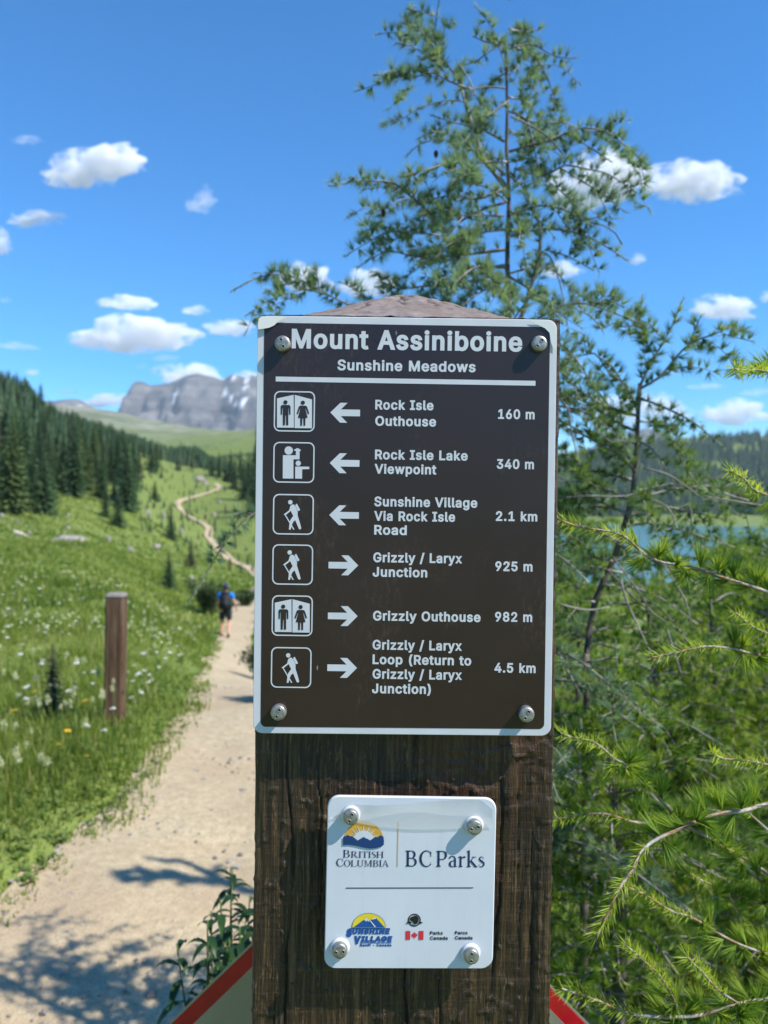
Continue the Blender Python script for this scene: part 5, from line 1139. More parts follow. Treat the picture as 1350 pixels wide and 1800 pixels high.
p 424 73,-143,53,-143,53,31,53,205,53,379,72,379,92,379,112,379,112,359,112,339,112,319,114,319,116,319,118,319,123,327,129,336,137,346,145,356,157,365,171,373,186,381,205,384,229,384,261,384,289,376,313,361,337,345,356,322,370,293,383,263,390,229,390,189,390,149,383,114,370,84,356,55,337,32,313,16,289,0,261,-8,229,-8,206,-8,187,-4,173,4,158,12,146,21,138,31,130,42,123,51,118,59,117,59,115,59,114,59,114,-8,114,-76,114,-143,93,-143|197,47,220,47,244,47,263,53,279,66,295,78,308,95,316,117,324,138,328,162,328,189,328,216,324,240,316,261,308,282,296,299,280,311,264,324,244,330,220,330,197,330,177,324,161,312,145,300,133,284,125,263,117,242,113,217,113,189,113,161,117,136,125,115,133,94,146,77,162,65,178,53
r 259 73,0,53,0,53,126,53,253,53,379,72,379,92,379,112,379,112,360,112,340,112,321,113,321,114,321,115,321,122,340,135,355,152,367,170,379,190,385,213,385,218,385,223,385,229,384,235,384,240,384,243,384,243,363,243,343,243,322,242,323,237,323,230,324,223,325,215,326,207,326,189,326,173,322,159,315,145,307,134,297,126,284,118,270,114,255,114,237,114,158,114,79,114,0,93,0
s 365 211,-8,182,-8,156,-8,133,-4,112,3,92,11,75,23,62,38,49,53,40,72,36,94,55,98,74,102,94,107,99,86,109,70,124,60,139,50,158,45,181,45,208,45,229,51,244,62,260,74,268,87,268,103,268,116,263,127,254,136,245,144,231,151,212,155,191,160,170,165,149,170,115,178,89,191,72,208,55,225,47,247,47,274,47,296,53,315,65,332,77,348,94,361,115,370,136,380,160,384,187,384,213,384,235,380,254,372,272,365,287,353,299,339,310,325,319,309,324,290,305,286,287,281,268,277,263,292,255,304,243,316,230,327,212,333,187,333,165,333,146,327,131,317,116,306,109,293,109,277,109,263,114,252,124,243,134,235,150,228,172,223,191,218,210,214,229,209,264,201,290,188,306,171,323,154,331,133,331,107,331,84,325,64,312,47,300,30,282,16,260,6,237,-3
t 227 138,379,204,379,204,362,204,344,204,327,138,327,72,327,6,327,6,344,6,362,6,379,72,379|65,345,65,471,85,471,106,471,126,471,126,347,126,222,126,98,126,81,129,69,136,61,143,54,154,50,170,50,174,50,179,50,185,51,191,52,197,53,202,54,206,36,209,19,213,2,207,0,200,-2,192,-3,184,-4,176,-4,168,-4,136,-4,110,4,92,21,74,38,65,62,65,93,65,219
u 410 211,-5,182,-5,157,-5,134,0,115,11,95,21,80,37,69,59,58,80,53,107,53,139,53,219,53,299,53,379,73,379,93,379,114,379,114,301,114,222,114,144,114,114,121,91,137,75,152,58,173,50,200,50,218,50,235,54,249,62,264,70,275,81,283,97,292,112,296,131,296,153,296,228,296,304,296,379,316,379,337,379,357,379,357,253,357,126,357,0,337,0,318,0,298,0,298,31,298,61,298,92,301,92,304,92,307,92,295,57,279,32,257,17,235,2
w 567 158,0,138,0,99,126,61,253,23,379,44,379,66,379,87,379,103,324,118,269,133,214,140,191,147,165,154,137,161,108,168,76,175,41,172,41,168,41,165,41,172,75,179,106,186,135,193,163,199,190,206,214,221,269,237,324,252,379,273,379,295,379,316,379,332,324,347,269,362,214,368,190,375,164,382,136,388,107,395,76,402,41,399,41,395,41,391,41,399,75,406,107,413,135,420,164,427,190,434,214,449,269,465,324,480,379,502,379,523,379,545,379,506,253,468,126,429,0,409,0,389,0,368,0,352,57,335,114,319,172,314,189,309,207,305,225,300,243,295,261,291,280,286,299,281,318,277,338,281,338,286,338,291,338,286,319,281,299,277,280,272,261,267,243,263,225,258,206,253,189,248,172,231,114,215,57,199,0,178,0
x 379 44,0,21,0,71,73,121,145,171,218,171,202,171,187,171,171,124,240,76,310,29,379,52,379,76,379,100,379,116,355,132,330,147,306,160,287,170,270,179,253,188,237,198,221,207,206,197,206,186,206,175,206,185,221,194,237,202,253,211,270,221,287,233,306,249,330,266,355,282,379,305,379,328,379,352,379,304,309,256,239,209,169,209,184,209,199,209,214,258,143,308,71,358,0,334,0,310,0,287,0,268,28,249,57,231,85,219,103,209,120,200,136,191,152,182,167,173,182,183,182,194,182,205,182,195,167,186,152,178,136,170,120,160,103,148,85,129,57,110,28,91,0,68,0
y 389 51,-140,47,-139,52,-121,57,-103,61,-86,65,-86,68,-87,71,-87,83,-90,94,-91,104,-89,114,-87,122,-82,130,-74,138,-66,145,-53,151,-36,155,-24,159,-13,163,-1,114,126,66,252,17,379,40,379,62,379,84,379,111,305,138,230,165,155,174,132,181,109,187,87,193,64,199,42,206,21,198,21,191,21,184,21,190,42,196,64,202,87,209,110,216,132,224,155,251,230,278,305,305,379,327,379,349,379,371,379,316,234,260,88,204,-58,196,-78,187,-94,177,-107,166,-120,153,-129,139,-136,125,-142,109,-145,91,-145,81,-145,72,-144,65,-143,57,-142
z 380 141,0,42,0,42,15,42,30,42,46,112,137,183,228,254,320,254,321,254,322,254,323,185,323,117,323,48,323,48,342,48,361,48,379,143,379,238,379,333,379,333,363,333,347,333,331,264,241,195,150,126,60,126,59,126,58,126,56,197,56,268,56,339,56,339,38,339,19,339,0,240,0
"""
# ------------------------------------------------------------------ sign post (timber)
Y_POST, Y_SIGN = 0.665, 0.648
def PL(px, py, y):
    """where the ray of a photo pixel meets the upright plane at distance y"""
    d = FWD + RT * ((px - 675) / 1350) + UP * ((900 - py) / 1350)
    return CAM + d * (y / d[1])

def mk_wood():
    n = N('dark_timber'); v = n.coord('Object', (210, 210, 7)); v2 = n.coord('Object', (10, 10, 230)); v3 = n.coord('Object', (9, 9, 2.5))
    f = n.noise(v, 1.6, 8, 0.68, .25); s = n.noise(v2, 1.0, 5, 0.65); k = n.noise(v3, 1.0, 4, 0.6)
    fl = n.noise(n.coord('Object', (420, 420, 55)), 1.0, 3, 0.7)
    c = n.ramp(f, [(0.32, (0.005, 0.0035, 0.0026)), (0.5, (0.030, 0.018, 0.0095)), (0.66, (0.12, 0.074, 0.036))])
    c = n.mix(n.ramp(fl, [(0.6, (0, 0, 0)), (0.72, (.75, .75, .75))]), c, (0.23, 0.145, 0.072))  # tan flecks in the grain, brightened in the colour to stand for glints
    c = n.mix(n.ramp(k, [(0.5, (0, 0, 0)), (0.68, (.65, .65, .65))]), c, (0.085, 0.034, 0.011))
    c = n.mix(n.ramp(s, [(0.56, (0, 0, 0)), (0.66, (.22, .22, .22))]), c, (0.14, 0.082, 0.040))
    n.base(c, n.ramp(f, [(0.3, (.6,) * 3), (0.75, (.27,) * 3)]), 0.5)
    h = n.math('ADD', n.math('MULTIPLY', f, 0.7), n.math('ADD', n.math('MULTIPLY', s, 0.35), n.math('MULTIPLY', fl, 0.5)))
    n.bump(h, 1.0, 0.0030); MAT['dark_timber'] = n.m
    n = N('weathered_top'); v = n.coord('Object', (1, 1, 1))
    f = n.noise(v, 60, 8, 0.7); g = n.noise(v, 9, 4)
    c = n.ramp(f, [(0.3, (0.13, 0.11, 0.10)), (0.55, (0.24, 0.205, 0.185)), (0.75, (0.34, 0.305, 0.285))])
    c = n.mix(n.ramp(g, [(0.42, (0, 0, 0)), (0.62, (.55, .55, .55))]), c, (0.19, 0.135, 0.105))
    c = n.mix(n.attr('crack'), c, (0.012, 0.010, 0.009))
    n.base(c, 0.8, 0.25); n.bump(f, 0.7, 0.002); MAT['weathered_top'] = n.m
    n = N('grey_timber'); v = n.coord('Object', (40, 40, 2.2))
    f = n.noise(v, 1.3, 7, 0.65)
    n.base(n.ramp(f, [(0.32, (0.04, 0.022, 0.011)), (0.5, (0.105, 0.062, 0.034)), (0.72, (0.20, 0.14, 0.094))]), 0.8, 0.25); n.bump(f, 0.6, 0.004); MAT['grey_timber'] = n.m
mk_wood()

XL = PL(446.5, 1420, Y_POST)[0]; XR = PL(975.5, 1100, Y_POST)[0] + .0005
ZTOP = PL(715, 557, Y_POST)[2]; ZAPEX = PL(725, 523, Y_POST + .128)[2]
XC = (XL + XR) / 2; HW = (XR - XL) / 2; DEP = HW * 2
def sign_post():
    root = empty('sign_post', (XC, Y_POST + HW, 0), 'thick dark square timber post with a shallow pyramid top carrying the signs', 'post')
    cr = .004
    # perimeter, counter-clockwise seen from above, starting at the front left corner
    per = []
    def edge(a, b, n, nrm):
        for t in np.linspace(0, 1, n, endpoint=False): per.append((a[0] + (b[0] - a[0]) * t, a[1] + (b[1] - a[1]) * t, nrm[0], nrm[1]))
    def corner(cx, cy, a0):
        for t in np.linspace(0, 1, 4, endpoint=False):
            a = a0 + t * math.pi / 2; per.append((cx + cr * math.cos(a), cy + cr * math.sin(a), math.cos(a), math.sin(a)))
    q = HW - cr
    edge((-q, -HW), (q, -HW), 210, (0, -1)); corner(q, -q, -math.pi / 2)
    edge((HW, -q), (HW, q), 60, (1, 0)); corner(q, q, 0)
    edge((q, HW), (-q, HW), 24, (0, 1)); corner(-q, q, math.pi / 2)
    edge((-HW, q), (-HW, -q), 60, (-1, 0)); corner(-q, -q, math.pi)
    per = np.array(per); m = len(per)
    zs = np.concatenate([np.linspace(-.3, 1.0, 40, endpoint=False), np.linspace(1.0, ZTOP, 420)])
    X, Z = np.meshgrid(per[:, 0], zs); Yy = np.broadcast_to(per[:, 1], X.shape)
    S = X + Yy * 1.7
    S0 = S; S = S + .0025 * vnoise(S0 * 18, Z * 7, seed=22) + .0012 * vnoise(S0 * 60, Z * 22, seed=24); Z0 = Z; Z = Z + .010 * vnoise(S0 * 35, Z * 9, seed=21) + .004 * vnoise(S0 * 110, Z * 30, seed=23)
    D = .0008 * vnoise(S * 260, Z * 14, seed=1) + .0011 * vnoise(S * 95, Z * 5, seed=2) + .0010 * vnoise(S * 22, Z * 2.5, seed=3)
    saw = np.clip(vnoise(S * 9, Z * 11, seed=4) + .25 + S * 2.2, 0, 1)
    D = D + saw * .0016 * np.clip(vnoise(S * 24, Z * 150, seed=5), -.3, 1)
    D = D + 0.0018 * np.clip(vnoise(S * 120, Z * 210, seed=7) - .55, 0, 1) * 2
    seam = PL(712, 1750, Y_POST)[0] - XC
    front = (per[None, :, 3] < -.9)
    D = D - front * .004 * np.exp(-((X - seam - .006 * vnoise(Z * 7, 3.3) - .0025 * vnoise(Z * 40, 1.3)) / .0010) ** 2) * np.clip((1.2 - Z) / .08, 0, 1)
    D = D - front * .003 * np.exp(-((X + .045 - .006 * vnoise(Z * 4, 8.3)) / .0009) ** 2) * np.clip(vnoise(Z * 6, 2) + .1, 0, 1)
    Z = Z0
    for cx, z0, z1, wd, dp in [(-.098, .95, 1.30, .0008, .004), (-.072, 1.08, 1.36, .0006, .003), (-.03, 1.20, 1.37, .0009, .004), (.012, 1.27, 1.37, .0012, .005), (.035, .9, 1.12, .0009, .004), (.083, 1.0, 1.33, .0007, .003), (.112, .9, 1.25, .0009, .004), (-.11, .9, 1.1, .0007, .003), (.098, 1.15, 1.37, .0006, .003)]:
        D = D - front * dp * np.exp(-((X - cx - .004 * vnoise(Z * 11, cx * 99) - .0012 * vnoise(Z * 70, cx * 55)) / wd) ** 2) * np.clip((Z - z0) / .05, 0, 1) * np.clip((z1 - Z) / .05, 0, 1) * np.clip(.6 + vnoise(Z * 25, cx * 31), 0, 1)
    V = np.stack([X + per[None, :, 2] * D, Yy + per[None, :, 3] * D, Z], -1).reshape(-1, 3)
    n = len(zs)
    i = np.arange(n - 1)[:, None] * m; j = np.arange(m)[None]; j2 = (j + 1) % m
    F = np.stack([i + j, i + j2, i + m + j2, i + m + j], -1).reshape(-1, 4)
    mesh('shaft', V, F, MAT['dark_timber'], root, True)
    # weathered pyramid top
    k = 110
    u = np.linspace(-1, 1, k); U, W_ = np.meshgrid(u, u)
    mx = np.maximum(np.abs(U), np.abs(W_)); sm = (np.abs(U) ** 5 + np.abs(W_) ** 5) ** (1 / 5)
    h = np.clip(1 - sm, 0, 1); h = np.minimum(h, .72 + .28 * (1 - np.exp(-(np.clip(h - .5, 0, 1)) / .28)))
    rise = (ZAPEX - ZTOP) / .82
    zz = ZTOP - .001 + rise * h * (.92) + .0009 * fbm(U * 14, W_ * 14, seed=3, octv=4) + .0012 * vnoise(U * 3, W_ * 3, seed=9)
    crack = np.zeros_like(U)
    rg = np.random.default_rng(4)
    for (cx, cy, ang, ln, wd) in [(-.02, -.18, 1.5, .30, .010), (.04, -.10, 1.2, .22, .012), (.19, -.42, 1.9, .40, .008), (-.33, -.52, 1.2, .35, .009), (.34, -.5, 2.15, .42, .006), (.5, -.55, 2.2, .3, .005), (.62, -.6, 2.3, .25, .005), (-.05, -.38, 1.8, .2, .012), (-.55, -.75, .9, .2, .006)]:
        ca, sa = math.cos(ang), math.sin(ang)
        a = (U - cx) * ca + (W_ - cy) * sa; b = -(U - cx) * sa + (W_ - cy) * ca
        b = b + .05 * vnoise(a * 9, cx * 10, seed=3) + .02 * vnoise(a * 30, cy * 10, seed=6)
        crack = np.maximum(crack, np.exp(-(b / (wd * 1.3)) ** 2) * np.clip(1.4 - np.abs(a) / (ln * .5), 0, 1))
    zz = zz - crack * .004
    V = np.stack([U * HW, W_ * HW, zz], -1).reshape(-1, 3)
    i = np.arange(k - 1)[:, None] * k; j = np.arange(k - 1)[None]
    F = np.stack([i + j, i + j + 1, i + k + j + 1, i + k + j], -1).reshape(-1, 4)
    o = mesh('weathered_top', V, F, MAT['weathered_top'], root, True)
    a = o.data.attributes.new('crack', 'FLOAT', 'POINT'); a.data.foreach_set('value', np.clip(crack.ravel() * 1.3, 0, 1).astype(np.float32))
sign_post()

# ------------------------------------------------------------------ lettering
GLYPHS = {}
for line in GLYPH_DATA.strip('\n').split('\n'):
    ch = line[0]; adv, rest = line[2:].split(' ')
    cs = []
    for part in rest.split('|'):
        v = np.array(list(map(int, part.split(','))), float).reshape(-1, 3, 2) / 1000
        pts = []
        for i in range(len(v)):
            a, b, c, d = v[i, 1], v[i, 2], v[(i + 1) % len(v), 0], v[(i + 1) % len(v), 1]
            ch_ = d - a; L = np.hypot(*ch_) + 1e-9
            dev = max(abs(ch_[0] * (b - a)[1] - ch_[1] * (b - a)[0]), abs(ch_[0] * (c - a)[1] - ch_[1] * (c - a)[0])) / L
            k = 1 if dev < .003 else 5
            for t in np.linspace(0, 1, k, endpoint=False): pts.append((1 - t) ** 3 * a + 3 * (1 - t) ** 2 * t * b + 3 * (1 - t) * t * t * c + t ** 3 * d)
        pts = np.array(pts); keep = [0]
        for i in range(1, len(pts)):
            if np.hypot(*(pts[i] - pts[keep[-1]])) > .004: keep.append(i)
        if np.hypot(*(pts[keep[-1]] - pts[0])) < .004 and len(keep) > 3: keep.pop()
        cs.append(pts[keep])
    GLYPHS[ch] = (int(adv) / 1000, cs)

CAPH = max(c[:, 1].max() for c in GLYPHS['I'][1])
def area(p): return .5 * np.sum(p[:, 0] * np.roll(p[:, 1], -1) - p[:, 1] * np.roll(p[:, 0], -1))
def embolden(cs, ox, oy):
    sgn = np.sign(area(max(cs, key=lambda p: abs(area(p)))))
    out = []
    for p in cs:
        e1 = unit(p - np.roll(p, 1, 0)); e2 = unit(np.roll(p, -1, 0) - p)
        n1 = np.column_stack([e1[:, 1], -e1[:, 0]]) * sgn; n2 = np.column_stack([e2[:, 1], -e2[:, 0]]) * sgn
        m = (n1 + n2) / np.maximum(.55, 1 + (n1 * n2).sum(1))[:, None]
        out.append(p + m * [ox, oy])
    return out
def text_contours(s, bold=.034, track=.0):
    x = 0; out = []
    for ch in s:
        if ch == ' ': x += .26 + track; continue
        adv, cs = GLYPHS[ch]
        cc = embolden(cs, bold, bold * .8) if bold else cs
        out += [c + [x + bold, bold * .8] for c in cc]; x += adv + 1.55 * bold + track
    return out
def fit(cs, x0, y0, x1, y1, cap, capref, shear=0.0):
    """place em-space contours so that the line runs from (x0, y0) to (x1, y1) in photo pixels"""
    allp = np.concatenate(cs); mn, mxx = allp[:, 0].min(), allp[:, 0].max()
    d = np.array([x1 - x0, y1 - y0]); L = np.hypot(*d); d = d / L; u = np.array([d[1], -d[0]])
    sx = L / (mxx - mn); sy = cap / capref
    return [np.array([x0, y0]) + (c[:, :1] - mn) * sx * d + c[:, 1:] * sy * (u + shear * d) for c in cs]

def fill(cs):
    """triangles covered by the contours (non-zero winding)"""
    pts = np.concatenate(cs); E = []; n = 0
    for c in cs:
        k = len(c); E += [(n + i, n + (i + 1) % k) for i in range(k)]; n += k
    c0 = pts.mean(0)
    r = delaunay_2d_cdt([Vector(p - c0) for p in pts], E, [], 0, 1e-5)
    V = np.array([tuple(v) for v in r[0]]) + c0; T = np.array(r[2])
    ce = V[T].mean(1); wn = np.zeros(len(T), int)
    for c in cs:
        a = c; b = np.roll(c, -1, 0)
        for i in range(len(a)):
            y1, y2 = a[i, 1], b[i, 1]
            lft = (b[i, 0] - a[i, 0]) * (ce[:, 1] - y1) - (ce[:, 0] - a[i, 0]) * (y2 - y1)
            wn += ((y1 <= ce[:, 1]) & (y2 > ce[:, 1]) & (lft > 0)).astype(int) - ((y1 > ce[:, 1]) & (y2 <= ce[:, 1]) & (lft < 0)).astype(int)
    return V, T[wn != 0]

def ink(name, contours, layer, mat, parent, y=None, depth=0.0):
    """a flat mark on the sign face; contours in photo pixels"""
    V, T = fill([np.asarray(c, float) for c in contours])
    yy = (Y_SIGN if y is None else y) - layer
    W3 = np.array([PL(a, b, yy) for a, b in V]) - np.array(parent.location)
    # faces look towards the viewer
    n = np.cross(W3[T[0, 1]] - W3[T[0, 0]], W3[T[0, 2]] - W3[T[0, 0]]) if len(T) else [0, -1, 0]
    if n[1] > 0: T = T[:, ::-1]
    return mesh(name, W3, [T], mat, parent)

def rrect(x0, y0, x1, y1, r, skew=0.0, n=7):
    """rounded rectangle outline in photo pixels; skew = the 0.85 degree lean of the sign"""
    cx, cy = (x0 + x1) / 2, (y0 + y1) / 2; w_, h_ = (x1 - x0) / 2, (y1 - y0) / 2; out = []
    for sx, sy, a0 in ((1, 1, 0), (-1, 1, 90), (-1, -1, 180), (1, -1, 270)):
        for k in range(n):
            a = math.radians(a0 + 90 * k / (n - 1)); out.append((sx * (w_ - r) + r * math.cos(a), sy * (h_ - r) + r * math.sin(a)))
    out = np.array(out); c, s = math.cos(skew), math.sin(skew)
    return np.column_stack([cx + out[:, 0] * c - out[:, 1] * s, cy + out[:, 0] * s + out[:, 1] * c])
def disc(x, y, r, ry=None, n=28): a = np.linspace(0, 2 * np.pi, n, endpoint=False); return np.column_stack([x + r * np.cos(a), y + (ry or r) * np.sin(a)])
def bar(x0, y0, x1, y1, w_):
    d = np.array([x1 - x0, y1 - y0]); d = d / np.hypot(*d); u = np.array([-d[1], d[0]]) * w_ / 2; a, b = np.array([x0, y0]), np.array([x1, y1])
    return np.array([a - u, b - u, b + u, a + u])
def stroke(pts, ws):
    p = np.asarray(pts, float); t = unit(np.gradient(p, axis=0)); u = np.column_stack([-t[:, 1], t[:, 0]]) * np.asarray(ws, float).reshape(-1, 1) / 2
    q = np.concatenate([p + u, (p - u)[::-1]]); return q if area(q) > 0 else q[::-1]
SK = R(0.85)

def slab(name, outline, y0, y1, mat, parent, bev=.0006):
    """a plate with rounded corners: outline in photo pixels, front at y0, back at y1"""
    loc = np.array(parent.location)
    f = np.array([PL(a, b, y0) for a, b in outline]) - loc
    c = f.mean(0); m = len(f)
    inn = f + unit(c - f) * bev
    ring1 = f.copy(); ring1[:, 1] += bev
    ring2 = f.copy(); ring2[:, 1] += (y1 - y0)
    V = np.concatenate([inn, ring1, ring2, [c], [c + [0, y1 - y0, 0]]]); j = np.arange(m); j2 = (j + 1) % m
    Q = np.concatenate([np.stack([j, j2, j2 + m, j + m], -1), np.stack([j + m, j2 + m, j2 + 2 * m, j + 2 * m], -1)])
    T = np.concatenate([np.stack([j2, j, j * 0 + 3 * m], -1), np.stack([j + 2 * m, j2 + 2 * m, j * 0 + 3 * m + 1], -1)])
    o = mesh(name, V, [Q, T], mat, parent)
    bm = bmesh.new(); bm.from_mesh(o.data); bmesh.ops.recalc_face_normals(bm, faces=bm.faces); bm.to_mesh(o.data); bm.free()
    return o

def bolt(px, py, y, rpx, parent, ang, washer=False):
    loc = np.array(parent.location); c = PL(px, py, y) - loc; r = rpx / 1350 * y
    prof = [(0, -.0072), (.6, -.0072), (.84, -.0070), (.95, -.0064), (1.0, -.0052), (1.0, .0), (.42, .0), (.42, .02), (0, .02)]
    m = 28; V = []; F = []
    for a in range(m):
        t = a / m * 6.2832
        for q, h in prof: V.append((q * r * math.cos(t), h, q * r * math.sin(t)))
    k = len(prof)
    for a in range(m):
        b = (a + 1) % m
        for i in range(k - 1): F.append([a * k + i, b * k + i, b * k + i + 1, a * k + i + 1])
    o = mesh('bolt', np.array(V) + c, [np.array(F)], MAT['bolt_steel'], parent, True)
    bm = bmesh.new(); bm.from_mesh(o.data); bmesh.ops.remove_doubles(bm, verts=bm.verts, dist=1e-6); bmesh.ops.recalc_face_normals(bm, faces=bm.faces); bm.to_mesh(o.data); bm.free()
    for s in (-1, 1):
        hx, hz = s * .46 * r * math.cos(ang), s * .46 * r * math.sin(ang)
        hv, hf = tube([(c[0] + hx, c[1] - .0074, c[2] + hz), (c[0] + hx, c[1] - .005, c[2] + hz)], r * .17, 10)
        mesh('pin_hole', hv, hf, MAT['dark_hole'], o)
        # burr of bright metal round the pin hole
        V2, F2 = [], []
        for a in range(14):
            t = a / 14 * 6.2832
            for q in range(6):
                u = q / 6 * 6.2832; V2.append((c[0] + hx + (r * .2 + r * .05 * math.cos(u)) * math.cos(t), c[1] - .0073 + r * .05 * math.sin(u), c[2] + hz + (r * .2 + r * .05 * math.cos(u)) * math.sin(t)))
        for a in range(14):
            for q in range(6): F2.append([a * 6 + q, ((a + 1) % 14) * 6 + q, ((a + 1) % 14) * 6 + (q + 1) % 6, a * 6 + (q + 1) % 6])
        mesh('burr', np.array(V2), [np.array(F2)], MAT['bolt_steel'], o, True)
    if washer:
        m = 30; prof = [(1.0, -.0022), (1.12, -.0019), (1.2, -.0009), (1.28, .0), (.5, .0)]; V = []; F = []; k = len(prof)
        for a in range(m):
            t = a / m * 6.2832
            for q, h in prof: V.append((q * r * math.cos(t) + c[0], h + c[1] - .0002, q * r * math.sin(t) + c[2]))
        for a in range(m):
            b = (a + 1) % m
            for i in range(k - 1): F.append([a * k + i, b * k + i, b * k + i + 1, a * k + i + 1])
        o2 = mesh('washer', np.array(V), [np.array(F)], MAT['plate_white'], o, True)
        bm = bmesh.new(); bm.from_mesh(o2.data); bmesh.ops.recalc_face_normals(bm, faces=bm.faces); bm.to_mesh(o2.data); bm.free()

def mk_sign_mats():
    n = N('sign_brown'); v = n.coord('Object')
    f = n.noise(v, 9, 6, 0.65); g = n.noise(n.coord('Object', (30, 30, 220), (0, 0.6, 0)), 4, 3, 0.7); h = n.noise(v, 900, 2)
    c = n.ramp(f, [(0.3, (0.024, 0.0128, 0.0112)), (0.7, (0.034, 0.0187, 0.0155))])
    blot = n.ramp(n.noise(v, 11, 5, 0.6, .8), [(0.52, (0, 0, 0)), (0.64, (1, 1, 1))])
    dust = n.ramp(n.noise(n.coord('Object', (1, 1, .35), (0, .5, 0)), 260, 5, 0.8), [(0.5, (0, 0, 0)), (0.66, (1, 1, 1))])
    c = n.mix(n.math('MULTIPLY', n.mix(1.0, blot, dust, 'MULTIPLY'), .20), c, (0.22, 0.17, 0.12))
    vo = n.new('TexVoronoi'); vo.inputs['Scale'].default_value = 75; n.link(n.coord('Object', (1, 1, .3), (0, .9, 0)), vo.inputs['Vector'])
    sc = n.ramp(vo.outputs['Distance'], [(0.0, (1, 1, 1)), (0.035, (1, 1, 1)), (0.055, (0, 0, 0))])
    gate = n.ramp(n.noise(v, 22, 3), [(0.52, (0, 0, 0)), (0.58, (1, 1, 1))])
    c = n.mix(n.math('MULTIPLY', n.mix(1.0, sc, gate, 'MULTIPLY'), .5), c, (0.45, 0.42, 0.42))
    n.base(c, n.ramp(f, [(0.3, (.26,) * 3), (0.7, (.36,) * 3)]), 0.5); n.bump(h, 0.05, 0.0004); MAT['sign_brown'] = n.m
mk_sign_mats()
flat('sign_white', (0.60, 0.615, 0.64), 0.5, 0.5, 0, .05, 25)
flat('plate_white', (0.62, 0.655, 0.70), 0.5, 0.35, 0, .03, 18)
flat('bolt_steel', (0.34, 0.335, 0.31), 0.48, 0.5, 0.75, .3, 300)
flat('dark_hole', (0.015, 0.015, 0.015), 0.6, 0.3)
flat('ink_navy', (0.012, 0.022, 0.085), 0.4, 0.5, 0, .05)
flat('ink_mountain', (0.010, 0.045, 0.16), 0.4, 0.5, 0, .05)
flat('ink_gold', (0.62, 0.36, 0.055), 0.4, 0.5, 0, .08, 200)
flat('ink_yellow', (0.78, 0.62, 0.03), 0.4, 0.5, 0, .05)
flat('ink_blue', (0.015, 0.085, 0.30), 0.4, 0.5, 0, .05)
flat('ink_red', (0.62, 0.035, 0.05), 0.4, 0.5, 0, .05)
flat('ink_black', (0.015, 0.014, 0.014), 0.4, 0.5, 0, .05)
flat('ink_maroon', (0.07, 0.03, 0.035), 0.4, 0.5, 0, .05)

ARROW = [(-26.1, -.2), (-8.7, -17.5), (3.8, -17.5), (-7.6, -5.9), (26.1, -5.8), (26.1, 5.8), (-7.7, 5.9), (3.8, 17.5), (-8.8, 17.5)]
def rot(p, a, c=(0, 0)):
    p = np.asarray(p, float) - c; co, s = math.cos(a), math.sin(a); return np.column_stack([p[:, 0] * co - p[:, 1] * s, p[:, 0] * s + p[:, 1] * co]) + c

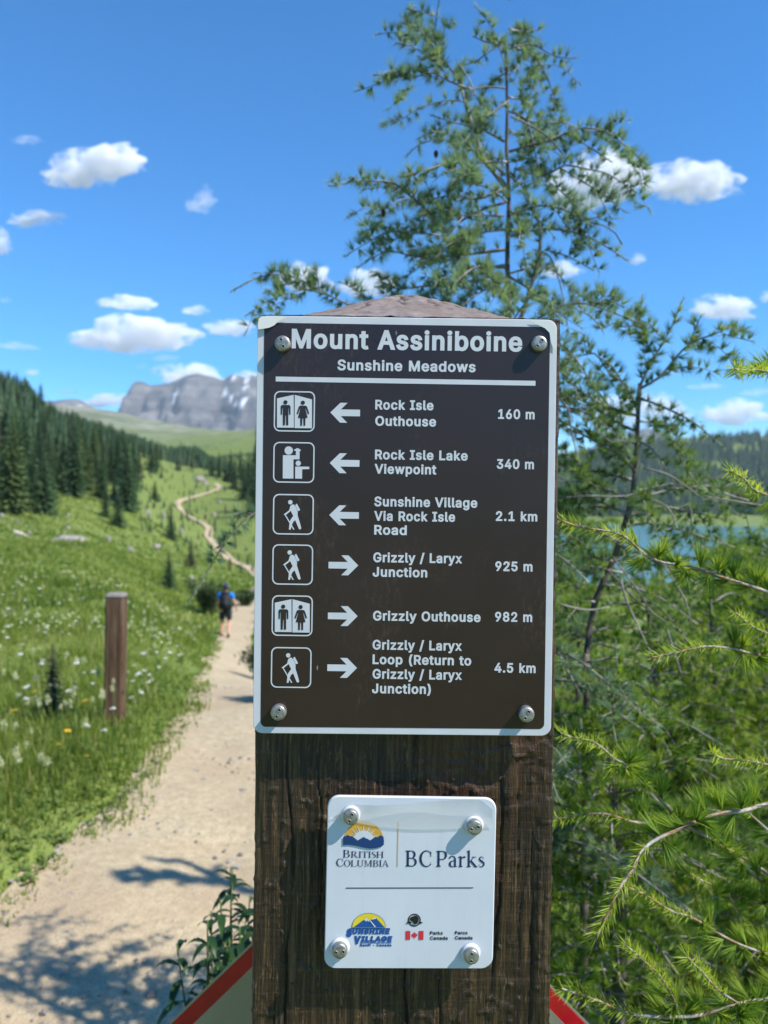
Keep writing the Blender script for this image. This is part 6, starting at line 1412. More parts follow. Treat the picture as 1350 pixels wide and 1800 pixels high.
def trail_sign():
    root = empty('trail_sign', PL(711, 925, Y_SIGN), 'large brown directional trail sign with white lettering, arrows and hiking symbols', 'sign')
    outer = rrect(0, 0, 1, 1, .1)  # replaced below
    TL, TR, BR, BL = (452.5, 554.5), (979.5, 562), (968.5, 1294), (444.5, 1289)
    def quad_round(TL, TR, BR, BL, r, n=8):
        q = [np.array(p, float) for p in (TL, TR, BR, BL)]; out = []
        for i in range(4):
            a, b, c = q[i - 1], q[i], q[(i + 1) % 4]; u = (a - b) / np.hypot(*(a - b)); v = (c - b) / np.hypot(*(c - b)); o = b + (u + v) * r
            for k in range(n):
                t = k / (n - 1) * math.pi / 2; out.append(o - v * r * math.cos(t) - u * r * math.sin(t))
        return np.array(out)
    global QR; QR = quad_round
    slab('panel', quad_round(TL, TR, BR, BL, 17), Y_SIGN, Y_SIGN + .0028, MAT['sign_white'], root)
    ink('brown_face', [quad_round((464.5, 567), (967, 575), (956.5, 1281.5), (458, 1277.5), 9)], .0002, MAT['sign_brown'], root)
    W_ = MAT['sign_white']; C = CAPH
    T = lambda nm, s, x0, y0, x1, cap, b=.036: ink(nm, fit(text_contours(s, b), x0, y0, x1, y0 + (x1 - x0) * math.tan(SK), cap, C + b * 1.6), .0004, W_, root)
    T('title_lettering', 'Mount Assiniboine', 512.5, 612.3, 918, 34.5, .032)
    T('subtitle_lettering', 'Sunshine Meadows', 593, 650.8, 836, 18.8, .030)
    ink('divider_bar', [bar(484.7, 666.2, 941.3, 673.7, 8.6)], .0004, W_, root)
    for s, x0, y0, x1 in [('Rock Isle', 659.5, 719.8, 762), ('Outhouse', 659.5, 748.3, 766.5), ('160 m', 875.5, 736.3, 939.7), ('Rock Isle Lake', 659, 807.4, 822), ('Viewpoint', 658.2, 832.6, 767), ('340 m', 873, 824, 938.5),
                          ('Sunshine Village', 657.8, 890, 839), ('Via Rock Isle', 657.4, 915.3, 800), ('Road', 657.6, 939.8, 715), ('2.1 km', 871.5, 915.7, 944.4), ('Grizzly / Laryx', 656, 988.2, 812.4), ('Junction', 655, 1013.7, 751), ('925 m', 870.5, 1003.8, 936),
                          ('Grizzly Outhouse', 655.6, 1090.8, 844.7), ('982 m', 870, 1092.6, 935.5), ('Grizzly / Laryx', 654.8, 1141.8, 812), ('Loop (Return to', 654.8, 1167.4, 828.3), ('Grizzly / Laryx', 654.8, 1193, 812), ('Junction)', 653.8, 1218.6, 757.3), ('4.5 km', 869, 1182.2, 941.4)]:
        T('lettering', s, x0, y0, x1, 17.2, .031)
    for (x, y), d in zip([(606.8, 725.6), (605.8, 814.3), (604.8, 905.8), (603.6, 993.7), (602.5, 1082.9), (601.4, 1174)], (1, 1, 1, -1, -1, -1)):
        a = np.array(ARROW) * [d, 1]; a = rot(a, SK) + [x, y]; ink('arrow', [a if area(a) > 0 else a[::-1]], .0004, W_, root)
    # pictograms
    def frame(x0, y0, x1, y1):
        o = rrect(x0, y0, x1, y1, 10.5, SK); i = rrect(x0 + 2.2, y0 + 2.2, x1 - 2.2, y1 - 2.2, 8.6, SK)
        return ink('pictogram', [o if area(o) > 0 else o[::-1], i[::-1] if area(i) > 0 else i], .0004, W_, root)
    pos = [(481.5, 687.5, 553.5, 758.7), (480.3, 777, 552.7, 848.7), (479.7, 868.5, 551.4, 939.8), (478.6, 957, 550.2, 1028), (477.7, 1046.6, 549.6, 1118), (476.2, 1137.6, 547.4, 1209.2)]
    zc = lambda pts, ox, oy: rot(np.array(pts, float) / 6.923 - np.array([ox, oy]) / 6.923, 0)
    for i, (x0, y0, x1, y1) in enumerate(pos):
        f = frame(x0, y0, x1, y1); cx, cy = (x0 + x1) / 2, (y0 + y1) / 2
        def put(nm, cs, lay, mat):
            o = ink(nm, cs, lay, mat, root); o.parent = f
        ccw = lambda c: c if area(np.asarray(c)) > 0 else np.asarray(c)[::-1]
        if i in (0, 4):
            L = lambda pts: ccw(rot(np.array(pts, float) / 6.923 + [cx - 331 / 6.923, cy - 300 / 6.923], 0))
            put('outhouse_walls', [L([(119, 142), (322, 99), (325, 499), (119, 497)]), L([(335, 99), (545, 155), (545, 506), (333, 503)])], .0006, W_)
            B = MAT['sign_brown']
            D = lambda x, y, r: ccw(disc(x / 6.923 + cx - 331 / 6.923, y / 6.923 + cy - 300 / 6.923, r / 6.923))
            put('man_symbol', [D(222, 189, 25), L([(176, 222), (268, 222), (284, 240), (284, 338), (268, 342), (264, 262), (257, 262), (257, 465), (248, 470), (231, 468), (229, 350), (220, 350), (216, 468), (196, 470), (192, 462), (191, 262), (183, 262), (180, 342), (165, 338), (165, 240)])], .0008, B)
            put('woman_symbol', [D(434, 194, 25), L([(398, 230), (470, 230), (484, 242), (512, 326), (497, 336), (468, 262), (464, 275), (493, 378), (466, 380), (464, 472), (443, 476), (440, 385), (427, 385), (424, 476), (404, 472), (403, 380), (375, 378), (402, 275), (400, 262), (374, 336), (359, 326), (386, 242)])], .0008, B)
        elif i == 1:
            L = lambda pts: ccw(np.array(pts, float) / 6.923 + [cx - 323 / 6.923, cy - 918 / 6.923]); D = lambda x, y, r: ccw(disc(x / 6.923 + cx - 323 / 6.923, y / 6.923 + cy - 918 / 6.923, r / 6.923))
            put('viewer_symbol', [D(261, 773, 51), L([(190, 829), (348, 831), (348, 778), (328, 775), (328, 758), (350, 755), (355, 745), (386, 747), (388, 758), (408, 763), (408, 776), (394, 780), (392, 880), (318, 880), (318, 1114), (188, 1113)]), D(377, 928, 32), L([(340, 968), (510, 970), (512, 999), (424, 1001), (423, 1116), (339, 1114)])], .0004, W_)
        else:
            L = lambda pts: ccw(np.array(pts, float) / 6.923 + [cx - 318 / 6.923, cy - 1551 / 6.923]); D = lambda x, y, r: ccw(disc(x / 6.923 + cx - 318 / 6.923, y / 6.923 + cy - 1551 / 6.923, r / 6.923))
            put('hiker_symbol', [D(282, 1403, 27), L([(346, 1428), (362, 1420), (402, 1498), (384, 1510), (370, 1506), (345, 1445)]),
                               L([(300, 1432), (322, 1430), (344, 1450), (372, 1520), (370, 1560), (400, 1660), (416, 1722), (398, 1736), (384, 1725), (342, 1622), (318, 1640), (303, 1672), (286, 1736), (264, 1737), (272, 1660), (282, 1620), (318, 1570), (302, 1540), (288, 1508), (222, 1562), (200, 1553), (214, 1542), (268, 1502), (282, 1450)]),
                               L([(212, 1556), (226, 1556), (332, 1734), (318, 1738)])], .0004, W_)
    for x, y, a in [(498, 606, 1.9), (946, 606, .9), (490.7, 1250, 1.2), (923.6, 1253, 1.1)]: bolt(x, y, Y_SIGN, 13.8, root, a)
    # lifting clear film at the two top corners
    loc = np.array(root.location)
    def film(pts, lift, nm='peeling_film'):
        V, T = fill([np.array(pts, float)]); W3 = []
        for a, b in V: W3.append(PL(a, b, Y_SIGN - .0009 - lift(a, b)) - loc)
        W3 = np.array(W3); nrm = np.cross(W3[T[0, 1]] - W3[T[0, 0]], W3[T[0, 2]] - W3[T[0, 0]])
        mesh(nm, W3, [T[:, ::-1] if nrm[1] > 0 else T], MAT['film'], root)
    film([(453.5, 570), (455, 560), (461, 555.5), (509, 555.8), (500, 559), (490, 564), (482, 572), (473, 576), (465, 577.5), (454, 579)][::-1], lambda a, b: .0006 + .0016 * max(0, 1 - (a - 453) / 55))
    film([(931, 563), (965, 563.5), (975, 569), (978.5, 578), (978, 615), (972, 612), (968, 600), (966, 585), (958, 577), (945, 571)][::-1], lambda a, b: .0003)
def plate_mat():
    n = N('plate_white'); v = n.coord('Object')
    f = n.noise(v, 14, 5, 0.6); s = n.noise(n.coord('Object', (60, 60, 5)), 1.0, 4, 0.7); q = n.noise(v, 260, 3, 0.7)
    c = n.ramp(f, [(0.3, (0.585, 0.62, 0.665)), (0.7, (0.645, 0.675, 0.715))])
    c = n.mix(n.math('MULTIPLY', n.ramp(s, [(0.55, (0, 0, 0)), (0.75, (1, 1, 1))]), .16), c, (0.40, 0.38, 0.33))
    c = n.mix(n.math('MULTIPLY', n.ramp(q, [(0.70, (0, 0, 0)), (0.76, (1, 1, 1))]), .35), c, (0.28, 0.25, 0.21))
    n.base(c, n.ramp(f, [(0.3, (.4,) * 3), (0.7, (.55,) * 3)]), 0.4); MAT['plate_white'] = n.m
plate_mat()
n_ = N('film'); n_.base((0.72, 0.71, 0.66), 0.22, 0.5); MAT['film'] = n_.m

# ------------------------------------------------------------------ serif letters for the small plate (cap height = 1)
def arc(cx, cy, rx, ry, a0, a1, n=22):
    a = np.radians(np.linspace(a0, a1, n)); return np.column_stack([cx + rx * np.cos(a), cy + ry * np.sin(a)])
def box(x0, y0, x1, y1): return np.array([(x0, y0), (x1, y0), (x1, y1), (x0, y1)], float)
TH, TN = .135, .05
def stem(x, y0=0, y1=1, w_=TH, s=.085, bot=True, top=True):
    o = [box(x, y0, x + w_, y1)]
    if bot: o.append(np.array([(x - s, y0), (x + w_ + s, y0), (x + w_ + s, y0 + .035), (x + w_, y0 + .09), (x, y0 + .09), (x - s, y0 + .035)]))
    if top: o.append(np.array([(x - s, y1 - .035), (x, y1 - .09), (x + w_, y1 - .09), (x + w_ + s, y1 - .035), (x + w_ + s, y1), (x - s, y1)]))
    return o
def bowl(x, y0, y1, rx, w_=TH):
    cy, ry = (y0 + y1) / 2, (y1 - y0) / 2; xs = x + rx * .45
    o = np.concatenate([[(x, y0)], arc(xs, cy, rx * .55 + .0, ry, -90, 90), [(x, y1), (x, y1 - TN)], arc(xs, cy, max(.02, rx * .55 - w_), ry - TN, 90, -90), [(x, y0 + TN)]]); return o
def ring(cx, cy, rx, ry, w_=TH, tn=TN): return [arc(cx, cy, rx, ry, 0, 352, 40), arc(cx, cy, rx - w_, ry - tn, 352, 0, 40)]
def cw(p): return p if area(p) < 0 else p[::-1]
def serif(ch):
    if ch == 'B': return stem(.1) + [bowl(.2, .5, 1, .48), bowl(.2, 0, .55, .56)], .86
    if ch == 'P': return stem(.1) + [bowl(.2, .44, 1, .52)], .78
    if ch == 'R': return stem(.1) + [bowl(.2, .47, 1, .5), stroke([(.42, .5), (.6, .22), (.78, .04), (.95, .0)], [.12, .14, .11, .04])], .98
    if ch == 'I': return stem(.1), .36
    if ch == 'L': return stem(.1) + [box(.2, 0, .72, TN), np.array([(.66, 0), (.74, 0), (.78, .26), (.74, .26)])], .82
    if ch == 'T': return stem(.36, top=False) + [box(.04, 1 - TN, .82, 1), np.array([(.02, .76), (.06, .76), (.12, 1), (.04, 1)]), np.array([(.80, .76), (.84, .76), (.82, 1), (.74, 1)])], .86
    if ch == 'H': return stem(.1) + stem(.7) + [box(.2, .48, .72, .48 + TN)], 1.0
    if ch == 'U': return stem(.1, .3, 1, bot=False) + stem(.72, .3, 1, w_=.07, bot=False) + [np.concatenate([arc(.445, .32, .345, .34, 180, 360), arc(.47, .32, .25, .29, 360, 180)])], .98
    if ch == 'M': return stem(.1, w_=.06) + stem(.86, w_=TH) + [np.array([(.1, 1), (.48, 0), (.54, 0), (.24, 1)][::-1]), np.array([(.48, 0), (.54, 0), (.92, 1), (.86, 1)])], 1.16
    if ch == 'A': return [np.array([(.08, 0), (.13, 0), (.47, .93), (.44, 1.02)][::1]), np.array([(.7, 0), (.85, 0), (.49, 1.02), (.42, 1.02)]), box(.22, .33, .68, .33 + TN), box(-.02, 0, .26, .04), box(.6, 0, .96, .04)], .94
    if ch == 'O': return ring(.47, .5, .44, .52), .95
    if ch == 'C': return [np.concatenate([arc(.5, .5, .45, .52, 48, 318, 40), arc(.53, .5, .33, .46, 318, 48, 40)]), np.array([(.78, .62), (.82, .62), (.83, .95), (.76, .9)]), np.array([(.78, .2), (.84, .28), (.82, .3), (.76, .2)])], .9
    if ch == 'S': return [stroke([(.53, .78), (.5, .92), (.33, .98), (.16, .9), (.12, .74), (.22, .61), (.38, .50), (.52, .38), (.55, .2), (.44, .06), (.27, .02), (.12, .09), (.08, .26)], [.03, .04, .055, .09, .12, .14, .15, .14, .12, .08, .055, .04, .03])], .64
    if ch == 'a': return stem(.40, 0, .5, .115, .02, False, False) + [stroke([(.08, .52), (.14, .63), (.28, .675), (.42, .62), (.455, .48)], [.09, .075, .055, .08, .11]), np.concatenate([arc(.27, .18, .22, .20, 80, 330), arc(.30, .18, .12, .155, 330, 80)]), stroke([(.28, .36), (.4, .40), (.46, .42)], [.05, .05, .04]), stroke([(.455, .1), (.5, .02), (.6, .05)], [.10, .06, .03])], .62
    if ch == 'r': return stem(.12, 0, .66, .12, .075, True, False) + [np.array([(.02, .60), (.12, .58), (.24, .68), (.2, .68), (.02, .64)]), stroke([(.2, .46), (.3, .6), (.42, .63), (.49, .6)], [.05, .07, .1, .11])], .52
    if ch == 'k': return stem(.12, 0, 1.02, .12, .075, True, False) + [np.array([(.02, .98), (.12, .93), (.24, 1.06), (.2, 1.06)]), stroke([(.22, .3), (.5, .62)], [.045, .045]), box(.38, .61, .66, .65), stroke([(.3, .4), (.5, .18), (.66, .03), (.74, .0)], [.12, .13, .09, .04]), box(.5, 0, .76, .035)], .76
    if ch == 's': return [stroke([(.38, .52), (.35, .61), (.24, .655), (.12, .6), (.10, .5), (.17, .42), (.28, .345), (.38, .26), (.39, .13), (.3, .035), (.19, .02), (.09, .08), (.06, .19)], [.025, .035, .05, .07, .10, .115, .12, .115, .10, .07, .05, .035, .025])], .46
def serif_line(s, caps=None):
    x = 0; out = []
    for i, ch in enumerate(s):
        if ch == ' ': x += .22; continue
        cs, adv = serif(ch); k = 1.0 if (caps is None or i in caps) else .84
        for c in cs:
            c = np.asarray(c, float)
            out.append(c * k + [x, 0])
        x += (adv + .02) * k
    # orientation: every shape positive except counters of O
    fixed = []
    for i, c in enumerate(out): fixed.append(c)
    return fixed

def park_plate():
    y = Y_SIGN
    root = empty('park_plate', PL(720, 1552, y), 'small white square plate with park and resort logos below the brown sign', 'sign')
    out = QR((576, 1399), (873, 1403.5), (866.2, 1703.5), (569.6, 1703), 20)
    slab('panel', out, y, y + .003, MAT['plate_white'], root, .001)
    I = lambda nm, cs, lay, mat, par=None: ink(nm, cs, lay, mat, par or root)
    def sub(nm, cs, lay, mat, par):
        o = ink(nm, cs, lay, mat, root); o.parent = par; return o
    ccw = lambda c: np.asarray(c, float) if area(np.asarray(c, float)) > 0 else np.asarray(c, float)[::-1]
    z9 = lambda pts: np.array(pts, float) / 9 + [570, 1400]
    sun = [(312, 660)] + [tuple(p) for p in np.column_stack([625 + 312 * np.cos(np.linspace(np.pi - .12, .12, 30)), 700 - 308 * np.sin(np.linspace(np.pi - .12, .12, 30))])] + [(935, 660), (620, 740)]
    logo = I('sunrise_emblem', [ccw(z9(sun))], .0003, MAT['ink_gold'])
    rays = []
    for k in range(15):
        a = math.pi * (k + 1) / 16; r0, r1 = 110, 270 if k % 2 else 225; hw = .075 if k % 2 else .05
        rays.append(ccw(z9([(622 + r0 * math.cos(a - hw * 1.9), 705 - r0 * math.sin(a - hw * 1.9)), (622 + r1 * math.cos(a), 705 - r1 * math.sin(a)), (622 + r0 * math.cos(a + hw * 1.9), 705 - r0 * math.sin(a + hw * 1.9))])))
    sub('rays', rays + [ccw(z9([(622 + 165 * math.cos(t), 715 - 175 * math.sin(t)) for t in np.linspace(0, math.pi, 24)]))], .0005, MAT['plate_white'], logo)
    sub('mountains', [ccw(z9([(298, 645), (372, 609), (410, 632), (437, 623), (528, 697), (622, 640), (668, 668), (690, 672), (722, 696), (812, 640), (838, 648), (895, 613), (937, 640), (944, 700), (942, 768), (890, 800), (800, 822), (720, 826), (620, 810), (500, 782), (400, 767), (345, 768), (298, 773)]))], .0007, MAT['ink_mountain'], logo)
    I('divider_line', [bar(700.3, 1444, 698.6, 1523.6, 1.2)], .0003, MAT['ink_gold'])
    I('serif_lettering', fit(serif_line('BRITISH', {0}), 603.0, 1507.3, 674.2, 1508.0, 13.2, 1), .0003, MAT['ink_navy'])
    I('serif_lettering', fit(serif_line('COLUMBIA', {0}), 591.2, 1523, 684, 1523.6, 13.6, 1), .0003, MAT['ink_navy'])
    I('serif_lettering', fit(serif_line('BC Parks'), 712.8, 1523.0, 851.8, 1524.4, 28, 1), .0003, MAT['ink_navy'])
    I('divider_line', [bar(608, 1561, 832, 1560.6, 1.5)], .0003, MAT['ink_maroon'])
    z5 = lambda pts: np.array(pts, float) / 5 + [590, 1580]
    dome = [(441 - 0, 250)] + [(291 + 149 * math.cos(t), 250 - 125 * math.sin(t)) for t in np.linspace(0, math.pi, 30)]
    dome2 = [(291 + 144 * math.cos(t), 248 - 119 * math.sin(t)) for t in np.linspace(0, math.pi, 30)]
    em = I('resort_emblem', [ccw(z5(dome))], .0003, MAT['ink_blue'])
    sub('sun', [ccw(z5(dome2))], .0005, MAT['ink_yellow'], em)
    sub('mountains', [ccw(z5([(160, 248), (272, 166), (288, 182), (300, 192), (345, 158), (428, 248)]))], .0007, MAT['ink_blue'], em)
    sub('snow_caps', [ccw(z5([(247, 186), (272, 166), (292, 186), (299, 197), (288, 200), (277, 190), (266, 200), (258, 190)])), ccw(z5([(300, 192), (308, 190), (356, 248), (342, 248)])), ccw(z5([(318, 179), (345, 158), (357, 171), (346, 180), (338, 174), (328, 186)]))], .0009, MAT['plate_white'], em)
    T = lambda nm, s, x0, y0, x1, cap, b, mat, sh=0.0, dy=0.0: I(nm, fit(text_contours(s, b), x0, y0, x1, y0 + dy, cap, CAPH + b * 1.6, sh), .0003, mat)
    T('logo_lettering', 'S', 607.6, 1647.3, 617.5, 15, .085, MAT['ink_blue'], .15); T('logo_lettering', 'UNSHINE', 618.5, 1642.3, 684, 10, .075, MAT['ink_blue'], .2)
    T('logo_lettering', 'V', 620.5, 1660, 633, 15, .085, MAT['ink_blue'], .15); T('logo_lettering', 'ILLAGE', 634, 1655.6, 688, 10.2, .075, MAT['ink_blue'], .2)
    I('logo_line', [bar(615, 1632.2, 685.5, 1632.2, 1.4), bar(633, 1656.5 + .8, 688.5, 1656.5 + .8, 1.2)], .0003, MAT['ink_blue'])
    T('logo_lettering', 'Banff - Canada', 633, 1663.6, 688, 4.6, .05, MAT['ink_blue'])
    ring_o, ring_i = disc(728.4, 1617.4, 11.3), disc(728.4, 1617.4, 9.3)
    bv = I('beaver_emblem', [ccw(ring_o), -1 * ccw(ring_i)[::-1] * -1], .0003, MAT['ink_black'])
    sub('beaver', [ccw(z5([(650, 172), (662, 160), (690, 150), (712, 150), (726, 165), (730, 185), (726, 205), (712, 222), (692, 224), (682, 212), (676, 200), (660, 192), (654, 184)])), ccw(z5([(617, 211), (632, 203), (664, 203), (664, 217), (632, 216)])), ccw(z5([(728, 202), (750, 202), (768, 211), (752, 218), (728, 217)]))], .0005, MAT['ink_black'], bv)
    leaf = [(0, -1), (.17, -.66), (.38, -.76), (.3, -.3), (.52, -.52), (.6, -.36), (.9, -.42), (.78, -.1), (.92, -.02), (.46, .36), (.52, .54), (.06, .46), (.06, .95), (-.06, .95), (-.06, .46), (-.52, .54), (-.46, .36), (-.92, -.02), (-.78, -.1), (-.9, -.42), (-.6, -.36), (-.52, -.52), (-.3, -.3), (-.38, -.76), (-.17, -.66)]
    I('flag_emblem', [ccw(z5([(616, 282), (656, 282), (655, 360), (615, 360)])), ccw(z5([(731, 282), (773, 282), (772, 360), (730, 360)])), ccw(z5(np.array(leaf) * [30, 33] + [693, 322]))], .0003, MAT['ink_red'])
    for s, x0, b, x1 in [('Parks', 830, 315, 942), ('Canada', 830, 360, 985), ('Parcs', 1049, 313, 1160), ('Canada', 1048, 358, 1203)]: T('lettering', s, 590 + x0 / 5, 1580 + b / 5, 590 + x1 / 5, 6.0, .03, MAT['ink_black'])
    for x, yy, a in [(617, 1432, 1.2), (833, 1449.7, .35), (597.7, 1665, .1), (827.4, 1674.8, 1.5)]: bolt(x, yy, y - .0006, 13.6, root, a, True)
    # the clear laminate has let go along the top edge and curls forward
    loc = np.array(root.location); nx, ny = 46, 12; V = []
    for j in range(ny):
        for i in range(nx):
            u, v = i / (nx - 1), j / (ny - 1)
            x = 581 + 285 * u; top = 1411 + 5 * math.sin(u * 5 + .4) - 3 * math.exp(-((u - .13) / .08) ** 2) + (16 if u > .93 else 0) * (u - .93) / .07 + (28 * max(0, .12 - u) / .12)
            bot = 1436 + 26 * u + 10 * math.sin(u * 4); py = top + (bot - top) * v
            lift = .0045 * (1 - v) ** 2 * (.75 + .25 * math.sin(u * 9)) * (0.25 + .75 * min(1, u / .25))
            bl = min(math.hypot(x - 617, py - 1432), math.hypot(x - 833, py - 1449.7))
            lift = min(lift, .0006 + max(0, bl - 19) * .00025)
            V.append(PL(x, py, y - .0012 - lift) - loc)
    i = np.arange(ny - 1)[:, None] * nx; j = np.arange(nx - 1)[None]
    F = np.stack([i + j, i + j + 1, i + nx + j + 1, i + nx + j], -1).reshape(-1, 4)
    mesh('laminate_film', np.array(V), [F[:, ::-1]], MAT['laminate'], root, True)
n_ = N('laminate'); n_.base((0.78, 0.79, 0.78), 0.2, 0.5)
tr_ = n_.new('BsdfTransparent'); mx_ = n_.new('MixShader'); mx_.inputs[0].default_value = .42
n_.link(n_.b.outputs[0], mx_.inputs[2]); n_.link(tr_.outputs[0], mx_.inputs[1]); n_.link(mx_.outputs[0], n_.out.inputs[0]); MAT['laminate'] = n_.m
trail_sign()
park_plate()

def diamond_sign():
    y = Y_POST + 2 * HW + .012
    sc = 1350 / y; apx = PL(676, 1437, y); s = .44
    root = empty('warning_sign', (apx[0], y, apx[2] - s), 'white diamond sign with a red border showing at both sides of the post foot', 'sign')
    def dia(r, rr=.018):
        pts = []
        for a0 in (90, 180, 270, 0):
            c = np.array([math.cos(R(a0)), math.sin(R(a0))]) * (r - rr * 1.414)
            for k in range(7): a = R(a0 - 45 + 90 * k / 6); pts.append(c + rr * np.array([math.cos(a), math.sin(a)]))
        return np.array(pts)
    def plate(nm, r, y0, y1, mat):
        p = dia(r); m = len(p); V = np.concatenate([np.column_stack([p[:, 0], np.full(m, y0), p[:, 1]]), np.column_stack([p[:, 0], np.full(m, y1), p[:, 1]])])
        bm = bmesh.new(); vs_ = [bm.verts.new(v) for v in V]; bm.faces.new(vs_[:m]); bm.faces.new(vs_[m:][::-1])
        for i in range(m): bm.faces.new([vs_[i], vs_[m + i], vs_[m + (i + 1) % m], vs_[(i + 1) % m]])
        bmesh.ops.recalc_face_normals(bm, faces=bm.faces); bm_obj(nm, bm, mat, root)
    plate('panel', s + .003, .0, .003, MAT['reflective_white']); plate('red_border', s, -.0006, -.0001, MAT['reflective_red']); plate('white_field', s - .026, -.0012, -.0007, MAT['reflective_white'])
flat('reflective_white', (0.36, 0.345, 0.31), 0.16, 0.6, 0.45, .12, 14)
flat('reflective_red', (0.52, 0.006, 0.022), 0.2, 0.6, 0.1, .2, 30)
diamond_sign()

def square_post(name, bx, by, ty, wpx, label, d=None, mat='grey_timber'):
    if d is None: q, d = ground_at(bx, by)
    else: q = P(bx, by, d); q[2] = height(q[0], q[1])[0]
    hw = wpx / 2 / 1350 * d; h = (by - ty) / 1350 * d
    root = empty(name, q, label, 'post')
    bm = bmesh.new(); nz = 26; rings = []
    for k in range(nz + 1):
        z = -.3 + (h - .012 + .3) * k / nz; ring_ = []
        for j in range(20):
            s = j // 5; t = (j % 5) / 5 * 2 - 1 + .2
            c = [(t, -1), (1, t), (-t, 1), (-1, -t)][s]
            kk = 1 + .03 * mnoise.noise(Vector((c[0] * 3, c[1] * 3, z * 3)))
            ring_.append(bm.verts.new((c[0] * hw * kk, c[1] * hw * kk, z)))
        rings.append(ring_)
    for a, b in zip(rings, rings[1:]):
        for j in range(20): bm.faces.new([a[j], a[(j + 1) % 20], b[(j + 1) % 20], b[j]])
    bmesh.ops.recalc_face_normals(bm, faces=bm.faces)
    sh = bm_obj('shaft', bm, MAT[mat], root); sh.rotation_euler = (0, 0, .1)
    bm = bmesh.new(); bmesh.ops.create_cube(bm, size=1)
    for v in bm.verts: v.co = Vector((v.co.x * 2.02 * hw, v.co.y * 2.02 * hw, h - .012 + (v.co.z + .5) * .03))
    bmesh.ops.bevel(bm, geom=[e for e in bm.edges], offset=hw * .16, segments=3, affect='EDGES')
    c = bm_obj('weathered_cap', bm, MAT['boulder_rock' if wpx > 20 else mat], root); c.rotation_euler = (0, 0, .1)
square_post('marker_post', 202, 1276, 1050, 32, 'square weathered brown marker post standing in the meadow beside the trail')
square_post('marker_post', 404, 1006, 983, 4, 'tiny dark marker post where the far trail forks')

# ------------------------------------------------------------------ hikers
def skin(name, V, E, Rr, mat, parent, sub=2, root=0):
    me = bpy.data.meshes.new(name); me.from_pydata(V, E, []); o = bpy.data.objects.new(name + '_tmp', me); COL.objects.link(o)
    o.modifiers.new('s', 'SKIN'); sv = me.skin_vertices[0].data
    for i, r in enumerate(Rr): sv[i].radius = r if isinstance(r, tuple) else (r, r); sv[i].use_root = (i == root)
    m = o.modifiers.new('b', 'SUBSURF'); m.levels = sub; m.render_levels = sub
    dg = bpy.context.evaluated_depsgraph_get(); dg.update()
    nm = bpy.data.meshes.new_from_object(o.evaluated_get(dg)); bpy.data.objects.remove(o)
    nm.materials.clear(); nm.materials.append(mat)
    for p in nm.polygons: p.use_smooth = True
    n = bpy.data.objects.new(name, nm); COL.objects.link(n); n.parent = parent; return n
flat('skin_tone', (0.55, 0.28, 0.18), 0.5, 0.4, 0, .06)
flat('shirt_blue', (0.01, 0.22, 0.72), 0.7, 0.2, 0, .15); flat('shirt_red', (0.45, 0.06, 0.04), 0.7, 0.2, 0, .15)
flat('shorts_navy', (0.022, 0.026, 0.04), 0.8, 0.2, 0, .2); flat('pack_black', (0.018, 0.021, 0.026), 0.7, 0.25, 0, .3); flat('cap_navy', (0.03, 0.06, 0.13), 0.7, 0.2, 0, .2); flat('hair_brown', (0.03, 0.018, 0.012), 0.6, 0.3); flat('boot_brown', (0.06, 0.035, 0.022), 0.7, 0.2)

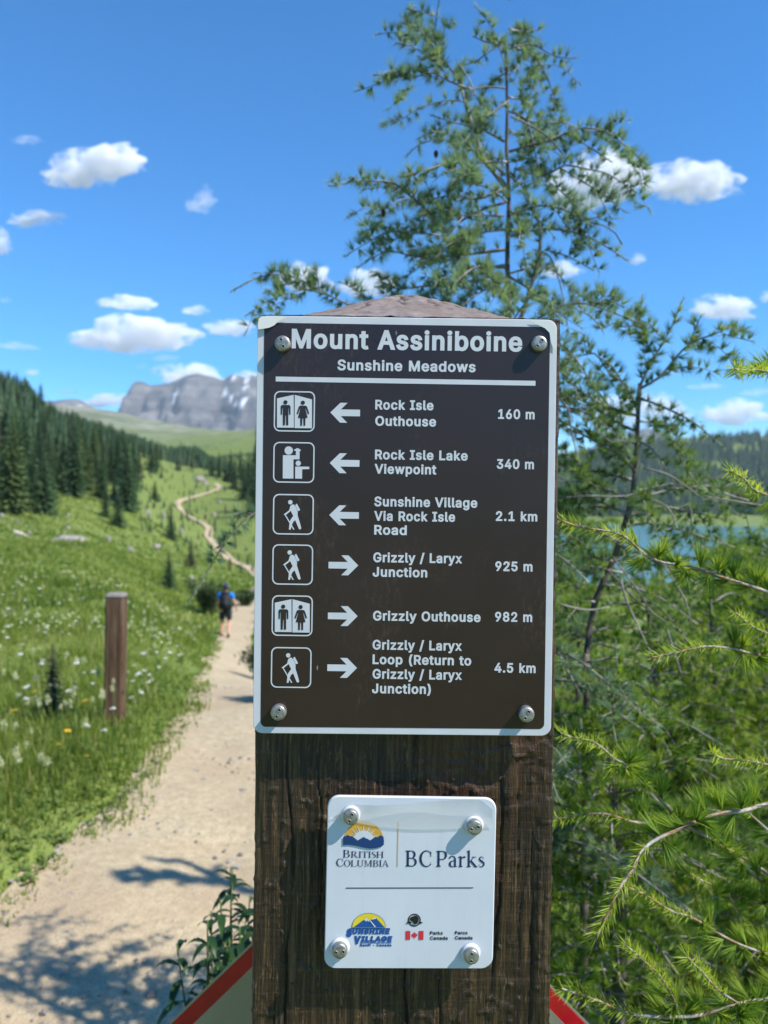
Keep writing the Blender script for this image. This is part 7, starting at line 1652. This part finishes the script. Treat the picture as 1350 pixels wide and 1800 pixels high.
def person(x, y, z, hgt, rz, label, shirt, name='person'):
    root = empty(name, (x, y, z), label, 'person'); root.rotation_euler = (0, 0, rz); k = hgt / 1.76; root.scale = (k, k, k)
    V = [(0, 0, .95), (0, .01, 1.12), (0, .0, 1.30), (0, .0, 1.42), (0, .015, 1.50), (0, .03, 1.58), (0, .035, 1.66), (0, .02, 1.73)]; Rr = [(.15, .11), (.14, .10), (.16, .11), (.11, .08), .052, (.062, .07), (.075, .09), (.055, .065)]
    E = [(i, i + 1) for i in range(7)]
    def chain(start, pts, rad):
        p = start
        for q, r in zip(pts, rad):
            V.append(q); Rr.append(r); E.append((p, len(V) - 1)); p = len(V) - 1
        return p
    chain(5, [(0, .115, 1.605)], [.016])                                   # nose and chin
    chain(5, [(0, .095, 1.55)], [.026])
    for s in (-1, 1): chain(6, [(s * .082, .02, 1.635)], [.016])            # ears
    lh = chain(0, [(-.10, 0, .88), (-.115, .10, .50), (-.115, .06, .34), (-.12, -.02, .09), (-.125, .11, .045)], [.095, .058, .058, .04, .035])
    rh = chain(0, [(.10, 0, .88), (.105, .04, .50), (.105, -.08, .34), (.105, -.23, .14), (.11, -.12, .05)], [.095, .058, .058, .04, .035])
    for s, pts in ((1, [(.19, 0, 1.41), (.27, -.05, 1.16), (.345, .06, .95)]), (-1, [(-.19, 0, 1.41), (-.25, .02, 1.15), (-.26, .16, .97)])):
        wst = chain(3, pts, [.062, .043, .029])
        wx, wy, wz = V[wst]
        palm = chain(wst, [(wx + s * .012, wy + .03, wz - .055)], [(.03, .018)]); px_, py_, pz_ = V[palm]
        for f in range(4):
            chain(palm, [(px_ + s * .002, py_ - .03 + f * .02, pz_ - .035), (px_ - s * .008, py_ - .026 + f * .02, pz_ - .07 + abs(f - 1.5) * .006)], [.009, .007])
        chain(palm, [(px_ - s * .02, py_ + .04, pz_ - .005), (px_ - s * .024, py_ + .05, pz_ - .035)], [.010, .008])
    body = skin('body', V, E, Rr, MAT['skin_tone'], root)
    skin('shirt', [(0, 0, .93), (0, .01, 1.10), (0, 0, 1.30), (0, 0, 1.425), (0, .01, 1.475), (.195, 0, 1.42), (.25, -.035, 1.25), (-.195, 0, 1.42), (-.235, .01, 1.25)], [(0, 1), (1, 2), (2, 3), (3, 4), (3, 5), (5, 6), (3, 7), (7, 8)], [(.175, .13), (.165, .125), (.185, .135), (.13, .10), .07, .08, .075, .08, .075], shirt, body)
    skin('shorts', [(0, 0, 1.0), (0, 0, .92), (-.105, .01, .84), (-.118, .085, .56), (.105, .01, .84), (.112, .035, .56)], [(0, 1), (1, 2), (2, 3), (1, 4), (4, 5)], [(.17, .125), (.175, .135), .115, .10, .115, .10], MAT['shorts_navy'], body)
    for s, (bx, by, bz) in ((-1, (-.122, .03, .045)), (1, (.108, -.19, .085))):
        bm = bmesh.new(); bmesh.ops.create_icosphere(bm, subdivisions=3, radius=1)
        for v in bm.verts: v.co = Vector((v.co.x * .05 + bx, v.co.y * .135 + by, max(v.co.z, -.7) * .055 + bz + (.03 if v.co.y < -.2 and v.co.z > .1 else 0)))
        bm_obj('boot', bm, MAT['boot_brown'], body, True)
    bm = bmesh.new(); bmesh.ops.create_uvsphere(bm, u_segments=20, v_segments=12, radius=1)
    for v in bm.verts: v.co = Vector((v.co.x * .092, v.co.y * .108 + .02, max(v.co.z, -.1) * .105 + 1.675))
    bm_obj('cap', bm, MAT['cap_navy'], body, True)
    bm = bmesh.new(); bmesh.ops.create_icosphere(bm, subdivisions=3, radius=1)
    for v in bm.verts: v.co = Vector((v.co.x * .075, v.co.y * .09 + .135, v.co.z * .010 + 1.672 - abs(v.co.x) * .015))
    bm_obj('cap_brim', bm, MAT['cap_navy'], body, True)
    bm = bmesh.new(); bmesh.ops.create_icosphere(bm, subdivisions=3, radius=1)
    for v in bm.verts: v.co = Vector((v.co.x * .082, v.co.y * .07 - .03, v.co.z * .075 + 1.615 + .01 * mnoise.noise(v.co * 4)))
    bm_obj('hair', bm, MAT['hair_brown'], body, True)
    # rucksack: body, lid and side pockets on the back, straps over the shoulders
    bm = bmesh.new()
    for (cx, cy, cz, sx, sy, sz) in [(0, -.235, 1.20, .30, .20, .52), (0, -.225, 1.475, .27, .19, .10), (-.165, -.21, 1.05, .07, .13, .24), (.165, -.21, 1.05, .07, .13, .24), (0, -.345, 1.12, .22, .06, .28)]:
        r = bmesh.ops.create_cube(bm, size=1); vv = r['verts']
        for v in vv: v.co = Vector((v.co.x * sx * (1.06 if v.co.z < 0 else .94) + cx, v.co.y * sy + cy, v.co.z * sz + cz))
    bmesh.ops.bevel(bm, geom=bm.edges[:], offset=.028, segments=3, affect='EDGES')
    pk = bm_obj('rucksack', bm, MAT['pack_black'], root, True)
    tg = Geo()
    for s in (-1, 1): tg.add(*tube(spline([(s * .10, -.15, 1.42), (s * .11, -.04, 1.52), (s * .115, .09, 1.46), (s * .12, .14, 1.3), (s * .15, .02, 1.05), (s * .13, -.15, 1.0)], .03), .018, 6))
    tg.build('strap', MAT['pack_black'], pk, True, None, False)
    return root
p = P(396, 1119, 22.7); zz = height(p[0], p[1])[0]
person(p[0], p[1], zz - .01, 1.60, R(8), 'hiker with blue sleeves, dark rucksack and shorts walking away up the trail', MAT['shirt_blue'])
q, d = ground_at(361, 923)
if q is not None: person(q[0], q[1], q[2] + .1, 1.6, 0, 'tiny distant hiker in red on the pale trail beyond the meadow', MAT['shirt_red'])

# ------------------------------------------------------------------ clouds, far behind the mountains
def cloud_mat():
    for nm, dens in (('cloud_vapour', .015), ('cloud_wisp', .0045)):
        m = bpy.data.materials.new(nm); m.use_nodes = True; t = m.node_tree; t.nodes.clear()
        out = t.nodes.new('ShaderNodeOutputMaterial'); pv = t.nodes.new('ShaderNodeVolumePrincipled')
        pv.inputs['Color'].default_value = (1, 1, 1, 1); pv.inputs['Anisotropy'].default_value = .0
        tc = t.nodes.new('ShaderNodeTexCoord'); nz = t.nodes.new('ShaderNodeTexNoise'); nz.inputs['Scale'].default_value = 0.0042 if nm == 'cloud_vapour' else .006; nz.inputs['Detail'].default_value = 6; nz.inputs['Roughness'].default_value = .68
        mr = t.nodes.new('ShaderNodeMapRange'); mr.inputs[1].default_value = .43; mr.inputs[2].default_value = .60; mr.inputs[3].default_value = 0; mr.inputs[4].default_value = dens
        t.links.new(tc.outputs['Object'], nz.inputs['Vector']); t.links.new(nz.outputs['Fac'], mr.inputs[0]); t.links.new(mr.outputs[0], pv.inputs['Density']); t.links.new(pv.outputs[0], out.inputs['Volume'])
        m.cycles.volume_step_rate = 1.0
        MAT[nm] = m
cloud_mat()
def cloud(px, py, wpx, hpx, seed, label, wisp=False, tilt=0.0, d=9000, group=None):
    c = P(px, py, d); rx = wpx * .88 / 2 / 1350 * d; rz = hpx * .80 / 2 / 1350 * d; ry = (rx + rz) * .45
    bm = bmesh.new(); bmesh.ops.create_icosphere(bm, subdivisions=4, radius=1)
    for v in bm.verts:
        p_ = v.co.copy()
        k = 1 + .42 * mnoise.noise(p_ * 1.6 + Vector((seed * 3.3, 0, 0))) + .26 * mnoise.noise(p_ * 3.7 + Vector((0, seed * 5.1, 0))) + .12 * mnoise.noise(p_ * 8 + Vector((0, 0, seed)))
        zf = p_.z * (1.0 if p_.z > 0 else .75)
        v.co = Vector((p_.x * rx * k * 1.02, p_.y * ry * k, zf * rz * k * 1.1 + tilt * p_.x * rx))
    o = bm_obj('cloud', bm, MAT['cloud_wisp' if wisp else 'cloud_vapour']); o.location = c
    tag(o, label, 'cloud', group)
CL = [(165, 296, 190, 66, 0, .28, 'elongated white cloud high in the upper left, drooping to its right end'), (355, 357, 60, 44, 1, .3, 'ragged faint wisp in the open sky right of the elongated upper left cloud'), (62, 386, 92, 32, 0, .15, 'thin flat cloud below the elongated upper left cloud'), (4, 428, 34, 60, 0, 0, 'white cloud cut off by the left picture edge'),
      (223, 534, 112, 30, 0, 0, 'long flat little cloud just above the biggest cloud on the left'), (342, 546, 52, 20, 0, 0, 'small oval cloud right of the long flat one over the biggest cloud'), (237, 594, 224, 74, 0, .03, 'biggest puffy white cloud, above the mountain on the left'), (405, 578, 96, 36, 0, 0, 'puffy cloud next to the upper left corner of the brown sign'),
      (288, 630, 60, 13, 1, 0, 'faint streak of cloud beneath the biggest cloud'), (335, 664, 120, 54, 0, -.1, 'white cloud rising behind the mountain summit'), (185, 706, 95, 30, 0, .1, 'pale cloud low behind the left shoulder of the mountain'), (535, 492, 96, 62, 0, 0, 'puffy cloud behind the larch twigs left of the post top'), (645, 500, 96, 64, 0, 0, 'puffy cloud behind the larch just above the post top'),
      (1045, 325, 165, 115, 0, .2, 'large bright cloud behind the right side of the tall larch'), (1205, 322, 190, 74, 0, -.08, 'large white cloud in clear sky right of the tall larch'), (1272, 543, 118, 52, 0, -.1, 'white puffy cloud over the crooked larch leader at right'), (1121, 456, 34, 22, 0, 0, 'tiny cloud right of the tall larch lower branches'), (985, 476, 80, 32, 0, 0, 'small cloud behind the larch second stem'),
      (1290, 728, 110, 54, 0, 0, 'soft pinkish white cloud low over the forest hill on the right'), (1238, 680, 66, 15, 1, 0, 'thin faint streak above the low right hand cloud'), (28, 609, 84, 16, 1, -.05, 'faint streak over the tall spruces at left'), (46, 247, 60, 14, 1, 0, 'faint wisp above the elongated upper left cloud'), (1347, 522, 22, 26, 0, 0, 'scrap of cloud at the right picture edge'),
      (58, 655, 30, 15, 0, 0, 'tiny white cloud between the spruce tips at far left'), (1115, 725, 210, 70, 1, 0, 'broad pale cloud bank low behind the crooked larch'), (436, 662, 60, 26, 0, 0, 'cloud peeking over the mountain right beside the sign'), (120, 690, 60, 14, 1, 0, 'thin pale streak low over the wood on the left'), (250, 645, 34, 9, 1, 0, 'tiny faint streak left of the cloud behind the summit'), (362, 327, 16, 12, 1, 0, 'tiny faint puff just above the ragged wisp'), (1180, 655, 46, 10, 1, 0, 'faint low streak beside the crooked larch leader'), (1330, 690, 60, 16, 1, 0, 'faint strip of cloud at the right edge above the low cloud'), (10, 528, 30, 12, 1, 0, 'tiny faint cloud near the left edge level with the post top')]
for i, (a, b, c_, d_, ws, tl, lab) in enumerate(CL): cloud(a, b, c_, d_, i + 1, lab, bool(ws), tl)

# ------------------------------------------------------------------ air
def haze():
    m = bpy.data.materials.new('haze_air'); m.use_nodes = True; t = m.node_tree; t.nodes.clear()
    out = t.nodes.new('ShaderNodeOutputMaterial'); pv = t.nodes.new('ShaderNodeVolumePrincipled')
    pv.inputs['Color'].default_value = (0.72, 0.84, 1.0, 1); pv.inputs['Density'].default_value = 0.000072
    t.links.new(pv.outputs[0], out.inputs['Volume'])
    bm = bmesh.new(); bmesh.ops.create_cube(bm, size=1)
    for v in bm.verts: v.co = Vector((v.co.x * 15200, v.co.y * 11800 - 400, -400 + (v.co.z + .5) * 1500))
    tag(bm_obj('haze', bm, m), 'thin blue mountain air', kind='stuff')
haze()
